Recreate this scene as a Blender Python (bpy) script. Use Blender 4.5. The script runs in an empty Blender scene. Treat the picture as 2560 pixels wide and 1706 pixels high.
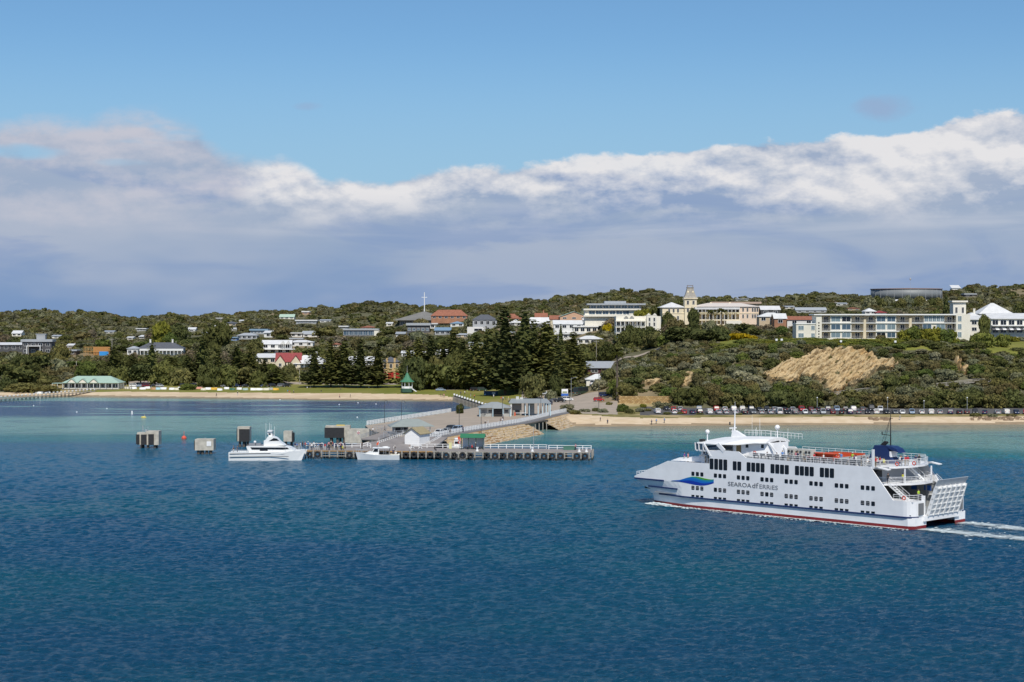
import bpy, bmesh, math, random
import numpy as np
from mathutils import Vector, Matrix, noise as mnoise
R = math.radians
random.seed(7)
NPR = np.random.RandomState(11)
scene = bpy.context.scene
COL = scene.collection

# ---------------------------------------------------------------- camera
FPX, CAMZ, HOR = 4275.0, 35.4, 800.0
cam_d = bpy.data.cameras.new('camera')
cam_d.sensor_width = 36.0
cam_d.lens = 36.0 * FPX / 2560.0
cam_d.shift_y = -(853.0 - HOR) / 2560.0
cam_d.clip_start = 1.0
cam_d.clip_end = 40000.0
cam = bpy.data.objects.new('camera', cam_d)
cam.location = (0, 0, CAMZ)
cam.rotation_euler = (R(90), 0, 0)
COL.objects.link(cam)
scene.camera = cam

# ---------------------------------------------------------------- light and exposure
SUN_EL, SUN_AZ = R(50), R(173)        # azimuth measured clockwise from +Y; the sun stands behind the camera
sun_dir = Vector((math.sin(SUN_AZ) * math.cos(SUN_EL), math.cos(SUN_AZ) * math.cos(SUN_EL), math.sin(SUN_EL)))
sun_d = bpy.data.lights.new('sun', 'SUN')
sun_d.energy = 3.3
sun_d.angle = R(0.5)
sun_d.color = (1.0, 0.95, 0.86)
sun = bpy.data.objects.new('sun', sun_d)
sun.rotation_euler = (-sun_dir).to_track_quat('-Z', 'Y').to_euler()
sun.location = (0, -50, 200)
COL.objects.link(sun)
vs = scene.view_settings
vs.view_transform = 'Standard'
vs.look = 'None'
EXPOSURE = 0.40
vs.exposure = EXPOSURE
vs.gamma = 1.0
vs.use_curve_mapping = False


def srgb(r, g, b):
    def f(c):
        c /= 255.0
        return c / 12.92 if c <= 0.04045 else ((c + 0.055) / 1.055) ** 2.4
    return (f(r), f(g), f(b))


# ---------------------------------------------------------------- node helpers
class X:
    """tiny expression wrapper that builds math nodes"""
    def __init__(s, nt, sock):
        s.nt, s.s = nt, sock

    def m(s, op, b=None, c=None):
        n = s.nt.nodes.new('ShaderNodeMath')
        n.operation = op
        for i, v in enumerate((s, b, c)):
            if v is None:
                continue
            if isinstance(v, X):
                s.nt.links.new(v.s, n.inputs[i])
            else:
                n.inputs[i].default_value = v
        return X(s.nt, n.outputs[0])

    def __add__(s, o): return s.m('ADD', o)
    def __radd__(s, o): return s.m('ADD', o)
    def __sub__(s, o): return s.m('SUBTRACT', o)
    def __rsub__(s, o): return (s * -1.0) + o
    def __mul__(s, o): return s.m('MULTIPLY', o)
    def __rmul__(s, o): return s.m('MULTIPLY', o)
    def __truediv__(s, o): return s.m('DIVIDE', o)
    def clamp(s): return s.m('MAXIMUM', 0.0).m('MINIMUM', 1.0)

    def smooth(s, a, b):
        n = s.nt.nodes.new('ShaderNodeMapRange')
        n.interpolation_type = 'SMOOTHSTEP'
        s.nt.links.new(s.s, n.inputs[0])
        n.inputs[1].default_value, n.inputs[2].default_value = a, b
        return X(s.nt, n.outputs[0])


def combine(nt, x, y, z=0.0):
    n = nt.nodes.new('ShaderNodeCombineXYZ')
    for i, v in enumerate((x, y, z)):
        if isinstance(v, X):
            nt.links.new(v.s, n.inputs[i])
        else:
            n.inputs[i].default_value = v
    return n.outputs[0]


def noise(nt, vec, scale=1.0, detail=4.0, rough=0.5, dist=0.0):
    n = nt.nodes.new('ShaderNodeTexNoise')
    if vec is not None:
        nt.links.new(vec, n.inputs['Vector'])
    n.inputs['Scale'].default_value = scale
    n.inputs['Detail'].default_value = detail
    n.inputs['Roughness'].default_value = rough
    n.inputs['Distortion'].default_value = dist
    return X(nt, n.outputs[0])


def mixc(nt, f, a, b, mode='MIX'):
    n = nt.nodes.new('ShaderNodeMix')
    n.data_type = 'RGBA'
    n.blend_type = mode
    for k, v in ((0, f), (6, a), (7, b)):
        if isinstance(v, X):
            nt.links.new(v.s, n.inputs[k])
        elif isinstance(v, bpy.types.NodeSocket):
            nt.links.new(v, n.inputs[k])
        elif k == 0:
            n.inputs[0].default_value = v
        else:
            n.inputs[k].default_value = (v[0], v[1], v[2], 1)
    return n.outputs[2]


def fcurve(nt, fac, pts):
    n = nt.nodes.new('ShaderNodeFloatCurve')
    nt.links.new(fac.s, n.inputs['Value'])
    cv = n.mapping.curves[0]
    n.mapping.use_clip = False
    for i, (a, b) in enumerate(pts):
        if i < 2:
            cv.points[i].location = (a, b)
        else:
            cv.points.new(a, b)
    n.mapping.update()
    return X(nt, n.outputs[0])


# ---------------------------------------------------------------- sky
world = bpy.data.worlds.new('World')
scene.world = world
world.use_nodes = True
nt = world.node_tree
nt.nodes.clear()
wo = nt.nodes.new('ShaderNodeOutputWorld')
bg = nt.nodes.new('ShaderNodeBackground')
nt.links.new(bg.outputs[0], wo.inputs[0])
sky = nt.nodes.new('ShaderNodeTexSky')
sky.sky_type = 'NISHITA'
sky.sun_disc = False
sky.sun_elevation = SUN_EL
sky.sun_rotation = SUN_AZ
sky.altitude = 0
sky.air_density = 1.0
sky.dust_density = 0.1
sky.ozone_density = 4.0
SKY_STRENGTH = 0.085
bg.inputs[1].default_value = SKY_STRENGTH
tc = nt.nodes.new('ShaderNodeTexCoord')
sp = nt.nodes.new('ShaderNodeSeparateXYZ')
nt.links.new(tc.outputs['Generated'], sp.inputs[0])
dx, dy, dz = (X(nt, sp.outputs[i]) for i in range(3))
az = dx.m('ARCTAN2', dy)
el = dz.m('ARCSINE')


def cl(px, y):        # photograph direction -> (curve position, elevation)
    return ((px - 1280) / FPX + 0.32) / 0.64, (HOR - y) / FPX


TOPS = [(-90, 330), (60, 320), (240, 310), (400, 298), (490, 304), (530, 352), (640, 384), (720, 392), (800, 436), (900, 440),
        (1010, 432), (1100, 424), (1250, 414), (1400, 398), (1560, 382), (1740, 362), (1900, 360), (2060, 360), (2200, 350), (2300, 330), (2420, 310), (2640, 305)]
t_az = ((az + 0.32) / 0.64).clamp()
top = fcurve(nt, t_az, [cl(a, b) for a, b in TOPS])
lit_az = fcurve(nt, t_az, [(0.0, .55), (cl(440, 0)[0], .60), (cl(560, 0)[0], .62), (cl(700, 0)[0], .95), (cl(1000, 0)[0], .95), (1.0, 1.0)])
soft = fcurve(nt, t_az, [(0.0, 1.0), (cl(600, 0)[0], 1.0), (cl(900, 0)[0], 0.25), (1.0, 0.0)])


def fb(sx, sy, ox, oy, detail, rough=0.55, dist=0.0):
    return noise(nt, combine(nt, (az + ox) * sx, (el + oy) * sy, 3.7), 1.0, detail, rough, dist)



e1 = fb(24, 44, 0.0, 0.0, 8, 0.60)
e2 = fb(24, 44, 0.0035, 0.0055, 8, 0.60)        # the same field a step towards the light
big = fb(7, 22, 1.3, 0.2, 3)
stre = fb(6, 62, 2.1, 0.5, 5, 0.55, 0.3)
# one small loose cloud fragment above the bank on the right, one on the left
def puff(px, y, rx, ry, amt):
    a0, e0 = (px - 1280) / FPX, (HOR - y) / FPX
    q = ((az - a0) / rx).m('POWER', 2.0) + ((el - e0) / ry).m('POWER', 2.0)
    return ((1.0 - q) + (e1 - 0.5) * 3.0).smooth(0.0, 1.3) * amt
edge = (top - el) + (e1 - 0.5) * 0.026 + (big - 0.5) * 0.010
dens = edge.m('DIVIDE', (soft * 0.010) + 0.0035).m('ADD', 0.25).smooth(0.0, 1.0)
gap = fb(9, 30, 5.0, 0.9, 4)                    # a few blue openings in the left bank
hole = (gap - 0.5).smooth(0.02, 0.12) * soft * (el - 0.075).smooth(0.0, 0.01) * 0.75
dens = dens * (1.0 - hole) * (1.0 - puff(90, 396, .030, .0050, .85)) * (1.0 - puff(330, 418, .018, .0030, .45))
depth = (top - el) * (1.0 / 0.060)
rel = (e1 - e2) * 3.6
crest = (1.0 - depth).clamp()
lit = (crest * 0.62 + rel * 0.9 + (big - 0.5) * 3.0 + (e1 - 0.5) * 0.7 + 0.22).clamp() * lit_az
lowmask = (el - 0.052 + (big - 0.5) * 0.03).smooth(-0.006, 0.024)
lit = lit * lowmask
band = (stre - 0.5).smooth(-0.05, 0.22) * (el - 0.050).smooth(-0.016, 0.012)
lit = (lit + band * 0.30 * (1.0 - lowmask * 0.6)).clamp()
ramp_low = el.smooth(0.0, 0.062)
K = 1.0 / SKY_STRENGTH / 2 ** EXPOSURE
def sc(c, k=1.0): return tuple(v * K * k for v in c)
lowc = mixc(nt, ramp_low, sc(srgb(121, 150, 192)), sc(srgb(156, 173, 198)))
lowc = mixc(nt, (big - 0.45).smooth(-0.12, 0.16) * 0.55, lowc, sc(srgb(180, 188, 204)))
lowc = mixc(nt, (fb(8, 34, 7.0, 1.4, 5, 0.55, 0.6) - 0.5).smooth(0.0, 0.16) * 0.45, lowc, sc(srgb(120, 148, 194)))
litc = mixc(nt, lit_az.smooth(0.55, 0.9), sc(srgb(208, 205, 213)), sc(srgb(229, 228, 230)))
cloud = mixc(nt, lit, lowc, litc)
skyt = mixc(nt, 1.0, sky.outputs[0], (0.60, 0.775, 0.88), 'MULTIPLY')
skyt = mixc(nt, (el * -1.0).smooth(-0.17, -0.075) * 0.6 * (el + 0.2).smooth(0.2, 0.25), skyt, sc(srgb(150, 186, 215)))
fr = puff(2200, 285, 0.022, 0.009, 0.75).m('MAXIMUM', puff(770, 272, 0.010, 0.003, 0.5))
skyt = mixc(nt, fr, skyt, sc(srgb(150, 172, 205)))
final = mixc(nt, dens, skyt, cloud)
nt.links.new(final, bg.inputs[0])

# ---------------------------------------------------------------- materials
MATS = {}


def mat(name, col, rough=0.6, metal=0.0, var=0.0, vscale=1.0, bump=0.0, bscale=4.0, spec=None, col2=None, coat=0.0, objcol=False):
    if name in MATS:
        return MATS[name]
    m = bpy.data.materials.new(name)
    m.use_nodes = True
    t = m.node_tree
    b = t.nodes['Principled BSDF']
    b.inputs['Roughness'].default_value = rough
    b.inputs['Metallic'].default_value = metal
    if spec is not None:
        b.inputs['Specular IOR Level'].default_value = spec
    if coat:
        b.inputs['Coat Weight'].default_value = coat
        b.inputs['Coat Roughness'].default_value = 0.08
    tcn = t.nodes.new('ShaderNodeTexCoord')
    base = None
    if objcol:
        oi = t.nodes.new('ShaderNodeObjectInfo')
        base = oi.outputs['Color']
    if var > 0:
        f = noise(t, tcn.outputs['Object'], vscale, 4, 0.6).smooth(0.25, 0.75)
        lo = tuple(c * (1 - var) for c in col)
        hi = col2 if col2 else tuple(min(1, c * (1 + var)) for c in col)
        c = mixc(t, f, lo, hi)
        if base is not None:
            c = mixc(t, 1.0, c, base, 'MULTIPLY')
        t.links.new(c, b.inputs['Base Color'])
    elif base is not None:
        t.links.new(base, b.inputs['Base Color'])
    else:
        b.inputs['Base Color'].default_value = (*col, 1)
    if bump > 0:
        h = noise(t, tcn.outputs['Object'], bscale, 4, 0.6)
        bn = t.nodes.new('ShaderNodeBump')
        bn.inputs['Strength'].default_value = 1.0
        bn.inputs['Distance'].default_value = bump
        t.links.new(h.s, bn.inputs['Height'])
        t.links.new(bn.outputs[0], b.inputs['Normal'])
    MATS[name] = m
    return m


# ---------------------------------------------------------------- mesh builder
class MB:
    def __init__(s, M=None):
        s.v, s.f, s.mi, s.M, s.cur = [], [], [], M, 0

    def add(s, vs_, fs):
        o = len(s.v)
        if s.M is not None:
            vs_ = [s.M @ Vector(p) for p in vs_]
        s.v.extend([tuple(p) for p in vs_])
        for f in fs:
            s.f.append(tuple(i + o for i in f))
            s.mi.append(s.cur)
        return s

    def box(s, c, d, rz=0.0, taper=1.0):
        x, y, z = d[0] / 2, d[1] / 2, d[2] / 2
        cr, sr = math.cos(rz), math.sin(rz)
        P = []
        for sz in (-1, 1):
            k = taper if sz > 0 else 1.0
            for sx, sy in ((-1, -1), (1, -1), (1, 1), (-1, 1)):
                a, b = sx * x * k, sy * y * k
                P.append((c[0] + a * cr - b * sr, c[1] + a * sr + b * cr, c[2] + sz * z))
        return s.add(P, [(3, 2, 1, 0), (4, 5, 6, 7), (0, 1, 5, 4), (1, 2, 6, 5), (2, 3, 7, 6), (3, 0, 4, 7)])

    def bb(s, a, b):
        return s.box(tuple((a[i] + b[i]) / 2 for i in range(3)), tuple(abs(b[i] - a[i]) for i in range(3)))

    def prism(s, poly, z0, z1):          # poly in xy (counter-clockwise), extruded in z
        n = len(poly)
        P = [(p[0], p[1], z0) for p in poly] + [(p[0], p[1], z1) for p in poly]
        F = [tuple(reversed(range(n))), tuple(range(n, 2 * n))]
        F += [(i, (i + 1) % n, n + (i + 1) % n, n + i) for i in range(n)]
        return s.add(P, F)

    def extr(s, poly, off):              # any planar polygon of 3-d points moved along off
        n = len(poly)
        off = Vector(off)
        P = [Vector(p) for p in poly] + [Vector(p) + off for p in poly]
        F = [tuple(reversed(range(n))), tuple(range(n, 2 * n))]
        F += [(i, (i + 1) % n, n + (i + 1) % n, n + i) for i in range(n)]
        return s.add(P, F)

    def tube(s, p0, p1, r0, r1=None, n=6):
        r1 = r0 if r1 is None else r1
        p0, p1 = Vector(p0), Vector(p1)
        d = p1 - p0
        if d.length < 1e-6:
            return s
        q = d.to_track_quat('Z', 'Y')
        P = []
        for p, r in ((p0, r0), (p1, r1)):
            for k in range(n):
                a = 2 * math.pi * k / n
                P.append(p + q @ Vector((r * math.cos(a), r * math.sin(a), 0)))
        F = [(k, (k + 1) % n, n + (k + 1) % n, n + k) for k in range(n)]
        F += [tuple(reversed(range(n))), tuple(range(n, 2 * n))]
        return s.add(P, F)

    def path(s, pts, r, n=5):
        for a, b in zip(pts[:-1], pts[1:]):
            s.tube(a, b, r, r, n)
        return s

    def bar(s, p0, p1, w, h):            # rectangular bar between two points
        p0, p1 = Vector(p0), Vector(p1)
        d = p1 - p0
        side = Vector((-d.y, d.x, 0))
        side = side.normalized() * w / 2 if side.length > 1e-6 else Vector((w / 2, 0, 0))
        up = d.cross(side)
        up = up.normalized() * h / 2 if up.length > 1e-6 else Vector((0, 0, h / 2))
        P = []
        for p in (p0, p1):
            P += [p - side - up, p + side - up, p + side + up, p - side + up]
        return s.add(P, [(3, 2, 1, 0), (4, 5, 6, 7), (0, 1, 5, 4), (1, 2, 6, 5), (2, 3, 7, 6), (3, 0, 4, 7)])

    def lathe(s, prof, n=12, c=(0, 0, 0), cap=True):
        P, F = [], []
        for r, z in prof:
            for k in range(n):
                a = 2 * math.pi * k / n
                P.append((c[0] + r * math.cos(a), c[1] + r * math.sin(a), c[2] + z))
        m = len(prof)
        for i in range(m - 1):
            for k in range(n):
                F.append((i * n + k, i * n + (k + 1) % n, (i + 1) * n + (k + 1) % n, (i + 1) * n + k))
        if cap:
            F.append(tuple(reversed(range(n))))
            F.append(tuple(range((m - 1) * n, m * n)))
        return s.add(P, F)

    def ball(s, c, r, n=8, m=6):
        r = r if isinstance(r, (tuple, list)) else (r, r, r)
        P, F = [(c[0], c[1], c[2] - r[2])], []
        for i in range(1, m):
            t = math.pi * i / m
            for k in range(n):
                a = 2 * math.pi * k / n
                P.append((c[0] + r[0] * math.sin(t) * math.cos(a), c[1] + r[1] * math.sin(t) * math.sin(a), c[2] - r[2] * math.cos(t)))
        P.append((c[0], c[1], c[2] + r[2]))
        L = len(P) - 1
        for k in range(n):
            F.append((0, 1 + (k + 1) % n, 1 + k))
            F.append((L, L - n + k, L - n + (k + 1) % n))
            for i in range(m - 2):
                F.append((1 + i * n + k, 1 + i * n + (k + 1) % n, 1 + (i + 1) * n + (k + 1) % n, 1 + (i + 1) * n + k))
        return s.add(P, F)

    def ring(s, c, R_, r, axis='y', n=12, m=6):
        P, F = [], []
        for i in range(n):
            a = 2 * math.pi * i / n
            for k in range(m):
                b = 2 * math.pi * k / m
                rr = R_ + r * math.cos(b)
                p = (rr * math.cos(a), r * math.sin(b), rr * math.sin(a))
                if axis == 'x':
                    p = (p[1], p[0], p[2])
                elif axis == 'z':
                    p = (p[0], p[2], p[1])
                P.append((c[0] + p[0], c[1] + p[1], c[2] + p[2]))
        for i in range(n):
            for k in range(m):
                F.append((i * m + k, ((i + 1) % n) * m + k, ((i + 1) % n) * m + (k + 1) % m, i * m + (k + 1) % m))
        return s.add(P, F)

    def loft(s, secs, closed=False, cap=True):   # list of sections with equal point counts
        n = len(secs[0])
        P = [p for sec in secs for p in sec]
        F = []
        rng = n if closed else n - 1
        for i in range(len(secs) - 1):
            for k in range(rng):
                F.append((i * n + k, i * n + (k + 1) % n, (i + 1) * n + (k + 1) % n, (i + 1) * n + k))
        if cap:
            F.append(tuple(reversed(range(n))))
            F.append(tuple(range((len(secs) - 1) * n, len(secs) * n)))
        return s.add(P, F)

    def mesh(s, name, mats, smooth=False):
        me = bpy.data.meshes.new(name)
        me.from_pydata(s.v, [], s.f)
        for m in (mats if isinstance(mats, (list, tuple)) else [mats]):
            me.materials.append(m)
        if any(s.mi):
            me.polygons.foreach_set('material_index', s.mi)
        me.update()
        bm = bmesh.new()
        bm.from_mesh(me)
        bmesh.ops.recalc_face_normals(bm, faces=bm.faces)
        bm.to_mesh(me)
        bm.free()
        if smooth:
            me.polygons.foreach_set('use_smooth', [True] * len(me.polygons))
        return me

    def build(s, name, mats, parent=None, smooth=False):
        return obj(name, s.mesh(name, mats, smooth), parent)


def obj(name, me, parent=None):
    o = bpy.data.objects.new(name, me)
    COL.objects.link(o)
    if parent is not None:
        o.parent = parent
    return o


def tag(o, label=None, cat=None, group=None, kind=None):
    if label: o['label'] = label
    if cat: o['category'] = cat
    if group: o['group'] = group
    if kind: o['kind'] = kind
    return o


def thing(name, label, cat, loc=(0, 0, 0), rz=0.0, group=None):
    o = bpy.data.objects.new(name, None)
    o.empty_display_size = 0.5
    COL.objects.link(o)
    o.location = loc
    o.rotation_euler = (0, 0, rz)
    return tag(o, label, cat, group)


def dup(root, loc, rz=0.0, label=None, scale=None, group=None, color=None):
    r = root.copy()
    COL.objects.link(r)
    r.location = loc
    r.rotation_euler = (0, 0, rz)
    if scale is not None:
        r.scale = (scale, scale, scale) if not isinstance(scale, tuple) else scale
    if label: r['label'] = label
    if group: r['group'] = group
    if color: r.color = color
    for ch in list(root.children):
        c = ch.copy()
        COL.objects.link(c)
        c.parent = r
        if color: c.color = color
        for g in ch.children:
            d = g.copy()
            COL.objects.link(d)
            d.parent = c
            if color: d.color = color
    return r


def P(px, py, d):                         # a photograph direction at a given distance from the camera
    return Vector(((px - 1280) * d / FPX, d, CAMZ - (py - HOR) * d / FPX))


def G(px, py, z=0.0):                     # where that direction meets the height z
    return P(px, py, FPX * (CAMZ - z) / (py - HOR))


def pxof(p):                              # for putting things in order from left to right
    return 1280 + FPX * p[0] / p[1], HOR + FPX * (CAMZ - p[2]) / p[1]


# shared materials
WHITE = mat('white_paint', (0.78, 0.78, 0.77), 0.45, var=0.06, vscale=0.6)
SHIPWHITE = mat('ship_white', (0.81, 0.81, 0.81), 0.35, var=0.055, vscale=0.35, bump=.02, bscale=.5)
GLASS = mat('dark_glass', (0.012, 0.015, 0.02), 0.12, spec=0.6)
GLASSB = mat('blue_glass', (0.06, 0.10, 0.14), 0.08, spec=0.8)
NAVY = mat('navy_paint', (0.012, 0.03, 0.11), 0.4)
BLACK = mat('black_rubber', (0.02, 0.02, 0.021), 0.7, var=0.3, vscale=2)
STEEL = mat('galvanised_steel', (0.42, 0.44, 0.46), 0.45, metal=0.3)
GREYPAINT = mat('grey_paint', (0.33, 0.34, 0.35), 0.5, var=0.08)
CONC = mat('concrete', (0.44, 0.41, 0.345), 0.85, var=0.22, vscale=0.7, bump=0.05)
ORANGE = mat('orange_plastic', (0.62, 0.09, 0.025), 0.5)
RED = mat('red_paint', (0.42, 0.02, 0.02), 0.45)
YELLOW = mat('yellow_paint', (0.62, 0.42, 0.03), 0.5)
DARK = mat('dark_interior', (0.03, 0.032, 0.035), 0.8)
# ================================================================ terrain
SKYL = [(-500, 780), (0, 785), (60, 783), (85, 778), (103, 776), (130, 784), (165, 792), (172, 787), (215, 786), (240, 786), (280, 788), (300, 796), (340, 800),
        (400, 792), (480, 793), (540, 787), (580, 791), (605, 782), (690, 780), (705, 784), (750, 776), (800, 775), (850, 772),
        (890, 761), (930, 759), (975, 763), (1030, 768), (1080, 766), (1120, 772), (1175, 763), (1210, 767), (1270, 758),
        (1335, 753), (1370, 755), (1400, 745), (1440, 742), (1480, 742), (1520, 738), (1545, 728), (1565, 727), (1590, 731), (1640, 729),
        (1680, 741), (1720, 748), (1900, 749), (1960, 744), (2040, 738), (2090, 739), (2170, 745), (2200, 748), (2340, 740), (2365, 730), (2400, 720),
        (2470, 722), (2540, 718), (2560, 720), (3100, 720)]
SHORE = [(-600, 800), (0, 787), (230, 790), (500, 776), (800, 757), (1000, 753), (1110, 746), (1136, 742), (1210, 690), (1245, 640), (1385, 572), (1500, 567), (1800, 573), (2560, 578), (3200, 585)]
SX, SY = [a for a, _ in SHORE], [b for _, b in SHORE]
KX, KY = [a for a, _ in SKYL], [b for _, b in SKYL]


def skyz(px, y_add=5.0, d=1600.0):
    return CAMZ + (HOR - (np.interp(px, KX, KY) + y_add)) * d / FPX


PROF = {   # px column: (distance, ground height) pairs behind the waterline
    -600: [(15, 1.5), (50, 2.5), (100, 6), (160, 12), (260, 18), (450, 26)],
    0: [(16, 1.5), (43, 2.3), (90, 5), (140, 11), (215, 15.5), (400, 22), (600, 28)],
    300: [(18, 1.7), (45, 2.4), (95, 5), (150, 11), (205, 15.5), (380, 23), (580, 30)],
    600: [(26, 1.8), (90, 2.6), (130, 5), (190, 11), (270, 17.5), (380, 22.5), (600, 31)],
    900: [(30, 1.9), (120, 3.0), (170, 6), (230, 13), (330, 20), (430, 26), (600, 33)],
    1100: [(20, 2.0), (90, 3.0), (130, 5), (190, 13), (260, 20), (390, 29), (560, 35)],
    1230: [(4, 2.2), (110, 3.0), (190, 6), (260, 15), (330, 23), (420, 31), (600, 37)],
    1400: [(10, 2.6), (30, 3.2), (160, 4), (220, 8), (290, 14), (390, 24), (520, 33)],
    1500: [(10, 1.6), (22, 2.6), (85, 4), (160, 9), (230, 15), (330, 25), (450, 33)],
    1580: [(12, 1.8), (25, 2.3), (75, 3.5), (110, 12), (170, 18), (240, 24), (360, 31), (480, 35)],
    1720: [(12, 1.8), (27, 2.2), (66, 2.5), (84, 6), (120, 19.5), (150, 25), (220, 28), (340, 31.5), (520, 37)],
    1900: [(12, 1.8), (27, 2.2), (66, 2.4), (78, 5), (122, 24.2), (140, 25.8), (220, 27.5), (330, 31.5), (520, 38)],
    2300: [(12, 1.8), (27, 2.2), (66, 2.4), (78, 5), (124, 24.0), (140, 25.6), (220, 27.5), (330, 32), (520, 40)],
    2600: [(12, 1.8), (27, 2.2), (66, 2.4), (80, 5), (126, 22.5), (145, 25.0), (220, 27), (330, 32), (520, 40)],
    3200: [(12, 1.8), (27, 2.2), (66, 2.4), (80, 5), (126, 22.5), (145, 25.0), (220, 27), (330, 32), (520, 40)],
}
PCOLS = sorted(PROF)
DG = np.concatenate([np.arange(520, 860, 2.0), np.arange(860, 1100, 4.0), np.arange(1100, 1700, 10.0), np.arange(1700, 2700, 50.0)])
CG = np.arange(-560, 3150, 8.0)


def column(px):
    sh = np.interp(px, SX, SY)
    sk = skyz(px)
    i = max(0, min(len(PCOLS) - 2, int(np.searchsorted(PCOLS, px)) - 1))
    a, b = PCOLS[i], PCOLS[i + 1]
    w = (px - a) / (b - a)
    w = w * w * (3 - 2 * w)

    def one(k):
        pr = [(-60, -5), (-10, -1.0), (0, 0)] + PROF[k]
        return np.interp(DG - sh, [p[0] for p in pr], [p[1] for p in pr])
    z = one(a) * (1 - w) + one(b) * w
    m = np.clip((DG - 1150) / 450.0, 0, 1)
    m = m * m * (3 - 2 * m)
    z = z * (1 - m) + sk * m
    tail = np.clip((DG - 1660) / 900.0, 0, 1)
    return z - tail * tail * 60


ZG = np.array([column(c) for c in CG])          # [column, row]


def bumpz(X_, Y_, amp):
    return amp * mnoise.fractal(Vector((X_ * .03, Y_ * .02, 0)), 0.9, 2.0, 3)


for i, c in enumerate(CG):                        # dune and garden relief away from the built flat ground
    for j, d in enumerate(DG):
        z = ZG[i, j]
        if z > 4:
            k = min(1.0, (z - 4) / 8.0) * (0.9 + max(0, (d - 1000)) * 0.0035)
            ZG[i, j] = z + bumpz((c - 1280) * d / FPX, d, k)


def tz(X_, Y_):
    """ground height at a world position"""
    px = 1280 + FPX * X_ / Y_
    fi = min(max((px - CG[0]) / 8.0, 0), len(CG) - 1.001)
    i = int(fi)
    fi -= i
    j = int(np.searchsorted(DG, Y_)) - 1
    j = min(max(j, 0), len(DG) - 2)
    fj = min(max((Y_ - DG[j]) / (DG[j + 1] - DG[j]), 0), 1)
    return float((ZG[i, j] * (1 - fj) + ZG[i, j + 1] * fj) * (1 - fi) + (ZG[i + 1, j] * (1 - fj) + ZG[i + 1, j + 1] * fj) * fi)


def on_ground(px, py, d0=560, d1=1900):
    """first distance at which the line through a photograph point meets the terrain"""
    d = d0
    while d < d1:
        p = P(px, py, d)
        if p.z <= tz(p.x, p.y):
            return p
        d += 1.5
    return P(px, py, d1)


def ground_mat(name, c1, c2, scale, c3=None, bump=0.12):
    m = bpy.data.materials.new(name)
    m.use_nodes = True
    t = m.node_tree
    b = t.nodes['Principled BSDF']
    b.inputs['Roughness'].default_value = 0.95
    b.inputs['Specular IOR Level'].default_value = 0.15
    g = t.nodes.new('ShaderNodeNewGeometry')
    f = noise(t, g.outputs['Position'], scale, 6, 0.6)
    col = mixc(t, f.smooth(0.35, 0.65), c1, c2)
    if c3:
        f2 = noise(t, g.outputs['Position'], scale * 0.17, 3, 0.5)
        col = mixc(t, f2.smooth(0.48, 0.66), col, c3)
    t.links.new(col, b.inputs['Base Color'])
    if bump:
        bn = t.nodes.new('ShaderNodeBump')
        bn.inputs['Distance'].default_value = bump
        t.links.new(noise(t, g.outputs['Position'], scale * 3, 4, 0.6).s, bn.inputs['Height'])
        t.links.new(bn.outputs[0], b.inputs['Normal'])
    return m


M_SAND = ground_mat('beach_sand', (0.56, 0.43, 0.28), (0.64, 0.51, 0.355), 0.25, (0.52, 0.40, 0.26))
M_WET = ground_mat('wet_sand', (0.27, 0.20, 0.125), (0.33, 0.25, 0.16), 0.3)
M_LAWN = ground_mat('lawn_grass', (0.15, 0.165, 0.030), (0.20, 0.195, 0.045), 0.08, (0.25, 0.215, 0.07))
M_DRY = ground_mat('dune_grass', (0.12, 0.115, 0.032), (0.26, 0.215, 0.085), 0.35, (0.40, 0.31, 0.16))
M_SCRUB = ground_mat('scrub_ground', (0.095, 0.092, 0.050), (0.14, 0.13, 0.075), 0.07, (0.26, 0.20, 0.12))
M_ASPH = ground_mat('asphalt', (0.085, 0.083, 0.082), (0.115, 0.11, 0.106), 0.3, bump=0.02)
M_ROAD = ground_mat('road_surface', (0.33, 0.28, 0.225), (0.39, 0.325, 0.26), 0.2, bump=0.02)
M_ROCK = ground_mat('sandstone', (0.36, 0.25, 0.12), (0.52, 0.39, 0.22), 0.5, (0.30, 0.17, 0.07), bump=0.5)

ZONE_MATS = {'beach': M_SAND, 'wet_sand': M_WET, 'lawn': M_LAWN, 'dune_grass': M_DRY, 'hillside': M_SCRUB, 'car_park': M_ASPH, 'road': M_ROAD, 'seabed': M_SAND}


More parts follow.
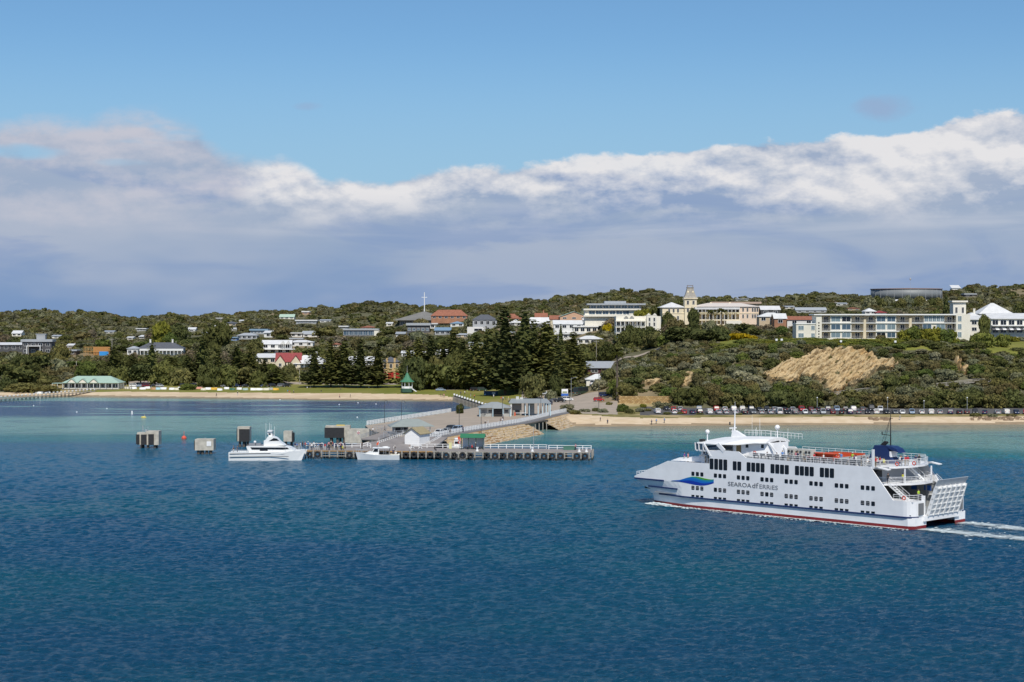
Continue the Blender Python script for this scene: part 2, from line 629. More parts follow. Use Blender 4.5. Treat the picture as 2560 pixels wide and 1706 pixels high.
def zone(px, d, z):
    sh = float(np.interp(px, SX, SY))
    s = d - sh
    n = mnoise.noise(Vector(((px - 1280) * d / FPX * .06, d * .08, 5)))
    if z < -0.25:
        return 'seabed'
    if px > 1385:
        if s < 3.5:
            return 'wet_sand'
        if s < 15 + 4 * n + (4 if px < 1600 else 0):
            return 'beach'
        if px < 1500 and s < 34 and px < 1470 + 30 * n:
            return 'dune_grass' if s < 24 + 5 * n else 'road'
        if s < 25.5 + 1.0 * n:
            return 'dune_grass'
        if s < 66 and px > 1600:
            return 'car_park'
        if px <= 1640 and d < 650:
            return 'road' if px < 1545 else 'dune_grass'
        if d < 690 and px < 1500:
            return 'road'
        return 'hillside' if not (d > 697 and d < 742 and px > 1800) else 'lawn'
    if px > 1240:
        if s < 2:
            return 'wet_sand'
        if d < 755 and px > 1300:
            return 'road'
        return 'lawn' if d < 830 else 'hillside'
    if s < 4:
        return 'wet_sand'
    w = float(np.interp(px, [-500, 0, 300, 600, 900, 1100, 1150, 1240], [13, 14, 16, 24, 28, 18, 4, 2]))
    if s < w + 3 * n:
        return 'beach'
    if px < 215:
        return 'hillside' if px < 120 or d > 850 else 'dune_grass'
    if px < 1110:
        r0 = float(np.interp(px, [200, 600, 1100], [846, 866, 850]))
        if d < r0:
            return 'lawn'
        if d < r0 + 16:
            return 'road'
        if d < r0 + 50 and px > 690:
            return 'lawn'
        return 'hillside'
    if d < 800:
        return 'lawn'
    if d < 815:
        return 'road'
    return 'lawn' if d < 835 else 'hillside'


zfaces = {k: [] for k in ZONE_MATS}
nC, nD = len(CG), len(DG)
for i in range(nC - 1):
    for j in range(nD - 1):
        z = (ZG[i, j] + ZG[i + 1, j + 1]) / 2
        if z < -3 and DG[j] < 800:
            continue
        zfaces[zone(CG[i] + 4, (DG[j] + DG[j + 1]) / 2, z)].append((i * nD + j, (i + 1) * nD + j, (i + 1) * nD + j + 1, i * nD + j + 1))
XYZ = np.zeros((nC * nD, 3))
XYZ[:, 0] = ((CG[:, None] - 1280) * DG[None, :] / FPX).ravel()
XYZ[:, 1] = np.tile(DG, nC)
XYZ[:, 2] = ZG.ravel()
for k, fs in zfaces.items():
    if not fs:
        continue
    fa = np.array(fs)
    used = np.unique(fa)
    remap = np.zeros(nC * nD, int)
    remap[used] = np.arange(len(used))
    me = bpy.data.meshes.new(k)
    me.from_pydata(XYZ[used].tolist(), [], remap[fa].tolist())
    me.materials.append(ZONE_MATS[k])
    me.polygons.foreach_set('use_smooth', [True] * len(me.polygons))
    me.update()
    tag(obj(k, me), kind='structure')

# far land behind the ridge is out of sight; the sea reaches the horizon on both sides
# ================================================================ water
def water_material():
    m = bpy.data.materials.new('sea_water')
    m.use_nodes = True
    t = m.node_tree
    b = t.nodes['Principled BSDF']
    g = t.nodes.new('ShaderNodeNewGeometry')
    s_ = t.nodes.new('ShaderNodeSeparateXYZ')
    t.links.new(g.outputs['Position'], s_.inputs[0])
    x, y = X(t, s_.outputs[0]), X(t, s_.outputs[1])
    n_big = noise(t, combine(t, x * 0.010, y * 0.012), 1.0, 4, 0.55)
    n_mid = noise(t, combine(t, x * 0.018, y * 0.07, 4.0), 1.0, 4, 0.55)
    n_fin = noise(t, combine(t, x * 0.05, y * 0.16, 9.0), 1.0, 3, 0.5)
    warp = (n_big - 0.5) * 60.0 + (n_fin - 0.5) * 14.0
    # where the bottom rises: the edge of the deep channel runs from left to right towards the camera
    edge = 497.0 - (x + 30.0).m('MAXIMUM', 0.0) * 0.40 + warp * 0.35
    sh = y - edge                                     # metres landward of the edge
    deep = mixc(t, (n_big - 0.5).smooth(-0.12, 0.12), (0.0050, 0.052, 0.114), (0.0055, 0.072, 0.112))
    deep = mixc(t, (300.0 - y).smooth(0.0, 150.0) * 0.5, deep, (0.0056, 0.044, 0.084))
    deep = mixc(t, (y - 300.0).smooth(0.0, 130.0) * 0.7, deep, (0.0055, 0.090, 0.170))
    teal = (0.012, 0.135, 0.150)
    pale = (0.150, 0.285, 0.265)
    c = mixc(t, sh.smooth(-12.0, 8.0), deep, teal)
    c = mixc(t, (sh + (n_mid - 0.5) * 60.0).smooth(10.0, 60.0), c, pale)
    # sandy shallows along the beaches
    xs = x
    shoreR = 572.0 + (x - 30.0).m('MAXIMUM', 0.0) * 0.035
    sandR = (y - shoreR + 44.0 + (n_mid - 0.5) * 26.0).smooth(0.0, 36.0) * (x - 10.0).smooth(0.0, 6.0)
    shoreL = 757.0 - (x + 85.0) * 0.24
    sandL = (y - shoreL + 15.0 + (n_mid - 0.5) * 14.0).smooth(0.0, 14.0) * (0.0 - x).smooth(0.0, 8.0)
    c = mixc(t, sandR.m('MAXIMUM', sandL) * 0.85, c, (0.235, 0.215, 0.135))
    # sea-grass beds: dark patches lying in long streaks on the left, a few thin ones on the right
    bedL = ((n_mid - 0.44 + (y - 700.0).smooth(-60.0, 30.0) * 0.06).smooth(-0.05, 0.05)) * (y - 600.0 + (n_big - 0.5) * 160.0).smooth(0.0, 50.0) * (748.0 - y - x * 0.02).smooth(0.0, 14.0) * (10.0 - x).smooth(0.0, 20.0)
    bedL2 = (n_fin - 0.56).smooth(0.0, 0.08) * (y - 505.0).smooth(0.0, 20.0) * 0.45
    n_thin = noise(t, combine(t, x * 0.03, y * 0.22, 2.0), 1.0, 3, 0.5)
    bedR = (n_thin - 0.60).smooth(0.0, 0.05) * (y - 480.0).smooth(0.0, 12.0) * (548.0 - y).smooth(0.0, 8.0) * (x - 0.0).smooth(0.0, 20.0)
    c = mixc(t, bedL.m('MAXIMUM', bedL2).m('MAXIMUM', bedR * 0.8) * 0.95, c, (0.012, 0.042, 0.120))
    t.links.new(c, b.inputs['Base Color'])
    b.inputs['Roughness'].default_value = 0.16
    b.inputs['IOR'].default_value = 1.21
    # wind ripples too fine to build
    v1 = combine(t, x * 0.9, y * 1.5, 0.0)
    h = noise(t, v1, 1.0, 5, 0.68) * 0.46 + noise(t, combine(t, x * 0.30, y * 0.50, 7.0), 1.0, 3, 0.6) * 0.48
    bn = t.nodes.new('ShaderNodeBump')
    bn.inputs['Distance'].default_value = 1.0
    calm = (y - 520.0).smooth(0.0, 150.0)
    t.links.new((1.0 - calm * 0.35).s, bn.inputs['Strength'])
    t.links.new(h.s, bn.inputs['Height'])
    t.links.new(bn.outputs[0], b.inputs['Normal'])
    return m


M_SEA = water_material()
# the near sea carries real waves; its grid gets wider with distance
rows = [110.0]
while rows[-1] < 560:
    rows.append(rows[-1] + max(0.33, rows[-1] ** 2 / (FPX * CAMZ) * 0.95))
rows = np.array(rows)
cols = np.concatenate([np.arange(-1000, -200, 14.0), np.arange(-200, 2770, 5.0), np.arange(2770, 3600, 14.0)])
XX = (cols[:, None] - 1280) * rows[None, :] / FPX
YY = np.broadcast_to(rows[None, :], XX.shape)
ZZ = np.zeros_like(XX)
SPR = np.gradient(rows)
for k in range(72):
    lam = 10 ** NPR.uniform(math.log10(0.8), math.log10(4.2))
    th = NPR.normal(math.radians(80), 0.55)
    kk = 2 * math.pi / lam
    amp = 0.0082 * lam ** 0.6
    ph = NPR.uniform(0, 6.283)
    wob = 1.2 * np.sin(XX * 0.021 * NPR.uniform(.5, 1.5) + YY * 0.017 * NPR.uniform(.5, 1.5) + ph * 2)
    arg = kk * (XX * math.cos(th) + YY * math.sin(th)) + ph + wob
    ZZ += amp * np.clip(lam / (2.2 * SPR) - .4, 0, 1)[None, :] * (np.sin(arg) + 0.28 * np.sin(2 * arg + 0.6))
fade = np.clip((556 - YY) / 100.0, 0, 1) * np.clip((YY - 110) / 20, 0, 1)
ZZ *= 0.25 + 0.75 * fade
ZZ[:, -1] = 0
ZZ[:, 0] = 0
ZZ[0, :] = 0
ZZ[-1, :] = 0
nr, nc = len(rows), len(cols)
vv = np.stack([XX, YY, ZZ], -1).reshape(-1, 3)
ii = (np.arange(nc - 1)[:, None] * nr + np.arange(nr - 1)[None, :]).ravel()
ff = np.stack([ii, ii + nr, ii + nr + 1, ii + 1], -1)
# a ring of flat sea joins the waves to the horizon
base = len(vv)
c0, c1 = (cols[0] - 1280) / FPX, (cols[-1] - 1280) / FPX
r0, r1 = rows[0], rows[-1]
BIG = 15000.0
ext = [(c0 * r0, r0, 0), (c1 * r0, r0, 0), (c1 * r1, r1, 0), (c0 * r1, r1, 0), (-BIG, -BIG, 0), (BIG, -BIG, 0), (BIG, BIG, 0), (-BIG, BIG, 0)]
me = bpy.data.meshes.new('sea')
allf = ff.tolist() + [tuple(base + q for q in f) for f in ((4, 5, 1, 0), (5, 6, 2, 1), (6, 7, 3, 2), (7, 4, 0, 3))]
me.from_pydata(vv.tolist() + ext, [], allf)
me.materials.append(M_SEA)
me.polygons.foreach_set('use_smooth', [True] * len(me.polygons))
me.update()
sea = tag(obj('sea', me), kind='structure')
# ================================================================ car ferry (u: stern to bow, v: port to starboard)
FS = Vector((67.3, 287.2, 0))
FM = Matrix(((-.7062, .708, 0, FS.x), (.708, .7062, 0, FS.y), (0, 0, 1, 0), (0, 0, 0, 1)))
BEAM = 17.7
ferry = thing('car_ferry', 'large white car ferry with a blue and green wave emblem on its side', 'ferry')
ferry.matrix_world = FM


def fw(u, v, z):
    return FM @ Vector((u, v, z))


def mirror(p):
    return (p[0], BEAM - p[1], p[2])


def lerp_tab(tab, u):
    return float(np.interp(u, [a for a, _ in tab], [b for _, b in tab]))


# ---- the two hulls below the rubbing strake, then the topsides
WINB = []
US = [0.0, .35, 1.0, 2.0, 4, 12, 24, 36, 44, 48, 51, 54, 56, 57.3, 58.4]


def hull_secs(side):
    secs = []
    for u in US:
        t = max(0, (u - 44) / 14.4)
        inset = 0.06 + 1.9 * t ** 1.7 + (0.75 * (1 - u / 1.0) if u < 1.0 else 0)
        wid = 3.5 * (1 - t ** 2.2) + 0.12
        rake = 0 if u < 50 else 1.0
        top_v = max(0.5 + 1.2 * t ** 2, 0) - 0.35
        a = [(u, inset + 0.35, -0.9), (u, inset, 0.0), (u, inset, 0.62), (u + .15 * rake, inset - .02, 1.2), (u + .45 * rake, inset - 0.04 * (1 - t), 2.03),
             (u + .45 * rake, inset + wid, 2.03), (u, inset + wid * .95, 0.62), (u, inset + wid * .9, 0.0), (u, inset + wid * .7, -0.9)]
        secs.append([(p[0], p[1] if side == 0 else BEAM - p[1], p[2]) for p in a])
    return secs


RED_BOOT = mat('boot_red', (0.20, 0.012, 0.014), 0.5, var=0.25, vscale=.3)
for side in (0, 1):
    secs = hull_secs(side)
    lo, hi = MB(), MB()
    lo.loft([[s[1], s[2], s[6], s[7], s[8], s[0]] for s in secs], closed=True)
    hi.loft([[s[2], s[3], s[4], s[5], s[6]] for s in secs], closed=True)
    hi.build('hull', SHIPWHITE, ferry)
    lo.build('boot_topping', RED_BOOT, ferry)

# ---- topsides: side wall outline from the strake to the upper deck, one piece a side
def plan(u, z):
    """how far the side wall lies inboard: flat amidships, drawn in towards the bow, more so low down"""
    t = max(0.0, (u - 46) / 16.5)
    low = max(0.0, min(1.0, (4.75 - z) / 2.75))
    k = 0.45 * t ** 2.0 + low * 1.5 * max(0.0, (u - 50) / 12.5) ** 0.75
    if u < 1.8:
        q = (1.8 - u) / 1.8
        k = 1.8 * (1 - math.sqrt(max(0.0, 1 - min(1, q) ** 2)))
    return k


def topz(u):
    return lerp_tab([(0, 4.77), (3.8, 4.77), (7.8, 9.53), (7.81, 9.53), (8.2, 10.2), (43.3, 10.2), (43.31, 8.66), (53.5, 8.57), (62.2, 5.12), (63, 5.0)], u)


def stem(z):       # where the bow ends at each height
    return lerp_tab([(2.03, 58.6), (3.4, 60.4), (4.72, 62.0), (5.2, 62.2)], z)


UU = sorted(set([0, .12, .35, .7, 1.2, 1.8, 3.8, 5.3, 6.2, 7.8, 8.2] + list(range(9, 43, 2)) + [43.3, 43.31, 45, 46.2, 47, 48, 49, 50, 51, 52, 53.5, 55, 57, 58.6, 60, 61, 62.2]))
for side in (0, 1):
    mb = MB()
    Vt, F = [], []
    ZL = [0.0, .14, .30, .50, .6]
    fr_z = []
    for u in UU:
        tz_ = topz(u)
        colz = [2.03, 2.75, 3.6, 4.72, 4.80] + [4.80 + (tz_ - 4.80) * q for q in (.25, .5, .75, 1.0)] if tz_ > 4.9 else [2.03, 2.75, 3.6, 4.5, 4.6] + [4.6 + (tz_ - 4.6) * q for q in (.25, .5, .75, 1.0)]
        for z in colz:
            uu = min(u, stem(z))
            v = plan(uu, z)
            Vt.append((uu, v if side == 0 else BEAM - v, z))
    n = 9
    for i in range(len(UU) - 1):
        for k in range(n - 1):
            F.append((i * n + k, (i + 1) * n + k, (i + 1) * n + k + 1, i * n + k + 1))
    # inner skin gives the plating its thickness
    o = len(Vt)
    Vt += [(p[0] - (.25 if p[0] > 60 else 0) + (0.2 if p[0] < .5 else 0), p[1] + (.22 if side == 0 else -.22), p[2] - 0.0) for p in Vt]
    F += [tuple(q + o for q in reversed(f)) for f in F]
    for i in range(len(UU) - 1):
        a, b = i * n + n - 1, (i + 1) * n + n - 1
        F.append((a, b, b + o, a + o))
        a, b = i * n, (i + 1) * n
        F.append((a, a + o, b + o, b))
    for k in range(n - 1):
        F.append((k, k + 1, k + 1 + o, k + o))
        a = (len(UU) - 1) * n
        F.append((a + k, a + k + o, a + k + 1 + o, a + k + 1))
    mb.add(Vt, F)
    mb.build('side_wall', SHIPWHITE, ferry)
    # rubbing strakes
    for z, ua, ub, h in ((2.08, 0.0, 56.3, .26), (3.40, 51.1, 58.8, .26), (4.76, 54.4, 62.15, .28)):
        st = MB()
        pts = [ua + (ub - ua) * q / 40 for q in range(41)] if ua > 1 else [0, .12, .35, .7, 1.2, 1.8] + [1.8 + (ub - 1.8) * q / 30 for q in range(1, 31)]
        secs = []
        for u in pts:
            uu = min(u, stem(z))
            v = plan(uu, z)
            s4 = [(uu, v - .20, z - h / 2), (uu, v - .20, z + h / 2), (uu, v + .05, z + h / 2), (uu, v + .05, z - h / 2)]
            secs.append([(p[0], p[1] if side == 0 else BEAM - p[1], p[2]) for p in s4])
        st.loft(secs, closed=True)
        st.build('rubbing_strake', NAVY, ferry)

# ---- decks, cross structure, superstructure front
DECK = mat('deck_grey', (0.27, 0.29, 0.31), 0.7, var=0.12, vscale=.6)
d = MB()
d.bb((.6, .3, 2.35), (57, BEAM - .3, 2.5))
d.build('vehicle_deck', DECK, ferry)
d = MB()
d.bb((1.0, 3.2, 1.25), (56, BEAM - 3.2, 2.3))
d.bb((-.35, 3.2, 1.3), (1.0, BEAM - 3.2, 2.2))
d.build('cross_deck', SHIPWHITE, ferry)
d = MB()
d.bb((6.3, .26, 9.95), (46.0, BEAM - .26, 10.12))
d.build('upper_deck', DECK, ferry)
# foredeck and sloping bow cover
d = MB()
secs = []
for u in (45.9, 50, 53.4, 56, 59, 61.8):
    z = topz(u) - .18
    v = plan(u, 6) + .2
    secs.append([(u, v, z), (u, BEAM - v, z), (u, BEAM - v, z - .15), (u, v, z - .15)])
d.loft(secs, closed=True)
d.build('bow_cover', SHIPWHITE, ferry)
# chamfered front of the passenger decks and wheelhouse
d = MB()
d.prism([(43.3, .02), (46.9, 2.0), (47.9, 5.5), (47.9, BEAM - 5.5), (46.9, BEAM - 2.0), (43.3, BEAM - .02)], 8.4, 11.0)
d.build('forward_superstructure', SHIPWHITE, ferry)
# breakwater bulwark on the foredeck
d = MB()
d.add([(53.2, .6, 8.62), (46.6, 2.2, 8.75), (46.6, 2.2, 9.75), (53.2, 3.2, 9.05)], [(0, 1, 2, 3)])
d.extr([(46.7, 4.2, 8.5), (52.2, 4.2, 8.5), (52.2, 4.2, 8.95), (46.7, 4.2, 9.75)], (0, .12, 0))
for u in (47.4, 49.0, 50.6):
    d.bar((u, 4.0, 8.5), (u, 4.0, 9.2), .14, .14)
d.bar((46.6, 4.15, 9.8), (52.4, 4.15, 9.0), .5, .12)
d.build('bow_bulwark', SHIPWHITE, ferry)
d = MB()
d.extr([(46.5, 8.0, 10.2), (51.0, 8.0, 9.95), (51.0, 8.0, 10.1), (46.5, 8.0, 12.1)], (0, 3.0, 0))
d.build('bow_visor_arm', SHIPWHITE, ferry)

# ---- windows, each a part with its frame recessed into the plating
def window_mesh(w, h, name, bars=0):
    m = MB()
    r = min(w, h) * .18
    pts = []
    for cx, cz, a0 in ((w / 2 - r, h / 2 - r, 0), (-w / 2 + r, h / 2 - r, 90), (-w / 2 + r, -h / 2 + r, 180), (w / 2 - r, -h / 2 + r, 270)):
        for q in (0, 45, 90):
            a = R(a0 + q)
            pts.append((cx + r * math.cos(a), 0, cz + r * math.sin(a)))
    m.extr(pts, (0, .05, 0))
    return m.mesh(name, GLASS)


wm_big = window_mesh(.88, 1.66, 'window')
wm_tall = window_mesh(.88, 2.0, 'window')
wm_sm = window_mesh(.72, .76, 'window')
wm_low = window_mesh(.72, .34, 'window')
slat = MB()
slat.bb((-.34, .012, -.014), (.34, .03, .014))
slat_me = slat.mesh('louvre_bar', SHIPWHITE)


def put_win(me_, u, z, side, bars=0, v=None):
    vv_ = plan(u, z) if v is None else v
    y = vv_ - .03 if side == 0 else BEAM - vv_ - .02
    o = obj('window', me_, ferry)
    o.location = (u, y, z)
    for b in range(bars):
        s = obj('louvre_bar', slat_me, o)
        s.location = (0, -.03 if side == 0 else .05, (-.14, .14)[b])
    return o


for side in (0, 1):
    for g, (u0, n) in enumerate(((37.87, 2), (34.7, 4), (29.35, 4), (24.0, 4), (18.7, 3))):
        for k in range(n):
            put_win(wm_big, u0 - .44 - 1.045 * k, 8.63, side)
    for k in range(6):
        u = 45.38 - .44 - 1.066 * k
        if u < 43.3:
            put_win(wm_tall, u, 8.65, side)
        else:
            o = put_win(wm_tall, u, 9.45, side, v=(u - 43.3) * .55)
            o.scale = (.9, 1, .78)
            o.rotation_euler.z = .503 if side == 0 else -.503
    for g in range(8):
        u0 = 47.6 - 5.335 * g
        for k in range(3):
            u = u0 - .36 - 1.065 * k
            put_win(wm_sm, u, 6.55, side)
            ob = (g, k) in ((1, 0), (3, 1), (7, 2))
            put_win(wm_sm, u, 3.92, side, 0 if ob else 2)
            put_win(wm_low, u, 2.42, side)
# anchor in its recess, name panel
d = MB()
for du in (0.0, .75):
    d.extr([(58.9 + du - .35, 1.0, 2.9), (58.9 + du + .35, 1.0, 2.9), (59.0 + du + .06, 1.0, 4.15), (59.0 + du - .06, 1.0, 4.15)], (0, .5, 0))
d.build('anchor', BLACK, ferry)
d = MB()
d.bb((59.2, .42, 5.15), (60.5, .62, 5.65))
d.build('name_panel', WHITE, ferry)
d = MB()
d.bb((60.25, .40, 5.18), (60.45, .62, 5.6))
d.bb((59.25, .40, 5.15), (60.45, .62, 5.22))
d.build('fairlead', DARK, ferry)


# ---- emblem: green, teal and blue blades of a wave, and the lettering
def blade(name, up, lo, m, off):
    mb = MB()
    secs = []
    for q in range(len(up)):
        (u, z1), (_, z0) = up[q], lo[q]
        secs.append([(u, -off, z0), (u, -off, z1), (u, .03, z1), (u, .03, z0)])
    mb.loft(secs, closed=True)
    return mb.build(name, m, ferry)


def curve(pts, us):
    return [(u, float(np.interp(-u, [-p[0] for p in pts], [p[1] for p in pts]))) for u in us]


ue = [52.5, 51.5, 50.5, 49.5, 48.5, 47.5, 46.5, 45.5, 44.5, 43.5, 42.9, 42.3]
tp = [(52.5, 4.92), (50.5, 5.15), (49.3, 5.5), (48.2, 5.85), (47.2, 6.05), (46.0, 6.05), (45, 5.93), (44, 5.78), (43, 5.74), (42.3, 5.82)]
gl = [(52.5, 4.92), (50.5, 5.15), (49.3, 5.5), (48.2, 5.85), (47.3, 5.98), (46.3, 5.88), (45.5, 5.7), (44.5, 5.55), (43.4, 5.55), (42.3, 5.80)]
tl = [(52.5, 4.92), (50.5, 5.14), (49.3, 5.48), (48.2, 5.72), (47.2, 5.72), (46.2, 5.52), (45.2, 5.32), (44.2, 5.22), (43.2, 5.25), (42.3, 5.45)]
bl = [(52.5, 4.92), (50.5, 5.0), (49.3, 5.12), (48.2, 5.25), (47.2, 5.2), (46.2, 5.05), (45.2, 4.9), (44.2, 4.9), (43.2, 5.08), (42.3, 5.3)]
dl = [(52.5, 4.90), (50.5, 4.84), (49.3, 4.74), (48.2, 4.62), (47.2, 4.52), (46.2, 4.44), (45.2, 4.44), (44.2, 4.55), (43.2, 4.8), (42.3, 5.1)]
blade('emblem_green_blade', curve(tp, ue), curve(gl, ue), mat('emblem_green', (0.08, 0.33, 0.012), .4), .030)
blade('emblem_teal_blade', curve(gl, ue), curve(tl, ue), mat('emblem_teal', (0.015, 0.22, 0.36), .4), .026)
blade('emblem_blue_blade', curve(tl, ue), curve(bl, ue), mat('emblem_blue', (0.008, 0.13, 0.50), .4), .030)
blade('emblem_navy_blade', curve(bl, ue), curve(dl, ue), mat('emblem_navy', (0.006, 0.035, 0.33), .4), .026)


def lettering(txt, u0, z0, size, m, side=0, parent=ferry, width=1.0, name='lettering', shear=0.0, off=-.035, fit=None):
    cu = bpy.data.curves.new(name, 'FONT')
    cu.body = txt
    cu.size = size
    cu.extrude = .01
    cu.shear = shear
    cu.resolution_u = 3
    o = bpy.data.objects.new('tmp', cu)
    me = bpy.data.meshes.new_from_object(o)
    bpy.data.objects.remove(o)
    me.materials.clear()
    me.materials.append(m)
    if fit:
        xs = [v.co.x for v in me.vertices]
        width = fit / (max(xs) - min(xs))
    t = obj(name, me, parent)
    # text runs towards the stern on the port side (left to right as seen from the sea)
    t.matrix_local = Matrix.Translation((u0, off, z0)) @ Matrix(((-1, 0, 0, 0), (0, 0, -1, 0), (0, 1, 0, 0), (0, 0, 0, 1))) @ Matrix.Diagonal((width, 1, 1, 1))
    return t


INK = mat('lettering_grey', (0.10, 0.105, 0.115), .5)
INK2 = mat('lettering_light_grey', (0.19, 0.20, 0.215), .5)
lettering('SEAROA', 39.0, 4.86, 1.10, INK, fit=5.3)
lettering('d', 33.5, 4.86, 1.24, INK, fit=.68)
lettering('f', 32.65, 4.86, 1.42, INK2, fit=.62)
lettering('ERRiES', 31.9, 4.86, 1.10, INK2, fit=4.05)
lettering('SORRENTO', 58.6, 5.22, .42, INK2, width=.8, off=.30)

# ---- stern: ramp, blocks, platforms, stairs
d = MB()
prof = [(-.15, 2.15), (-.55, 3.3), (-1.05, 4.8), (-1.55, 6.2), (-1.85, 7.2), (-2.5, 8.35)]
rv0, rv1 = 4.05, 13.65
d.loft([[(u, rv0, z), (u, rv1, z), (u + .18, rv1, z + .02), (u + .18, rv0, z + .02)] for u, z in prof[:5]], closed=True)
ramp = d.build('stern_ramp', WHITE, ferry)
d = MB()
d.loft([[(u, rv0 - .1, z), (u, rv1 + .1, z), (u + .1, rv1 + .1, z + .03), (u + .1, rv0 - .1, z + .03)] for u, z in prof[4:]], closed=True)
d.build('ramp_flap', mat('flap_grey', (.52, .53, .54), .5, var=.08), ramp)
for q in np.linspace(0.0, 1.0, 6):
    z = 2.3 + q * 4.55
    u = float(np.interp(z, [p[1] for p in prof], [p[0] for p in prof]))
    d = MB()
    d.bb((u - .34, rv0, z - .10), (u + .02, rv1, z + .10))
    d.build('ramp_rib', WHITE, ramp)
for v in np.linspace(rv0 + .1, rv1 - .1, 7):
    d = MB()
    for (ua, za), (ub, zb) in zip(prof[:4], prof[1:5]):
        d.bar((ua - .24, v, za), (ub - .24, v, zb), .20, .46)
    d.build('ramp_stiffener', WHITE, ramp)
for side in (0, 1):
    d = MB()
    vs_ = [(3.6, 0.95), (.9, .95)]
    a = [(.12, 1.45, 2.1), (-.05, 3.6, 2.1), (-.05, 3.6, 4.75), (.12, 1.45, 4.75)]
    a = a if side == 0 else [mirror(p) for p in a]
    d.extr(a, (.2, 0, 0))
    b = [(.3, .5, 4.62), (.1, 3.6, 4.62), (5.6, 3.6, 4.62), (5.6, .25, 4.62)]
    b = b if side == 0 else [mirror(p) for p in b]
    d.extr(b, (0, 0, .12))
    d.build('quarter_block', SHIPWHITE, ferry)
    d = MB()
    c = [(-.12, 1.75, 2.4), (-.12, 3.3, 2.4), (-.12, 3.3, 4.4), (-.12, 1.75, 4.4)]
    c = c if side == 0 else [mirror(p) for p in c]
    d.extr(c, (.10, 0, 0))
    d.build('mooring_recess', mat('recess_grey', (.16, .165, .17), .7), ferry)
    d = MB()
    vv_ = 3.6 if side == 0 else BEAM - 3.6
    d.bb((-.15, vv_ - .12, 2.2), (.5, vv_ + .12, 5.6))
    d.build('ramp_post', SHIPWHITE, ferry)


def rail(name, pts, h=1.0, bars=3, sp=1.5, r=.028, parent=ferry, m=WHITE):
    """a ship's rail along a polyline: posts and bars in one part"""
    mb = MB()
    for a, b in zip(pts[:-1], pts[1:]):
        a, b = Vector(a), Vector(b)
        n = max(1, int(round((b - a).length / sp)))
        for k in range(n + 1):
            p = a.lerp(b, k / n)
            mb.tube(p, p + Vector((0, 0, h)), r, r, 4)
        for q in range(bars):
            z = Vector((0, 0, h * (q + 1) / bars))
            mb.tube(a + z, b + z, r * (1.25 if q == bars - 1 else .8), None, 4)
    return mb.build(name, m, parent)


rail('deck_rail', [(34.9, .12, 10.2), (8.3, .12, 10.2)], 1.05, 3, 1.45, .035)
rail('deck_rail', [(34.9, BEAM - .12, 10.2), (8.3, BEAM - .12, 10.2)], 1.15, 3, 1.45, .03)
rail('bow_rail', [(61.6, .5, 5.2), (62.0, 4.0, 5.2), (59.8, 4.0, 6.1)], .85, 3, 1.0, .035)
rail('quarter_rail', [(4.0, .35, 4.77), (1.6, .4, 4.77), (.5, 1.2, 4.77), (.25, 3.4, 4.77)], 1.0, 3, 1.0, .035)
rail('quarter_rail', [(4.0, BEAM - .35, 4.77), (1.6, BEAM - .4, 4.77), (.5, BEAM - 1.2, 4.77), (.25, BEAM - 3.4, 4.77)], 1.0, 3, 1.0, .035)


def platform(name, pts, z, th=.35):
    mb = MB()
    poly = pts + [mirror((p[0], p[1], 0))[:2] for p in reversed(pts)]
    mb.prism([(p[0], p[1]) for p in poly][::-1], z - th, z)
    return mb.build(name, SHIPWHITE, ferry), poly


def edge_pts(pts, z):
    return [(p[0] + .1, p[1] + .05, z) for p in pts] + [mirror((p[0] + .1, p[1] + .05, z)) for p in reversed(pts)]


up_pts = [(9.0, 1.2), (7.2, 1.6), (5.6, 3.6), (4.7, 6.2), (4.5, 8.85)]
platform('upper_aft_platform', up_pts, 10.2)
rail('platform_rail', edge_pts(up_pts, 10.2), 1.05, 4, 1.3, .035)
lo_pts = [(9.0, .8), (7.0, 1.3), (5.1, 3.0), (3.6, 5.5), (3.0, 8.85)]
platform('lower_aft_platform', lo_pts, 7.35)
rail('platform_rail', edge_pts(lo_pts, 7.35), 1.05, 4, 1.3, .035)
for side in (0, 1):
    d = MB()
    a = [(5.0, .05, 9.75), (6.9, .05, 10.05), (6.9, 1.25, 10.05), (5.0, 1.25, 9.75)]
    a = a if side == 0 else [mirror(p) for p in a]
    d.extr(a, (0, 0, .14))
    d.build('wing_plate', WHITE, ferry)
    if side == 0:
        d = MB()
        d.bb((7.7, .05, 9.9), (8.1, .35, 13.2))
        d.build('light_post', SHIPWHITE, ferry)
    d = MB()
    vv_ = 4.6 if side == 0 else BEAM - 4.6
    d.bb((4.3, vv_ - .1, 7.35), (4.5, vv_ + .1, 9.85))
    d.build('platform_post', SHIPWHITE, ferry)
# house walls under the platforms; shade is painted into the aft wall's grey
SHADEW = mat('stern_house_shade', (0.42, 0.43, 0.45), .6)
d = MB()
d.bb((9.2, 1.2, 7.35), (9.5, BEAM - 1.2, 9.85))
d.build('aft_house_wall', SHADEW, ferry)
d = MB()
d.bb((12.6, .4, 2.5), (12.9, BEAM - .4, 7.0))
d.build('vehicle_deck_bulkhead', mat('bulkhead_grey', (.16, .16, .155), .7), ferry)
d = MB()
d.bb((2.0, BEAM - 3.0, 2.5), (12.6, BEAM - 2.7, 7.0))
for u in (2.6, 4.4, 6.2, 8.0, 9.8):
    d.bb((u, BEAM - 3.2, 2.5), (u + .2, BEAM - 3.0, 7.0))
d.build('inner_side_wall', mat('inner_wall', (.30, .31, .31), .7), ferry)
d = MB()
for u in (3.0, 5.4, 8.0):
    d.bb((u, BEAM - 3.06, 5.3), (u + 1.4, BEAM - 3.0, 6.2))
d.build('blue_notice_panel', mat('sign_blue', (.02, .10, .38), .5), ferry)
d = MB()
d.bb((8.3, 2.0, 7.5), (9.15, 3.6, 9.4))
d.build('doorway', DARK, ferry)


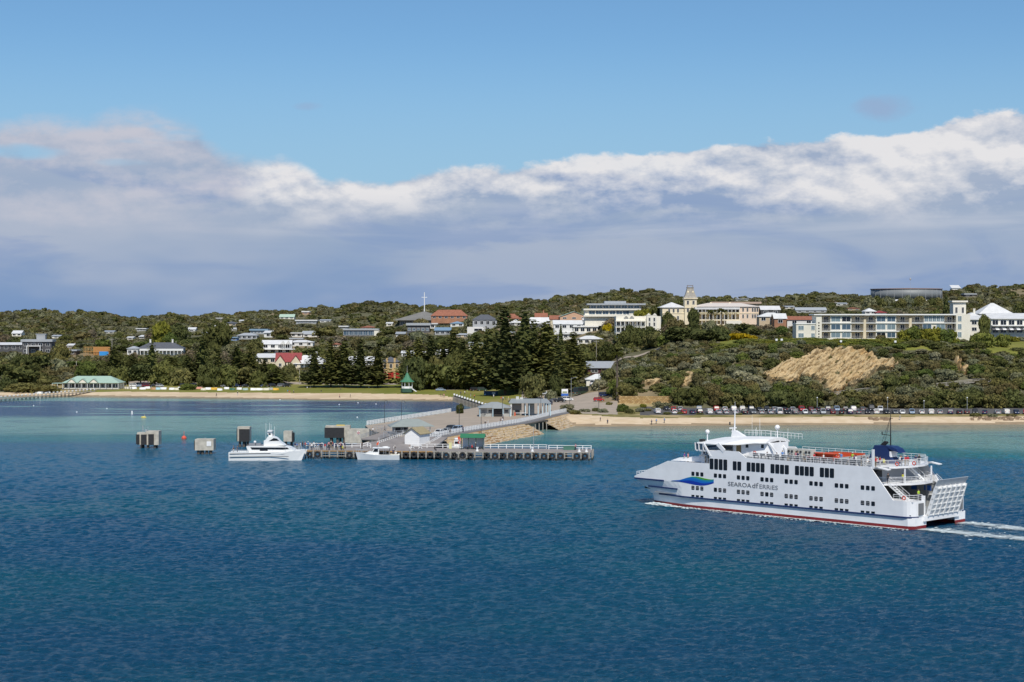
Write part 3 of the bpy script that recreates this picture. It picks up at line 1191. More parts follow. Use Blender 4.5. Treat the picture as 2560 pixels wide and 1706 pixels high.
def stair(name, a, b, w, n, m=WHITE):
    a, b = Vector(a), Vector(b)
    mb = MB()
    side = Vector((-(b - a).y, (b - a).x, 0)).normalized() * w / 2
    for s in (side, -side):
        mb.bar(a + s, b + s, .07, .28)
        mb.bar(a + s + Vector((0, 0, 1)), b + s + Vector((0, 0, 1)), .05, .05)
        for q in range(4):
            p = a.lerp(b, q / 3) + s
            mb.tube(p, p + Vector((0, 0, 1)), .025, None, 4)
    o = mb.build(name, m, ferry)
    st = MB()
    for k in range(n):
        p = a.lerp(b, (k + .5) / n)
        st.bar(p - side, p + side, .26, .05)
    st.build('stair_tread', m, o)
    return o


stair('aft_stair', (6.4, 2.6, 7.35), (2.4, 2.3, 4.77), .9, 9)
stair('aft_stair', (5.6, 12.2, 7.35), (6.6, 8.6, 10.15), .9, 10)
stair('aft_stair', (4.2, 14.2, 7.35), (1.4, 14.8, 4.77), .9, 9)
stair('deck_stair', (11.6, 1.3, 10.15), (9.2, 1.3, 9.0), .8, 5)
d = MB()
for v in (5.1, 5.5):
    d.tube((2.6, v + 7.2, 2.5), (2.6, v + 7.2, 6.3), .06)
d.tube((2.6, 12.3, 6.3), (2.6, 12.7, 6.3), .06)
d.tube((2.6, 12.3, 5.0), (1.4, 13.4, 4.7), .06)
d.tube((2.6, 12.3, 4.0), (1.4, 13.4, 3.7), .05)
d.build('yellow_ladder', YELLOW, ferry)

# ---- wheelhouse, wings, roof
d = MB()
d.extr([(43.3, 0, 10.2), (43.9, 0, 11.06), (42.2, 0, 11.06), (41.4, 0, 11.28), (36.6, 0, 11.26), (34.85, 0, 10.2)], (0, .2, 0))
d.build('wing_bulwark', SHIPWHITE, ferry)
d = MB()
d.extr([mirror(p) for p in [(43.3, 0, 10.2), (43.9, 0, 11.06), (41.4, 0, 11.28), (36.6, 0, 11.26), (34.85, 0, 10.2)]], (0, -.2, 0))
d.build('wing_bulwark', SHIPWHITE, ferry)
d = MB()
d.prism([(41.5, .05), (44.6, .05), (46.8, .3), (48.2, 5.2), (48.4, 8.85), (48.2, BEAM - 5.2), (46.8, BEAM - .3), (44.6, BEAM - .05), (41.5, BEAM - .05)], 10.85, 11.1)
d.build('bridge_floor', SHIPWHITE, ferry)
for side in (0, 1):
    wing = [(46.75, .35), (44.9, .1), (43.5, .1)]
    for (a, b) in ((0, 1), ):
        d = MB()
        p0, p1 = wing[0], wing[1]
        pts = [(p0[0], p0[1], 11.1), (p1[0], p1[1], 11.1), (p1[0], p1[1], 12.35), (p0[0] + .2, p0[1], 12.35)]
        pts = pts if side == 0 else [mirror(p) for p in pts]
        d.extr(pts, (0, .06 if side == 0 else -.06, 0))
        d.build('wing_window', GLASSB, ferry)
    d = MB()
    for u, v in ((46.85, .3), (45.9, .15), (44.8, .05)):
        a, b = (u, v, 11.05), (u + .12, v, 12.4)
        if side: a, b = mirror(a), mirror(b)
        d.bar(a, b, .16, .16)
    a, b = (43.0, .05, 10.0), (44.8, .05, 12.4)
    if side: a, b = mirror(a), mirror(b)
    d.bar(a, b, .24, .34)
    a, b = (39.9, .05, 11.2), (41.4, .05, 12.4)
    if side: a, b = mirror(a), mirror(b)
    d.bar(a, b, .24, .7)
    d.build('wing_pillar', SHIPWHITE, ferry)
    # inner wheelhouse wall, doorway and windows
    d = MB()
    v = 3.4 if side == 0 else BEAM - 3.4
    v2 = 6.6 if side == 0 else BEAM - 6.6
    d.bar((40.2, v, 11.45), (33.6, v2, 11.45), .2, 2.5)
    hw = d.build('wheelhouse_wall', SHIPWHITE, ferry)
    for u in (38.0, 35.4):
        q = MB()
        vq = v + (v2 - v) * (40.2 - u) / 6.6
        q.box((u, vq, 12.0), (.5, .3, .65), math.atan2(v2 - v, -6.6))
        q.build('wall_window', GLASS, hw)
    q = MB()
    q.box((39.4, v + (v2 - v) * .8 / 6.6, 11.3), (.9, .3, 2.0), math.atan2(v2 - v, -6.6))
    q.build('wheelhouse_door', mat('door_wood', (.22, .15, .06), .5), hw)
d = MB()
d.bb((40.2, 3.3, 10.2), (40.4, BEAM - 3.3, 12.7))
d.bb((33.5, 6.6, 10.2), (33.7, BEAM - 6.6, 12.7))
d.build('wheelhouse_aft_wall', SHIPWHITE, ferry)
d = MB()
for a, b in (((46.9, .4), (48.1, 5.2)), ((48.1, 5.2), (48.3, 12.5)), ((48.3, 12.5), (46.9, 17.3))):
    d.extr([(a[0], a[1], 11.1), (b[0], b[1], 11.1), (b[0] + .2, b[1], 12.4), (a[0] + .2, a[1], 12.4)], (-.06, 0, 0))
d.build('wheelhouse_windscreen', GLASSB, ferry)
# crowned roof
d = MB()
secs = []
for u, zz in ((47.3, 12.35), (46.4, 12.5), (43, 12.75), (41, 12.9), (38.5, 13.0), (36, 13.05), (34.2, 13.0)):
    e = float(np.interp(u, [34.2, 36, 38.5, 41, 43], [5.0, 3.9, 2.2, .6, 0]))
    f = .1 if u < 46.5 else 1.2
    ed = 12.4 if u > 36 else 12.75
    th = .16
    secs.append([(u, f + e, ed - th), (u, f + e, ed), (u, max(4.2, e + 1.2), zz + .25), (u, 8.85, zz + .55), (u, BEAM - max(4.2, e + 1.2), zz + .25), (u, BEAM - f - e, ed), (u, BEAM - f - e, ed - th), (u, 8.85, zz - .05)])
d.loft(secs, closed=True)
d.build('wheelhouse_roof', WHITE, ferry)
for v in (6.0, 9.5):
    d = MB()
    d.bar((34.4, v, 12.8), (31.6, v, 10.25), .2, .3)
    d.build('roof_strut', SHIPWHITE, ferry)
# mast with radar and lamps
d = MB()
d.extr([(41.5, 8.5, 13.3), (44.9, 8.5, 13.0), (44.6, 8.5, 14.4), (43.9, 8.5, 14.4)], (0, .7, 0))
d.tube((44.3, 8.85, 14.0), (44.2, 8.85, 18.6), .16, .09)
d.tube((44.2, 8.85, 18.6), (44.2, 8.85, 19.9), .03, .02)
d.build('mast', SHIPWHITE, ferry)
d = MB()
d.bar((45.0, 8.85, 14.3), (44.3, 8.85, 13.9), .2, .2)
d.bb((44.6, 7.8, 14.75), (44.75, 9.9, 14.95))
d.tube((44.8, 8.85, 14.3), (44.7, 8.85, 14.8), .12)
d.build('radar_scanner', WHITE, ferry)
d = MB()
d.tube((45.0, 8.3, 15.4), (45.0, 8.3, 16.0), .14)
d.build('signal_lamp', BLACK, ferry)
for (u, v, z0, z1, r, w) in ((46.2, 3.0, 12.6, 14.0, .12, .42), (34.6, 9.2, 13.3, 15.0, .12, .48)):
    d = MB()
    d.tube((u, v, z0), (u, v, z1), r, r)
    a = d.build('lamp_post', SHIPWHITE, ferry)
    q = MB()
    q.ball((u, v, z1 + w * .8), (w, w, w), 10, 8)
    q.build('radome', WHITE, a)
for (u, v, z1, r) in ((41.8, 11.0, 17.2, .025), (39.6, 10.5, 16.8, .035), (42.3, 13, 14.9, .03), (33.5, 11, 15.1, .03), (36.0, 9, 14.6, .03), (44, 15, 14.4, .03), (38, 12, 14.5, .03)):
    d = MB()
    d.tube((u, v, 13.1), (u, v, z1), r, r, 4)
    d.build('aerial', WHITE, ferry)
rail('roof_rail', [(43.5, 11.0, 13.4), (39, 11.5, 13.5), (36, 12, 13.3), (31, 12, 13.2)], 1.0, 2, .9, .035)
d = MB()
d.bb((46.0, 1.2, 12.5), (46.7, 2.2, 13.0))
d.build('searchlight_box', BLACK, ferry)
# ---- sun deck fittings
d = MB()
for k, u in enumerate((28.6, 26.7, 24.8)):
    d.bb((u - .75, 5.0, 10.2), (u + .75, 6.2, 12.0))
d.build('ventilation_cabinet', mat('cabinet_cream', (.50, .49, .44), .6), ferry)
d = MB()
for u in (28.6, 26.7, 24.8):
    for z in (10.75, 11.5):
        for q in (-.35, .35):
            d.tube((u + q, 4.9, z), (u + q, 5.0, z), .24, None, 8)
d.build('cabinet_fan', DARK, ferry)
# orange seat blocks
for (u0, v0, n) in ((22.6, 6.3, 6),):
    for r_ in range(n):
        d = MB()
        vv_ = v0 + r_ * 1.25
        d.bb((u0 - 4.6, vv_, 10.55), (u0 + 2.2, vv_ + .5, 10.7))
        d.bb((u0 - 4.6, vv_ + .45, 10.7), (u0 + 2.2, vv_ + .55, 11.25))
        d.build('orange_bench', ORANGE, ferry)
d = MB()
d.bb((19.8, 6.0, 11.35), (25.2, 7.4, 11.45))
for u in (20, 22.5, 25):
    for v in (6.15, 7.3):
        d.tube((u, v, 10.2), (u, v, 11.6), .05)
d.build('orange_table_canopy', ORANGE, ferry)
for i in range(15):
    u = 33.4 - i * 1.6
    d = MB()
    d.bb((u - .55, .9, 10.62), (u + .55, 1.35, 10.70))
    d.bb((u - .55, .85, 10.72), (u + .55, .92, 11.1))
    d.bb((u - .5, 1.0, 10.2), (u - .42, 1.3, 10.62))
    d.bb((u + .42, 1.0, 10.2), (u + .5, 1.3, 10.62))
    d.build('deck_bench', mat('bench_grey', (.17, .18, .19), .6), ferry)
for i in range(7):
    u = 17.0 - i * 1.1
    d = MB()
    d.bb((u - .2, 3.2, 10.62), (u + .2, 11.5, 10.70))
    d.bb((u - .26, 3.2, 10.72), (u - .2, 11.5, 11.15))
    d.build('deck_bench', mat('bench_pale', (.42, .44, .45), .6), ferry)
d = MB()
d.bb((33.2, 2.6, 10.2), (36.2, 3.3, 11.0))
d.bb((31.8, 3.0, 10.2), (33.2, 3.3, 10.7))
d.build('deck_locker', WHITE, ferry)


def lifebuoy(u, v, z, axis='y'):
    mb = MB()
    mb.ring((u, v, z), .30, .09, axis, 12, 5)
    return mb.build('lifebuoy', mat('lifebuoy_orange', (.60, .07, .03), .5), ferry)


lifebuoy(34.8, 2.5, 11.0)
lifebuoy(4.7, 2.6, 10.75)
lifebuoy(3.6, 6.2, 10.7)
lifebuoy(1.9, .3, 5.3)
# funnel with exhaust pipes and signal mast
d = MB()
d.extr([(13.8, 7.2, 10.2), (8.0, 7.2, 10.2), (9.2, 7.2, 11.6), (9.4, 7.2, 12.8), (10.2, 7.2, 13.35), (12.2, 7.2, 13.35)], (0, 2.2, 0))
d.extr([(10.2, 7.2, 13.35), (8.9, 7.2, 13.3), (7.8, 7.2, 12.9), (7.2, 7.2, 12.2), (7.9, 7.2, 12.45), (9.0, 7.2, 12.75)], (0, 2.2, 0))
d.build('funnel', NAVY, ferry)
d = MB()
for q in (-.5, .1, .7):
    d.tube((11.0 + q * .8, 8.0 + q * .5, 13.3), (10.2 + q * .8, 8.0 + q * .5, 14.0), .17)
d.build('exhaust_pipe', BLACK, ferry)
BLK = mat('mast_black', (.012, .012, .014), .5)
d = MB()
d.tube((9.95, 8.85, 13.3), (9.95, 8.85, 19.4), .13, .05)
d.tube((9.95, 8.85, 18.4), (11.3, 8.85, 13.3), .035)
d.tube((9.95, 8.85, 18.4), (11.9, 8.85, 13.3), .03)
d.tube((9.95, 8.85, 15.1), (11.7, 8.85, 15.2), .06)
d.tube((11.7, 8.85, 15.1), (11.7, 8.85, 15.7), .10)
d.build('signal_mast', BLK, ferry)
d = MB()
d.bb((8.9, 7.3, 11.4), (9.2, 9.3, 12.4))
d.build('funnel_casing', SHIPWHITE, ferry)

for side in (0, 1):
    for u in (44.4, 45.6):
        d = MB()
        v = (u - 43.3) * .55
        p = (u, v - .03, 10.55)
        d.box(p if side == 0 else mirror(p), (.4, .12, .5), .503 if side == 0 else -.503)
        d.build('window', GLASS, ferry)
# ================================================================ jetty, causeway, terminal
TIMBER = mat('grey_timber', (0.30, 0.275, 0.235), 0.85, var=0.25, vscale=1.2)
TIMBER_D = mat('dark_timber', (0.10, 0.085, 0.07), 0.9, var=0.3, vscale=1.2)
DECKT = mat('jetty_deck', (0.25, 0.225, 0.21), 0.85, var=0.15, vscale=.5)
RUST = mat('edge_beam_ochre', (0.34, 0.20, 0.075), 0.8, var=0.3, vscale=.6)
ROOFG = mat('grey_green_roof', (0.27, 0.30, 0.28), 0.5, var=.06)
JA, JB = Vector((-53.0, 436.0, 0)), Vector((19.8, 430.0, 0))
JD = (JB - JA).normalized()
JN = Vector((-JD.y, JD.x, 0))           # away from the camera
JL = (JB - JA).length
JZ = 2.1


def jp(s, t, z=0.0):
    p = JA + JD * s + JN * t
    return Vector((p.x, p.y, z))


jetty = thing('timber_jetty', 'long low timber jetty on grey piles in front of the causeway', 'jetty', jp(0, 0, 0))
IJ = Matrix.Translation(-jetty.location)
d = MB(IJ)
d.extr([jp(0, 0, JZ - .3), jp(JL, 0, JZ - .3), jp(JL, 11, JZ - .3), jp(0, 11, JZ - .3)], (0, 0, .3))
d.build('deck', DECKT, jetty)
for k, (a, b, m) in enumerate(((0, 33, RUST), (33, JL, TIMBER))):
    d = MB(IJ)
    d.bar(jp(a, -.1, JZ - .12), jp(b, -.1, JZ - .12), .2, .30)
    d.build('edge_beam', m, jetty)
for z in (.75, 1.45):
    d = MB(IJ)
    d.bar(jp(0, .1, z), jp(JL, .1, z), .15, .2)
    d.build('waling', TIMBER, jetty)
NP = 36
pm = MB()
pm.tube((0, 0, -2), (0, 0, JZ + .02), .2, .19, 8)
PT = mat('pile_timber', (0.33, 0.305, 0.26), .85, var=.25, vscale=1.2)
t = PT.node_tree
tq = t.nodes.new('ShaderNodeTexCoord')
sq = t.nodes.new('ShaderNodeSeparateXYZ')
t.links.new(tq.outputs['Object'], sq.inputs[0])
bq = t.nodes['Principled BSDF'].inputs['Base Color']
fq = (X(t, sq.outputs[2]) + noise(t, tq.outputs['Object'], 3.0, 3, .6) * .6).smooth(.55, 1.0)
t.links.new(mixc(t, fq, (.030, .034, .022), bq.links[0].from_socket), bq)      # weed and wet timber up to the tide mark
pile_me = pm.mesh('pile', PT)
pm = MB()
pm.tube((0, 0, -2), (0, 0, JZ - .3), .2, .19, 6)
pile_d = pm.mesh('pile_inner', TIMBER_D)
for k in range(NP):
    s = .4 + (JL - .8) * k / (NP - 1)
    o = obj('pile', pile_me, jetty)
    o.location = jp(s, -.32, 0) - jetty.location
    if k % 2 == 0:
        for t in (3.5, 7.0, 10.6):
            o = obj('pile', pile_d, jetty)
            o.location = jp(s, t, 0) - jetty.location
for t in (2.0, 5.0, 8.0, 10.8):
    o = obj('pile', pile_me, jetty)
    o.location = jp(JL + .25, t, 0) - jetty.location
tm = MB()
tm.ring((0, 0, 0), .54, .24, 'y', 14, 6)
tyre_me = tm.mesh('tyre_fender', BLACK)
nt_ = 0
for k in range(NP - 1):
    s = .4 + (JL - .8) * (k + .5) / (NP - 1)
    if 2 <= k <= 4 or (k + 1) % 11 == 0:
        continue
    o = obj('tyre_fender', tyre_me)
    o.location = jp(s, -.28, 1.12 + .06 * math.sin(k * 2.1))
    o.rotation_euler = (0, k * .7, math.atan2(JD.y, JD.x))
    tag(o, 'black rubber tyre hung as a fender between the piles of the jetty', 'tyre', 'tyres hung along the jetty face')
    if k % 2:
        o.scale = (1.08, 1, 1.08)


def fence(name, label, pts, h=1.1, sp=2.05, bars=2, m=WHITE, r=.075, cat='fence'):
    """post-and-rail fence; every post and rail is a part"""
    root = thing(name, label, cat, pts[0])
    o0 = Vector(pts[0])
    pm_ = MB()
    pm_.bb((-r, -r, 0), (r, r, h))
    post = pm_.mesh('post', m)
    done = False
    for a, b in zip(pts[:-1], pts[1:]):
        a, b = Vector(a), Vector(b)
        n = max(1, int(round((b - a).length / sp)))
        for k in range(0 if not done else 1, n + 1):
            o = obj('post', post, root)
            o.location = a.lerp(b, k / n) - o0
        done = True
        for q in range(bars):
            z = Vector((0, 0, h * (q + 1) / bars - .06))
            rb = MB()
            rb.bar(a + z - o0, b + z - o0, r * 1.1, r * 1.7)
            rb.build('rail', m, root)
    return root


def jpx(px, t, z=JZ):                     # jetty point under a photograph column
    s = 0.0
    lo, hi = -5.0, JL + 5
    for _ in range(40):
        s = (lo + hi) / 2
        q = jp(s, t)
        if pxof(q)[0] < px: lo = s
        else: hi = s
    return jp(s, t, z)


fence('jetty_fence', 'white post-and-rail fence along the back of the long right half of the jetty', [jpx(1028, 10.6), jpx(1366, 10.6), jpx(1372, 8.6), jpx(1478, 8.6)])
fence('jetty_fence', 'short white fence on the jetty in front of the dark-faced berthing dolphin', [jpx(836, 10.4), jpx(902, 10.4)])
fence('jetty_fence', 'short white fence at the jetty end beside the moored catamaran', [jpx(764, 10.4), jpx(808, 10.4)])
fence('jetty_fence', 'white stepped fence piece left of the boat shed ramp', [jpx(907, 10.4), jpx(919, 10.4, 2.4), jpx(927, 9.5, 2.1)], sp=1.0)

# ---- causeway
CR = [(-27.5, 449), (-19.6, 465), (-9.5, 496), (1.6, 525), (4.6, 532), (9.6, 550), (18.0, 584), (23, 600)]     # seaward (right) edge
CLF = [(-44.7, 521), (-33.0, 560), (-21.8, 597), (-10.0, 640), (-8, 648)]
CZ = 3.2
front = [(-44.7, 521), (-41.0, 497), (-31.5, 472)]
poly = [(-31.5, 472)] + [(-24.0, 462)] + CR[1:] + [(30, 648)] + [(-8, 648), (-10, 640), (-21.8, 597), (-33, 560), (-44.7, 521), (-41, 497)]
d = MB()
d.prism(poly, -2.0, CZ)
tag(d.build('causeway', M_ROAD), kind='structure')
# jetty approach between causeway and jetty
d = MB()
d.extr([(-46.0, 446.0, 1.75), (-20.5, 444.0, 1.75), (-17.5, 463.5, 3.22), (-28.5, 470.5, 3.22)], (0, 0, .32))
tag(d.build('jetty_approach', DECKT), kind='structure')
WALK = mat('walkway_grey', (0.15, 0.145, 0.145), .85, var=.1)


def offset(pts, k):
    out = []
    for i, p in enumerate(pts):
        a = Vector(pts[max(0, i - 1)]); b = Vector(pts[min(len(pts) - 1, i + 1)])
        t = (b - a).normalized()
        n = Vector((t.y, -t.x))              # to the right of the travel direction (seaward)
        out.append(Vector(p) + n * k)
    return out


CRX = CR[1:]
inn, inn2 = offset(CRX, -3.4), offset(CRX, -9.0)
d = MB()
for i in range(len(CRX) - 1):
    d.add([(CRX[i][0], CRX[i][1], CZ + .006), (CRX[i + 1][0], CRX[i + 1][1], CZ + .006), (inn[i + 1].x, inn[i + 1].y, CZ + .006), (inn[i].x, inn[i].y, CZ + .006)], [(0, 1, 2, 3)])
tag(d.build('walkway', WALK), kind='structure')
d = MB()
for i in range(len(CRX) - 1):
    d.add([(inn[i].x, inn[i].y, CZ + .008), (inn[i + 1].x, inn[i + 1].y, CZ + .008), (inn2[i + 1].x, inn2[i + 1].y, CZ + .008), (inn2[i].x, inn2[i].y, CZ + .008)], [(0, 1, 2, 3)])
tag(d.build('vehicle_lane', mat('lane_grey', (.235, .24, .245), .85, var=.08)), kind='structure')
fence('causeway_fence', 'long white close-railed fence between walkway and vehicle lane on the causeway', [(p.x, p.y, CZ) for p in offset(CRX, -3.2)], 1.25, 1.25, 3, r=.1)
fence('causeway_fence', 'white close-railed fence along the left edge of the causeway', [(x + .4, y + 0, CZ) for x, y in [(-44.7, 523), (-33, 560), (-21.8, 597)]], 1.3, 1.3, 3, r=.12)
fence('approach_fence', 'white fence climbing the approach left of the boat shed', [(-35.6, 453, 2.1), (-29.8, 476, 3.2)], 1.1, 1.7, 2)
fence('approach_fence', 'short white fence right of the boat shed beside the rock bank', [(-21.9, 452.5, 2.1), (-19.3, 464.6, 3.15)], 1.1, 1.4, 2)
# stone bank on the right side with a culvert opening
out = offset(CRX, 6.5)
d = MB()
rng = random.Random(3)
rk = thing('stone_bank', 'pale sandstone pitched bank along the right side of the causeway', 'stone bank', (CRX[0][0], CRX[0][1], 0))
IK = Matrix.Translation(-rk.location)
d = MB(IK)
for i in range(len(CRX) - 1):
    a0, a1 = Vector(CRX[i]), Vector(CRX[i + 1])
    b0, b1 = out[i], out[i + 1]
    if i == 3:
        continue
    d.add([(a0.x, a0.y, CZ - .15), (a1.x, a1.y, CZ - .15), (b1.x, b1.y, -.4), (b0.x, b0.y, -.4)], [(0, 3, 2, 1)])
d.build('bank_face', M_ROCK, rk)
BANKM = mat('bank_stone', (0.42, 0.33, 0.225), .9, var=.14, vscale=.8, col2=(.47, .38, .27))
d = MB(IK)
cnt = 0
for i in range(len(CRX) - 1):
    if i == 3: continue
    a0, a1, b0, b1 = Vector(CRX[i]), Vector(CRX[i + 1]), out[i], out[i + 1]
    n = int((a1 - a0).length / 1.05)
    for k in range(n):
        for q in range(6):
            f, g = (k + rng.uniform(.1, .9)) / n, (q + rng.uniform(.2, .8)) / 6
            p = a0.lerp(a1, f).lerp(b0.lerp(b1, f), g)
            z = (CZ - .2) * (1 - g) - .3 * g
            s = rng.uniform(.5, .95)
            d.box((p.x, p.y, z - .02), (s * 1.4, s * 1.1, .24 + .10 * rng.random()), rng.uniform(0, 3.1), .75)
o = d.build('pitched_stones', BANKM, rk)
o['kind'] = 'stuff'
# culvert: dark opening with timber posts
cv = thing('culvert', 'dark timber-posted culvert opening through the stone bank', 'culvert', (3.1, 528.5, 0))
IC = Matrix.Translation(-cv.location)
a0, a1, b0, b1 = Vector(CRX[3]), Vector(CRX[4]), out[3], out[4]
d = MB(IC)
m0, m1 = a0.lerp(b0, .15), a1.lerp(b1, .15)
d.bar((a0.x - 1, a0.y - 2, CZ - .25), (a1.x + 1.4, a1.y + 3, CZ - .25), 1.6, .3)
d.build('beam', TIMBER_D, cv)
d = MB(IC)
d.add([(a0.x - .5, a0.y, -1), (a1.x + .3, a1.y, -1), (a1.x + .3, a1.y, CZ - .3), (a0.x - .5, a0.y, CZ - .3)], [(0, 1, 2, 3)])
d.build('opening', DARK, cv)
for q in (.1, .35, .6, .85):
    p = a0.lerp(a1, q).lerp(b0.lerp(b1, q), .35)
    d = MB(IC)
    d.tube((p.x, p.y, -1), (p.x, p.y, CZ - .35), .16)
    d.build('post', TIMBER, cv)

# ---- berthing dolphins
def dolphin(name, label, px, wy, blocks, legs, z0, extra=None):
    p = G(px, wy, 0)
    r = thing(name, label, 'berthing dolphin', p)
    for (x0, x1, y0, y1, a, b, m, nm) in blocks:
        q = MB()
        q.bb((x0, y0, a), (x1, y1, b))
        q.build(nm, m, r)
    for (x, y) in legs:
        q = MB()
        q.tube((x, y, -2), (x, y, z0), .36, None, 8)
        q.build('pile', TIMBER_D, r)
    return r


d1 = dolphin('berthing_dolphin', 'concrete dolphin with three black fender panels, leftmost in the water', 372, 1120,
             [(-.4, 3.1, -1.8, 2.0, .9, 4.7, CONC, 'concrete_block'), (-3.0, -.4, -1.2, 1.6, .9, 4.3, CONC, 'concrete_block'),
              (.3, 1.8, -2.15, -1.8, 1.0, 3.9, BLACK, 'fender_panel'), (-1.7, -.2, -2.2, -1.8, 1.0, 3.8, BLACK, 'fender_panel'), (-3.2, -2.3, -1.6, -1.2, 1.1, 3.8, BLACK, 'fender_panel')],
             [(-1.8, -1), (0, -1), (1.9, -1), (-1.8, 1.2), (1.9, 1.2)], .95)
q = MB()
q.tube((-1.7, -.6, 4.3), (-1.6, -.6, 6.2), .06)
q.tube((-1.3, -.6, 4.3), (-1.5, -.6, 6.0), .06)
q.tube((-.1, -.6, 4.6), (-.1, -.6, 6.0), .05)
q.bb((-.9, -.9, 4.6), (-.4, -.3, 5.1))
q.build('light_stand', STEEL, d1)
d2 = dolphin('berthing_dolphin', 'plain pale concrete dolphin on short piles with a white notice', 513, 1135,
             [(-2.4, 2.5, -1.8, 2.0, 1.05, 3.95, CONC, 'concrete_block'), (-2.65, -2.45, -1.6, 1.4, 1.2, 3.6, BLACK, 'fender_panel'), (.7, 1.9, -1.86, -1.8, 2.2, 3.4, WHITE, 'notice')],
             [(-1.6, -1), (-.5, -1), (.6, -1), (1.7, -1), (-1.2, 1.2), (1.2, 1.2)], 1.1)
q = MB()
q.lathe([(.16, 3.95), (.12, 4.1), (.22, 4.25)], 8)
q.build('bollard', STEEL, d2)
d3 = dolphin('berthing_dolphin', 'tall black-faced dolphin behind the stern of the white catamaran', 611, 1117,
             [(-1.7, 1.7, -1.6, 1.6, 1.6, 5.6, CONC, 'concrete_block'), (-1.2, 1.7, -1.95, -1.6, 1.5, 5.0, BLACK, 'fender_panel'), (-1.95, -1.7, -1.4, 1.3, 1.6, 5.0, BLACK, 'fender_panel')],
             [(-1.1, -1), (0, -1), (1.1, -1), (0, 1)], 1.65)
d4 = dolphin('berthing_dolphin', 'low concrete dolphin half hidden behind the wheelhouse of the catamaran', 722, 1114,
             [(-1.3, 1.0, -1.5, 1.5, 1.2, 4.1, CONC, 'concrete_block'), (1.0, 1.5, -1.2, 1.2, 1.0, 3.6, BLACK, 'fender_panel')],
             [(-.8, 0), (.8, 0)], 1.3)
d5 = dolphin('berthing_dolphin', 'wide concrete dolphin with a long black fender face behind the jetty', 850, 1113,
             [(-4.0, 1.5, -1.3, 1.8, 2.3, 5.5, CONC, 'concrete_block'), (-4.2, 1.3, -1.7, -1.3, 2.1, 5.0, BLACK, 'fender_panel'), (1.5, 2.9, -1.5, 1.8, .8, 5.6, CONC, 'concrete_block')],
             [(-2.4, -1), (-.6, -1), (1.2, -1), (-2.4, 1.2), (0, 1.2)], 2.35)
q = MB()
q.bb((-1.0, -.3, 5.5), (1.4, -.1, 5.75))
q.build('yellow_rail', YELLOW, d5)
d6 = dolphin('berthing_dolphin', 'tall pale concrete dolphin carrying a round red notice by the jetty', 897, 1113,
             [(-3.1, 3.1, -1.7, 1.9, .7, 4.6, CONC, 'concrete_block'), (-.35, .45, -1.78, -1.7, 3.1, 4.0, WHITE, 'notice')],
             [(-2, -1), (0, -1), (2, -1), (0, 1)], .8)
q = MB()
q.ring((.05, -1.8, 3.55), .30, .07, 'y', 14, 4)
q.bar((-.15, -1.8, 3.35), (.25, -1.8, 3.75), .05, .1)
q.build('red_ring', RED, d6)
for k, x in enumerate((-2.4, -1.2, 1.4, 2.4)):
    q = MB()
    q.bb((x - .03, -1.73, .9), (x + .03, -1.70, 4.4))
    q.build('panel_joint', GREYPAINT, d6)

# ---- linkspan at the end of the causeway
ls = thing('linkspan', 'grey steel linkspan ramp with railings at the seaward end of the causeway', 'linkspan', (-36.5, 474, 0))
IL = Matrix.Translation(-ls.location)
d = MB(IL)
d.extr([(-41.5, 470, 2.4), (-36, 466.5, 2.4), (-30, 486, 3.3), (-36, 490, 3.3)], (0, 0, .35))
d.build('ramp_deck', DECKT, ls)
for (a, b) in (((-41.5, 470, 2.4), (-36, 490, 3.3)), ((-36, 466.5, 2.4), (-30, 486, 3.3))):
    d = MB(IL)
    d.bar(Vector(a) + Vector((0, 0, -.4)), Vector(b) + Vector((0, 0, -.4)), .35, 1.2)
    d.build('girder', CONC, ls)
    for q in range(3):
        d = MB(IL)
        z = Vector((0, 0, .7 + .35 * q))
        d.bar(Vector(a) + z, Vector(b) + z, .08, .1)
        d.build('rail', STEEL, ls)
    for q in range(6):
        d = MB(IL)
        p = Vector(a).lerp(Vector(b), q / 5)
        d.tube(p, p + Vector((0, 0, 1.45)), .05)
        d.build('rail_post', STEEL, ls)
d = MB(IL)
d.bb((-38.5, 474, -1), (-37.6, 476, 2.3))
d.bb((-33.5, 472, -1), (-32.6, 474, 2.4))
d.build('pier_leg', TIMBER_D, ls)
fence('gate_rail', 'grey galvanised pipe gates in front of the boat shed', [(-35.2, 468.5, 3.2), (-28.6, 474.5, 3.3), (-27.6, 480, 3.3)], 1.6, 2.0, 4, STEEL, .05, 'railing')
fence('gate_rail', 'pale pipe railing left of the hip-roofed kiosk', [(-40.5, 500, 3.2), (-36.5, 508, 3.2), (-33, 498, 3.2)], 1.2, .9, 2, STEEL, .05, 'railing')


# ---- sheds
def gable_shed(name, label, cat, c, rz, w, l, h, rise, wallm, roofm, over=.35, z0=JZ):
    """gable end faces local -y; ridge runs along local y"""
    r = thing(name, label, cat, (c[0], c[1], z0), rz)
    q = MB()
    q.extr([(-w / 2, 0, 0), (w / 2, 0, 0), (w / 2, 0, h), (0, 0, h + rise), (-w / 2, 0, h)], (0, l, 0))
    q.build('wall', wallm, r)
    for s in (-1, 1):
        q = MB()
        k = rise / (w / 2)
        e = over
        a = [(0, -over, h + rise + .02), (s * (w / 2 + e), -over, h - k * e + .02), (s * (w / 2 + e), -over, h - k * e + .16), (0, -over, h + rise + .18)]
        q.extr(a, (0, l + 2 * over, 0))
        q.build('roof_slope', roofm, r)
    return r


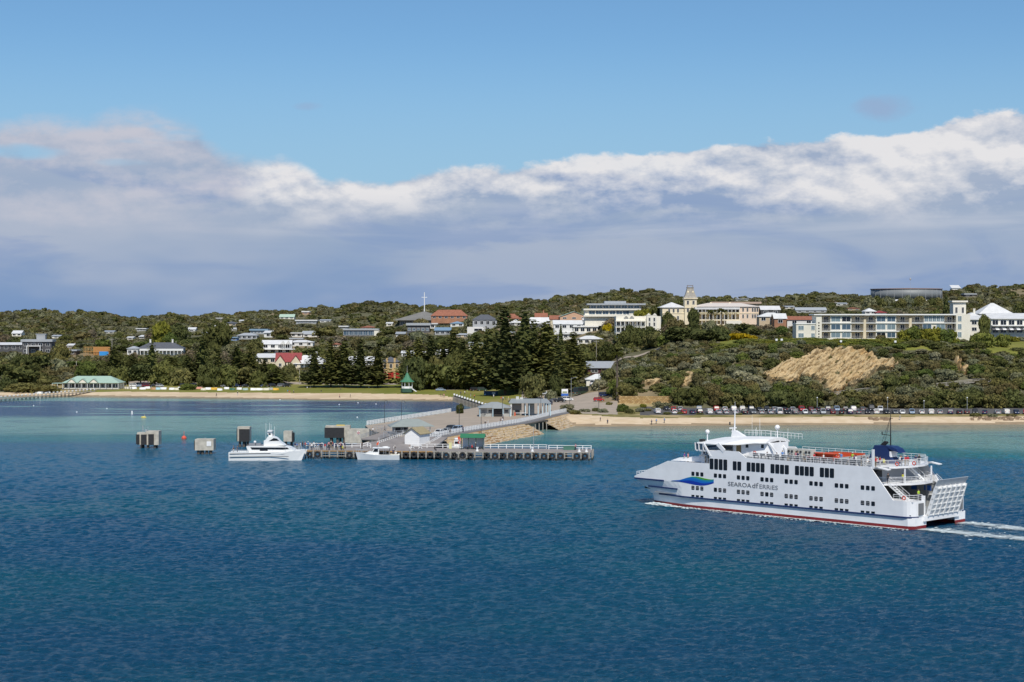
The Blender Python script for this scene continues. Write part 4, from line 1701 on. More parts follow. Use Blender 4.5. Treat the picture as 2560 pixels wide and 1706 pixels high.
shed = gable_shed('boat_shed', 'small white gabled boat shed with a tan roof on the jetty', 'shed', G(1030, 1116, JZ), R(-26), 4.4, 5.6, 3.3, 1.45,
                  mat('shed_white', (.80, .80, .79), .5, var=.03), mat('shed_roof_tan', (.33, .27, .15), .6, var=.1))
q = MB()
for s in (-1, 1):
    q.bar((s * 2.55, -.37, 3.15), (0, -.37, 4.8), .06, .2)
q.build('barge_board', mat('olive_trim', (.13, .14, .10), .6), shed)
for i in range(5):
    q = MB()
    q.bb((-2.2, -.02, .55 + i * .55), (2.2, 0, .58 + i * .55))
    q.build('cladding_board', WHITE, shed)

sh = thing('waiting_shelter', 'open timber shelter with a green roof and a bench on the jetty', 'shelter', G(1182, 1123.5, JZ), R(-4))
GREENROOF = mat('green_roof', (.035, .17, .085), .5, var=.08)
q = MB()
q.extr([(-3.2, -1.6, 3.0), (3.2, -1.6, 3.0), (3.2, .4, 3.9), (-3.2, .4, 3.9)], (0, 0, .1))
q.extr([(-3.2, 2.4, 3.0), (3.2, 2.4, 3.0), (3.2, .4, 3.9), (-3.2, .4, 3.9)], (0, 0, .1))
q.build('roof', GREENROOF, sh)
q = MB()
q.bb((-2.8, 1.7, .1), (2.8, 1.85, 3.0))
q.build('back_wall', mat('shelter_panel', (.76, .77, .78), .5), sh)
for x in (-2.8, -1.0, .9, 2.8):
    q = MB()
    q.bb((x - .09, -1.1, 0), (x + .09, -.92, 3.1))
    q.build('post', mat('dark_green_post', (.03, .06, .045), .5), sh)
q = MB()
q.bb((2.72, -1.0, .1), (2.85, 1.8, 3.1))
q.build('side_wall', WHITE, sh)
q = MB()
q.bb((-2.4, .7, .45), (2.4, 1.3, .55))
q.bb((-2.3, .8, 0), (-2.1, 1.2, .45))
q.bb((2.1, .8, 0), (2.3, 1.2, .45))
q.build('bench', TIMBER, sh)


def hip_roof(q, x0, x1, y0, y1, z, h, e=.5, th=.15, ridge=None):
    x0, x1, y0, y1 = x0 - e, x1 + e, y0 - e, y1 + e
    if (x1 - x0) >= (y1 - y0):
        k = (y1 - y0) / 2 if ridge is None else ridge
        a, b = (x0 + k, (y0 + y1) / 2), (x1 - k, (y0 + y1) / 2)
        if a[0] > b[0]: a = b = ((x0 + x1) / 2, (y0 + y1) / 2)
    else:
        k = (x1 - x0) / 2 if ridge is None else ridge
        a, b = ((x0 + x1) / 2, y0 + k), ((x0 + x1) / 2, y1 - k)
    A, B = (*a, z + h), (*b, z + h)
    c = [(x0, y0, z), (x1, y0, z), (x1, y1, z), (x0, y1, z)]
    lo = [(p[0], p[1], z - th) for p in c]
    V = c + [A, B] + lo
    if (x1 - x0) >= (y1 - y0):
        F = [(0, 1, 5, 4), (1, 2, 5), (2, 3, 4, 5), (3, 0, 4)]
    else:
        F = [(0, 1, 4), (1, 2, 5, 4), (2, 3, 5), (3, 0, 4, 5)]
    F += [(6, 7, 1, 0), (7, 8, 2, 1), (8, 9, 3, 2), (9, 6, 0, 3), (9, 8, 7, 6)]
    return q.add(V, F)


kp = G(1031, 1088, CZ)
ki = thing('ticket_kiosk', 'low open-sided kiosk under a broad grey-green hipped roof on the causeway', 'kiosk', kp, R(10))
q = MB()
hip_roof(q, -5.6, 5.6, 0, 7, 2.45, 1.9, .6)
q.build('roof', ROOFG, ki)
q = MB()
q.bb((-5.0, 1.2, 0), (-1.0, 6, 2.4))
q.build('booth', mat('kiosk_grey', (.32, .33, .33), .7), ki)
for x in (-5, -2.6, 0, 2.6, 5):
    q = MB()
    q.bb((x - .1, .1, 0), (x + .1, .3, 2.4))
    q.build('post', GREYPAINT, ki)
q = MB()
q.bb((-.5, 1.5, 0), (5.0, 1.7, 1.1))
q.build('counter', mat('kiosk_counter', (.10, .11, .12), .6), ki)
q = MB()
q.bb((-4.6, 1.1, .9), (-3.2, 1.25, 2.0))
q.bb((-2.8, 1.1, .9), (-1.4, 1.25, 2.0))
q.build('kiosk_window', GLASS, ki)

# terminal buildings
CREAM = mat('terminal_cream', (.62, .60, .52), .7, var=.05)
PALEB = mat('pale_blue_post', (.46, .60, .66), .5)
TGREY = mat('terminal_grey', (.36, .36, .34), .8, var=.08)
TROOF = mat('terminal_roof', (.27, .29, .29), .5, var=.05)
tb = thing('ferry_terminal', 'grey-roofed single-storey terminal building with pale blue posts and cream window bays', 'terminal building', G(1198, 1042, CZ), R(2))
q = MB()
q.bb((0, 0, 0), (10.4, 7, 3.0))
q.build('wall', TGREY, tb)
q = MB()
q.bb((2.6, -.12, 1.2), (4.3, 0, 2.9))
q.bb((8.3, -.12, 1.2), (10.2, 0, 2.9))
q.build('bay_wall', CREAM, tb)
for x0, x1 in ((3.1, 4.2), (8.5, 9.6)):
    q = MB()
    q.bb((x0, -.18, 1.35), (x1, -.12, 2.2))
    w_ = q.build('window', GLASS, tb)
    q = MB()
    q.bb((x0, -.22, 1.74), (x1, -.18, 1.80))
    q.build('glazing_bar', WHITE, w_)
q = MB()
q.bb((1.0, -.1, 0), (2.0, 0, 2.1))
q.build('door', mat('door_grey', (.22, .22, .21), .6), tb)
q = MB()
hip_roof(q, 0, 10.4, -1.2, 7, 3.05, 1.7, .4)
q.build('roof', TROOF, tb)
q = MB()
q.extr([(4.3, -2.2, 2.75), (8.1, -2.2, 2.75), (7.6, 1.0, 4.4), (4.8, 1.0, 4.4)], (0, 0, .14))
q.build('porch_roof', TROOF, tb)
for x in (4.5, 7.9, .2, 10.3):
    q = MB()
    q.bb((x - .12, -2.1 if 4 < x < 8 else -1.2, 0), (x + .12, -1.9 if 4 < x < 8 else -1.0, 2.8))
    q.build('post', PALEB, tb)
for z in (.7, 1.3, 1.9):
    q = MB()
    q.bb((4.9, -1.0, z), (7.5, -.9, z + .1))
    q.build('gate_bar', TIMBER_D, tb)
q = MB()
q.bb((4.8, -.3, 0), (7.6, -.05, 2.6))
q.build('gate_opening', DARK, tb)
tc_ = thing('terminal_canopy', 'tall flat-pitched canopy on white columns beside the terminal building', 'canopy', G(1279, 1040, CZ), R(2))
q = MB()
q.extr([(-1.0, -1.0, 4.2), (13.2, -1.0, 4.2), (12.0, 4, 5.4), (0, 4, 5.4)], (0, 0, .18))
q.extr([(-1.0, 9.0, 4.2), (13.2, 9.0, 4.2), (12.0, 4, 5.4), (0, 4, 5.4)], (0, 0, .18))
q.build('roof', TROOF, tc_)
q = MB()
q.bb((.4, 1.0, 0), (3.4, 7, 4.3))
q.build('store_wall', mat('brown_grey_wall', (.26, .24, .21), .8), tc_)
q = MB()
q.bb((5.8, 3.0, 0), (7.8, 7, 4.3))
q.build('back_wall', TGREY, tc_)
q = MB()
q.bb((1.2, .9, .4), (2.8, 1.0, 1.9))
q.build('window', GLASS, tc_)
for x, y in ((-.2, -.6), (4.6, -.2), (5.9, -.2), (8.9, -.2), (10.4, 0), (11.6, -.6), (13.0, -.6), (11.6, 8), (13.0, 8), (4.6, 8)):
    q = MB()
    q.bb((x - .13, y - .13, 0), (x + .13, y + .13, 4.25))
    q.build('column', PALEB if x > 4 else WHITE, tc_)
q = MB()
q.bb((1.6, 3.2, 5.3), (2.6, 4.2, 6.3))
q.bb((3.0, 3.4, 5.3), (4.0, 4.4, 6.0))
q.build('roof_plant', mat('plant_pale', (.55, .55, .52), .6), tc_)
q = MB()
q.bb((1.0, -.5, .9), (4.8, -.42, 1.05))
bg_ = q.build('boom_gate', WHITE, tc_)
q = MB()
q.bb((.9, -.7, 0), (1.3, -.3, 1.2))
q.build('gate_stand', ORANGE, bg_)

# ---- lamp posts
LAMPD = mat('lamp_dark', (.05, .055, .06), .5, metal=.3)


def lamp(px, py, z, h, label, style='hook', m=None, name='street_lamp'):
    p = G(px, py, z) if z is not None else on_ground(px, py)
    r = thing(name, label, 'street lamp', p)
    m = m or LAMPD
    q = MB()
    q.tube((0, 0, 0), (0, 0, h), .09, .06, 6)
    q.build('pole', m, r)
    q = MB()
    if style == 'hook':
        pts = [Vector((0, 0, h)) + Vector((.55 - .55 * math.cos(a), 0, .55 * math.sin(a))) for a in np.linspace(0, math.pi, 6)]
        q.path(pts, .045, 4)
        q.tube(pts[-1], pts[-1] - Vector((0, 0, .3)), .14, .2, 6)
    elif style == 'arm':
        q.tube((0, 0, h - .2), (1.8, 0, h + .25), .05, .04, 4)
        q.bb((1.5, -.14, h + .2), (2.3, .14, h + .34))
    else:
        q.ball((0, 0, h + .2), .24, 8, 6)
    q.build('lamp_head', m if style != 'globe' else WHITE, r)
    return r


for px, py, z, h, lab in ((1148, 1068, CZ, 6.2, 'dark thin lamp post behind the silver cars on the causeway'), (1203, 1098, 1.2, 7.2, 'dark lamp post standing on the stone bank above the green-roofed shelter'),
                          (1256, 1048, CZ, 6.6, 'dark lamp post in front of the terminal porch'), (1352, 1042, CZ, 6.6, 'dark lamp post in front of the terminal canopy'),
                          (961, 1062, CZ - .5, 7, 'dark hooked lamp post left of the causeway fence'), (1004, 1062, CZ - .5, 7, 'dark hooked lamp post behind the kiosk roof')):
    lamp(px, py, z, h, lab)
p = jpx(1334, 10.2)
r = thing('flag_pole', 'thin pale grey pole rising above the right half of the jetty', 'pole', p)
q = MB()
q.tube((0, 0, 0), (0, 0, 5.2), .07, .05)
q.build('pole', STEEL, r)
# jetty furniture
for px, lab in ((1193, 'white bollard on the jetty edge right of the green-roofed shelter'), (1331, 'white bollard on the jetty edge below the thin pale pole'), (1448, 'white-topped pile cap near the right end of the jetty'), (1466, 'white bollard at the right corner of the jetty')):
    p = jpx(px, .5)
    q = MB()
    q.lathe([(.42, 0), (.42, .25), (.25, .3), (.24, .8), (.36, .95), (.34, 1.1)], 10)
    o = q.build('mooring_bollard', WHITE)
    o.location = p
    tag(o, lab, 'bollard')
q = MB()
q.bb((-.35, -.2, 0), (.35, .2, 1.5))
q.bb((-.38, -.23, 1.5), (.38, .23, 1.58))
o = q.build('service_pedestal', mat('pedestal_yellow', (.62, .60, .30), .6))
o.location = jpx(1126, 9.4)
tag(o, 'pale yellow service pedestal on the jetty left of the green-roofed shelter', 'pedestal')
q = MB()
q.bb((-1.6, -.4, 0), (1.6, .4, .95))
q.bb((-1.7, -.45, .95), (1.7, .45, 1.05))
o = q.build('storage_box', mat('box_green', (.06, .16, .12), .6))
o.location = jpx(1424, 7.4)
tag(o, 'dark green storage box near the right end of the jetty', 'box')
pic = thing('picnic_table', 'white slatted table in front of the boat shed on the jetty', 'table', jpx(1041, 8.4))
q = MB()
q.bb((-1.4, -.4, .8), (1.4, .4, .9))
q.build('table_top', WHITE, pic)
for x in (-1.0, 1.0):
    q = MB()
    q.bar((x - .5, 0, 0), (x + .3, 0, .8), .12, .12)
    q.bar((x + .5, 0, 0), (x - .3, 0, .8), .12, .12)
    q.build('trestle', WHITE, pic)
# life ring and orange flag sign behind the jetty
sg = thing('lifebuoy_stand', 'orange sign over a red and white lifebuoy on a post behind the jetty', 'lifebuoy stand', jpx(1148, 10.9))
q = MB()
q.tube((0, 0, 0), (0, 0, 2.6), .06)
q.build('post', STEEL, sg)
q = MB()
q.bb((-.35, -.05, 2.2), (.35, .0, 3.0))
q.build('sign_board', ORANGE, sg)
q = MB()
q.ring((.1, -.1, 1.6), .36, .1, 'y', 12, 5)
q.build('lifebuoy', mat('lifebuoy_orange', (.60, .07, .03), .5), sg)
# seawall with timber sheet piles, left of the terminal
sw = thing('seawall', 'dark timber seawall with pale capping posts left of the terminal building', 'seawall', (-25, 742, 0))
IS = Matrix.Translation(-sw.location)
a, b = Vector((-25, 741.5, 0)), Vector((-9.5, 652, 0))
d = MB(IS)
d.bar(a + Vector((0, 0, .9)), b + Vector((0, 0, .9)), .5, 3.6)
d.build('wall_face', TIMBER_D, sw)
pmw = MB()
pmw.tube((0, 0, -1), (0, 0, 2.3), .22, .2, 6)
pmw = pmw.mesh('pile', TIMBER)
cap = MB()
cap.bb((-.35, -.35, 0), (.35, .35, .7))
cap = cap.mesh('capping_post', WHITE)
for k in range(24):
    p = a.lerp(b, k / 23)
    o = obj('pile', pmw, sw)
    o.location = p + Vector((-.5, -.1, 0)) - sw.location
    if k % 2 == 0:
        o = obj('capping_post', cap, sw)
        o.location = p + Vector((0, 0, 2.7)) - sw.location
# ================================================================ town
WALLS = {}
def wallm(key, c, var=.06):
    k = 'wall_' + key
    return mat(k, c, .8, var=var, vscale=.35)


W_WHITE = wallm('white', (.66, .65, .62))
W_CREAM = wallm('cream', (.64, .56, .40))
W_PALE = wallm('pale_cream', (.74, .70, .60))
W_GREY = wallm('grey', (.33, .34, .35))
W_DARK = wallm('charcoal', (.075, .075, .08))
W_TAN = wallm('tan', (.50, .40, .27))
W_BRICK = wallm('brick', (.33, .16, .09), .2)
W_PEACH = wallm('peach', (.55, .34, .22))
W_BROWN = wallm('brown', (.11, .08, .06))
W_YELL = wallm('ochre', (.50, .35, .17))
R_WHITE = mat('roof_white', (.64, .64, .63), .5, var=.10, vscale=.4)
R_GREY = mat('roof_grey', (.36, .38, .40), .5, var=.08)
R_SLATE = mat('roof_slate', (.095, .10, .115), .6, var=.12)
R_RED = mat('roof_red', (.25, .040, .040), .6, var=.15)
R_TILE = mat('roof_terracotta', (.27, .105, .062), .8, var=.2, vscale=.8)
R_GREEN = mat('roof_pale_green', (.40, .52, .42), .5, var=.06)
R_BLUE = mat('roof_blue_grey', (.20, .30, .40), .5, var=.06)
TRIM = mat('trim_white', (.75, .75, .73), .5)
WINM = {}
BLD = []          # (x0, x1, y0, y1, distance) of every building as seen, so planting can keep its view open


def winmesh(w, h, glass=GLASS):
    k = (round(w, 1), round(h, 1), glass.name)
    if k not in WINM:
        q = MB()
        q.bb((-k[0] / 2, -.04, -k[1] / 2), (k[0] / 2, .06, k[1] / 2))
        a = q.mesh('window', glass)
        q = MB()
        t = min(.12, k[0] * .08)
        for s in (-1, 1):
            q.bb((s * k[0] / 2 - t / 2, -.1, -k[1] / 2), (s * k[0] / 2 + t / 2, .02, k[1] / 2))
            q.bb((-k[0] / 2, -.1, s * k[1] / 2 - t / 2), (k[0] / 2, .02, s * k[1] / 2 + t / 2))
        q.bb((-t / 3, -.09, -k[1] / 2), (t / 3, .0, k[1] / 2))
        WINM[k] = (a, q.mesh('frame', TRIM))
    return WINM[k]


def window(parent, x, y, z, w, h, rz=0.0, glass=GLASS, frame=True):
    a, f = winmesh(w, h, glass)
    o = obj('window', a, parent)
    o.location = (x, y, z)
    o.rotation_euler = (0, 0, rz)
    if frame:
        obj('frame', f, o)
    return o


def gable_roof(q, x0, x1, y0, y1, z, h, e=.45, th=.16, along='x'):
    x0, x1, y0, y1 = x0 - e, x1 + e, y0 - e, y1 + e
    if along == 'x':
        m = (y0 + y1) / 2
        q.extr([(x0, y0, z), (x0, m, z + h), (x0, y1, z), (x0, y1, z - th), (x0, m, z + h - th), (x0, y0, z - th)], (x1 - x0, 0, 0))
    else:
        m = (x0 + x1) / 2
        q.extr([(x0, y0, z), (m, y0, z + h), (x1, y0, z), (x1, y0, z - th), (m, y0, z + h - th), (x0, y0, z - th)], (0, y1 - y0, 0))


def house(label, px0, px1, yb, ye, yt, roof='hip', wall=None, roofm=None, cols=3, rows=1, dep=9.0, rz=0.0, d=None, name='house', cat='house',
          glass=GLASS, chim=0, win=None, frame=True, ver=False, sink=3.0, along='x', split=False):
    wall, roofm = wall or W_WHITE, roofm or R_WHITE
    pc = (px0 + px1) / 2
    p = on_ground(pc, yb) if d is None else P(pc, yb, d)
    s = p.y / FPX
    w, h, rh = (px1 - px0) * s, (yb - ye) * s, max(.1, (ye - yt) * s)
    BLD.append((px0, px1, yt, yb, p.y))
    r = thing(name, label, cat, p, R(rz))
    q = MB()
    q.bb((-w / 2, 0, -sink), (w / 2, dep, h))
    q.build('wall', wall, r)
    q = MB()
    if roof == 'hip':
        hip_roof(q, -w / 2, w / 2, 0, dep, h + .05, rh, .5)
    elif roof == 'gable':
        gable_roof(q, -w / 2, w / 2, 0, dep, h + .05, rh, along=along)
    elif roof == 'flat':
        q.bb((-w / 2 - .7, -.9, h), (w / 2 + .7, dep + .5, h + rh))
    elif roof == 'mono':
        q.extr([(-w / 2 - .5, -.8, h + .02), (w / 2 + .5, -.8, h + .02), (w / 2 + .5, dep + .4, h + rh + .3), (-w / 2 - .5, dep + .4, h + rh + .3)], (0, 0, .2))
    ro = q.build('roof', roofm, r)
    if roof == 'gable':
        q = MB()
        if along == 'y':
            q.extr([(-w / 2, .03, h), (w / 2, .03, h), (0, .03, h + rh * .93)], (0, dep - .06, 0))
        else:
            q.extr([(-w / 2 + .03, 0, h), (-w / 2 + .03, dep, h), (-w / 2 + .03, dep / 2, h + rh * .93)], (w - .06, 0, 0))
        q.build('gable_wall', wall, r)
    for c in range(chim):
        q = MB()
        x = (-.25 + .5 * c) * w if chim > 1 else .2 * w
        q.bb((x - .45, dep * .5 - .4, h), (x + .45, dep * .5 + .4, h + rh + 1.6))
        q.bb((x - .55, dep * .5 - .5, h + rh + 1.6), (x + .55, dep * .5 + .5, h + rh + 1.9))
        q.build('chimney', wall, ro)
    if cols:
        sh_ = h / rows
        ww, wh = win or (min(2.2, w / cols * .62), min(1.7, sh_ * .55))
        for a in range(rows):
            for c in range(cols):
                window(r, -w / 2 + w * (c + .5) / cols, 0, sh_ * (a + .55), ww, wh, 0, glass, frame)
    if ver:
        q = MB()
        q.extr([(-w / 2 - .4, -2.2, h - .9), (w / 2 + .4, -2.2, h - .9), (w / 2 + .4, 0, h - .1), (-w / 2 - .4, 0, h - .1)], (0, 0, .15))
        q.build('veranda_roof', roofm, r)
        n = max(3, int(w / 2.4))
        for c in range(n + 1):
            q = MB()
            x = -w / 2 + w * c / n
            q.bb((x - .09, -2.1, -1), (x + .09, -1.92, h - .85))
            q.build('veranda_post', TRIM, r)
    return r, w, h, p


# ---- left shore and hillside houses
house('long low charcoal house with a pale roof at the far left edge', -14, 64, 877, 863, 859, 'mono', W_DARK, R_WHITE, 4, d=1010)
r, w, h, p = house('dark modern two-level house with an overhanging pale flat roof on the left hill', 56, 128, 886, 855, 849, 'flat', W_DARK, R_GREY, 4, 2, 10, 4)
q = MB(); q.bb((-w * .05, 3, h), (w * .25, 7, h + 4.2)); q.build('chimney_block', W_GREY, r)
q = MB(); q.bb((-w * .08, 2.8, h + 4.2), (w * .28, 7.2, h + 4.6)); q.build('block_cap', R_GREY, r)
q = MB()
for x in (-w * .30, w * .15):
    q.bb((x - .2, -3.2, -1), (x + .2, -2.8, 4.6))
q.bb((-w * .32, -3.3, 4.6), (w * .17, -.1, 5.0))
q.build('portal_frame', TRIM, r)
house('small cream gabled house high in the scrub at the far left', 30, 53, 841, 834, 827, 'gable', W_PALE, R_WHITE, 2)
house('tiny pale-roofed cottage in trees right of the dark modern house', 168, 183, 869, 864, 860, 'gable', W_GREY, R_WHITE, 1)
house('low brown shed left of the timber-framed house', 170, 190, 888, 878, 875, 'flat', W_BROWN, R_GREY, 1)
# timber frame under construction with a blue sheet
p = on_ground(241, 890)
s = p.y / FPX
TIMB = mat('new_timber', (.46, .25, .085), .8, var=.15)
r = thing('unfinished_house', 'orange timber frame of a house under construction with a blue sheet', 'house under construction', p)
BLD.append((208, 274, 866, 891, p.y))
w, h = 62 * s, 22 * s
for k in range(17):
    q = MB()
    x = -w / 2 + w * k / 16
    q.bb((x - .1, 0, -1.5), (x + .1, .15, h))
    q.build('stud', TIMB, r)
for z in (0, h * .5, h):
    q = MB()
    q.bb((-w / 2, .16, z - .12), (w / 2, .3, z + .12))
    q.build('plate', TIMB, r)
q = MB(); q.bb((-w * .18, 3, -1), (w / 2, 3.2, h)); q.build('plywood_wall', mat('plywood', (.42, .19, .06), .8, var=.1), r)
q = MB(); q.bb((w * .12, -.25, -.6), (w * .49, -.1, h * .5)); q.build('blue_sheet', mat('tarp_blue', (.03, .26, .62), .6), r)
# white villa with veranda
r, w, h, p = house('long white villa with dark slate hipped roof, two chimneys and a columned veranda', 344, 455, 889, 872, 857, 'hip', W_WHITE, R_SLATE, 6, 1, 12, 2, chim=2, win=(1.0, 2.2))
q = MB(); q.bb((-w / 2 - 1, -2.6, h - 1.2), (w / 2 + 1, -.2, h - .1)); q.build('veranda_fascia', TRIM, r)
for c in range(13):
    q = MB(); x = -w / 2 + w * c / 12
    q.bb((x - .16, -2.5, -1), (x + .16, -2.2, h - 1.2)); q.build('veranda_column', TRIM, r)
house('small white flat house in scrub above the white villa', 342, 364, 828, 823, 821, 'flat', W_WHITE, R_WHITE, 3)
house('small white gable half hidden in scrub right of the olive tree', 470, 488, 829, 824, 819, 'gable', W_WHITE, R_WHITE, 1)
house('low white wing left of the white villa behind bare shrubs', 318, 344, 889, 872, 866, 'hip', W_WHITE, R_GREY, 2)
# beach cafe with green roof
p = P(229, 973, 822)
s = p.y / FPX
r = thing('beach_cafe', 'long low beach cafe with pale green roof and three front gablets', 'cafe', p, R(-3))
BLD.append((130, 330, 938, 975, p.y))
w, h = 140 * s, 3.0
q = MB(); q.bb((-w / 2, 0, -1), (w / 2, 9, h)); q.build('wall', W_PALE, r)
q = MB(); hip_roof(q, -w / 2, w / 2, -1.5, 9, h + .05, 3.1, .6); rf = q.build('roof', mat('cafe_roof', (.33, .45, .37), .5, var=.06), r)
for x in (-w * .34, -w * .14, w * .06):
    q = MB(); q.extr([(x - 2.2, -2.0, h), (x + 2.2, -2.0, h), (x, -2.0, h + 1.8)], (0, .12, 0)); g_ = q.build('gablet', W_PALE, rf)
    q = MB()
    for sg in (-1, 1):
        q.extr([(x, -2.3, h + 1.95), (x + sg * 2.6, -2.3, h - .15), (x + sg * 2.6, -2.3, h), (x, -2.3, h + 2.15)], (0, 4.8, 0))
    q.build('gablet_roof', MATS['cafe_roof'], g_)
for c in range(15):
    window(r, -w / 2 + w * (c + .5) / 15, 0, 1.6, w / 15 * .7, 1.7, 0)
for c in range(10):
    q = MB(); x = -w / 2 + w * c / 9; q.bb((x - .1, -1.9, -1), (x + .1, -1.7, h)); q.build('veranda_post', TRIM, r)
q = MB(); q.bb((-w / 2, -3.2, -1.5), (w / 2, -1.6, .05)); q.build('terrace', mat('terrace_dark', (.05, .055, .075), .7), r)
q = MB(); q.bb((-w / 2 - 5.5, -1.5, h - .35), (-w / 2, 4, h - .15)); q.build('awning_roof', MATS['cafe_roof'], r)
for x in (-w / 2 - 5.3, -w / 2 - 2.8):
    q = MB(); q.bb((x - .08, -1.4, -1), (x + .08, -1.25, h - .35)); q.build('awning_post', TRIM, r)
for k in range(5):
    q = MB(); x = w / 2 + 1.2 + k * 1.25; q.bb((x - .1, -1.0, -1), (x + .1, -.8, 2.6 + (k % 2) * 1.1)); q.build('deck_post', TIMBER, r)
q = MB(); q.bb((w / 2 + .6, -1.0, 1.0), (w / 2 + 6.6, -.8, 1.15)); q.build('deck_rail', TIMBER, r)

# ---- hillside between
house('pale green roofed house near the ridge line left of centre', 699, 735, 798, 793, 786, 'gable', W_PALE, R_GREEN, 3)
house('tiny pale house beside a dark tree on the ridge', 756, 772, 786, 781, 778, 'flat', W_PEACH, R_WHITE, 1)
house('long thin white flat-roofed house below the ridge', 740, 791, 809, 803, 800, 'flat', W_GREY, R_WHITE, 5, glass=GLASSB)
house('blue-grey modern house with a glazed upper floor and flat roof', 626, 668, 836, 827, 823, 'flat', W_GREY, R_BLUE, 5, 1, 10, glass=GLASSB)
house('white annex stepping down right of the blue-grey modern house', 660, 681, 844, 833, 829, 'mono', W_WHITE, R_WHITE, 1)
house('grey double-gabled house left of and below the blue-grey modern house', 592, 642, 849, 839, 833, 'hip', W_GREY, R_GREY, 4)
house('small white-walled house in trees left of the grey double-gabled house', 538, 565, 825, 818, 814, 'flat', W_WHITE, R_WHITE, 2)
house('small beige house with dark roof above the white-walled house', 562, 592, 815, 809, 804, 'hip', W_TAN, R_SLATE, 2)
house('small pale blue shed at the left foot of the grey double-gabled house', 578, 592, 852, 845, 843, 'flat', wallm('blue', (.16, .28, .50)), R_BLUE, 1)
r, w, h, p = house('two-storey white club house with white roof, balconies and twin gablets', 655, 728, 884, 861, 851, 'gable', W_WHITE, R_WHITE, 4, 2, 9, 3, win=(2.4, 1.8))
q = MB(); q.bb((-w / 2, -2.4, h * .42), (w / 2 + 3.5, -.05, h * .5)); q.build('balcony_slab', TRIM, r)
for x in (w * .22, w * .40):
    q = MB(); q.extr([(x - 1.5, -2.2, h), (x + 1.5, -2.2, h), (x, -2.2, h + 2.0)], (0, 5, 0)); q.build('gablet', W_WHITE, r)
for c in range(7):
    q = MB(); x = w * .1 + c * w * .07; q.bb((x - .08, -2.3, h * .5), (x + .08, -2.15, h)); q.build('balcony_post', TRIM, r)
house('white lantern-topped house behind the club house', 722, 782, 866, 856, 851, 'hip', W_WHITE, R_WHITE, 3)
house('small glazed lantern room on the white roofs behind the club house', 726, 756, 857, 848, 845, 'flat', W_WHITE, R_GREY, 3, dep=6)
house('white flat-roofed pair of houses in trees above the club house', 726, 755, 843, 834, 832, 'flat', W_WHITE, R_WHITE, 2)
house('pale grey gabled house right of the flat-roofed pair', 756, 792, 843, 836, 828, 'gable', W_WHITE, R_GREY, 2)
r, w, h, p = house('large modern house with a thin flat roof and a continuous dark glass front', 860, 944, 842, 826, 822, 'flat', W_DARK, R_GREY, 7, 1, 10, glass=GLASSB, win=(4.0, 2.8))
q = MB(); q.bb((-w * .15, -1.0, -6), (w * .48, -.1, -.1)); q.build('lower_wall', W_PALE, r)
q = MB(); q.bb((w * .40, -1.2, -8), (w * .62, 6, 4)); q.build('side_block', W_PALE, r)
house('terracotta roofed cottage behind the large modern glass-fronted house', 902, 938, 823, 819, 815, 'hip', W_TAN, R_TILE, 2)
r, w, h, p = house('red-roofed cottage with steep gables and cream walls behind the pines', 690, 752, 921, 905, 883, 'gable', W_CREAM, R_RED, 4, 1, 9, 4, win=(1.2, 1.6))
for x in (-w * .32, w * .30):
    q = MB(); q.extr([(x - 2.6, -2.0, 0), (x + 2.6, -2.0, 0), (x + 2.6, -2.0, h), (x, -2.0, h + 3.4), (x - 2.6, -2.0, h)], (0, 4, 0)); g_ = q.build('front_gable', W_CREAM, r)
    q = MB()
    for sg in (-1, 1):
        q.extr([(x, -2.4, h + 3.5), (x + sg * 3.1, -2.4, h - .6), (x + sg * 3.1, -2.4, h - .4), (x, -2.4, h + 3.75)], (0, 6.5, 0))
    q.build('gable_roof', R_RED, g_)
    window(r, x, -2.05, 1.9, 1.5, 1.7)
q = MB(); q.bb((w * .1, 4, h + 2), (w * .16, 5, h + 6)); q.build('chimney', W_BRICK, r)
house('lower red-roofed wing right of the red-roofed cottage', 748, 772, 918, 903, 891, 'hip', W_CREAM, R_RED, 2)
house('flat white-roofed cream house left of the red-roofed cottage', 640, 690, 910, 895, 887, 'mono', W_CREAM, R_WHITE, 3)
house('white weatherboard cottage with broad white hipped roof right of the red roofs', 736, 812, 921, 906, 889, 'hip', W_WHITE, R_WHITE, 5, ver=True, win=(1.4, 1.6), chim=1)
house('long white roof showing through the pines on the foreshore', 868, 946, 914, 902, 892, 'gable', W_WHITE, R_WHITE, 5)
p = on_ground(742, 930)
q = MB(); q.bb((-8, 0, -2), (7.5, .5, 1.7)); o = q.build('retaining_wall', mat('tan_stone_wall', (.36, .30, .21), .9, var=.2, vscale=.8, bump=.1)); o.location = p
tag(o, 'pale tan retaining wall below the white weatherboard cottage', 'wall')
r, w, h, p = house('ochre corner building with slate roof and a red-painted base behind the rotunda', 955, 1000, 948, 906, 893, 'hip', W_YELL, R_SLATE, 3, 2, 9, 6, win=(1.4, 2.2))
q = MB(); q.bb((-w / 2 - .1, -.15, 0), (w / 2 + .1, .0, 3.4)); q.build('red_base', RED, r)
for x in (-w * .22, w * .2):
    q = MB(); q.bb((x - .5, -.35, 0), (x + .5, .0, h + 2.2)); q.build('pilaster', W_YELL, r)

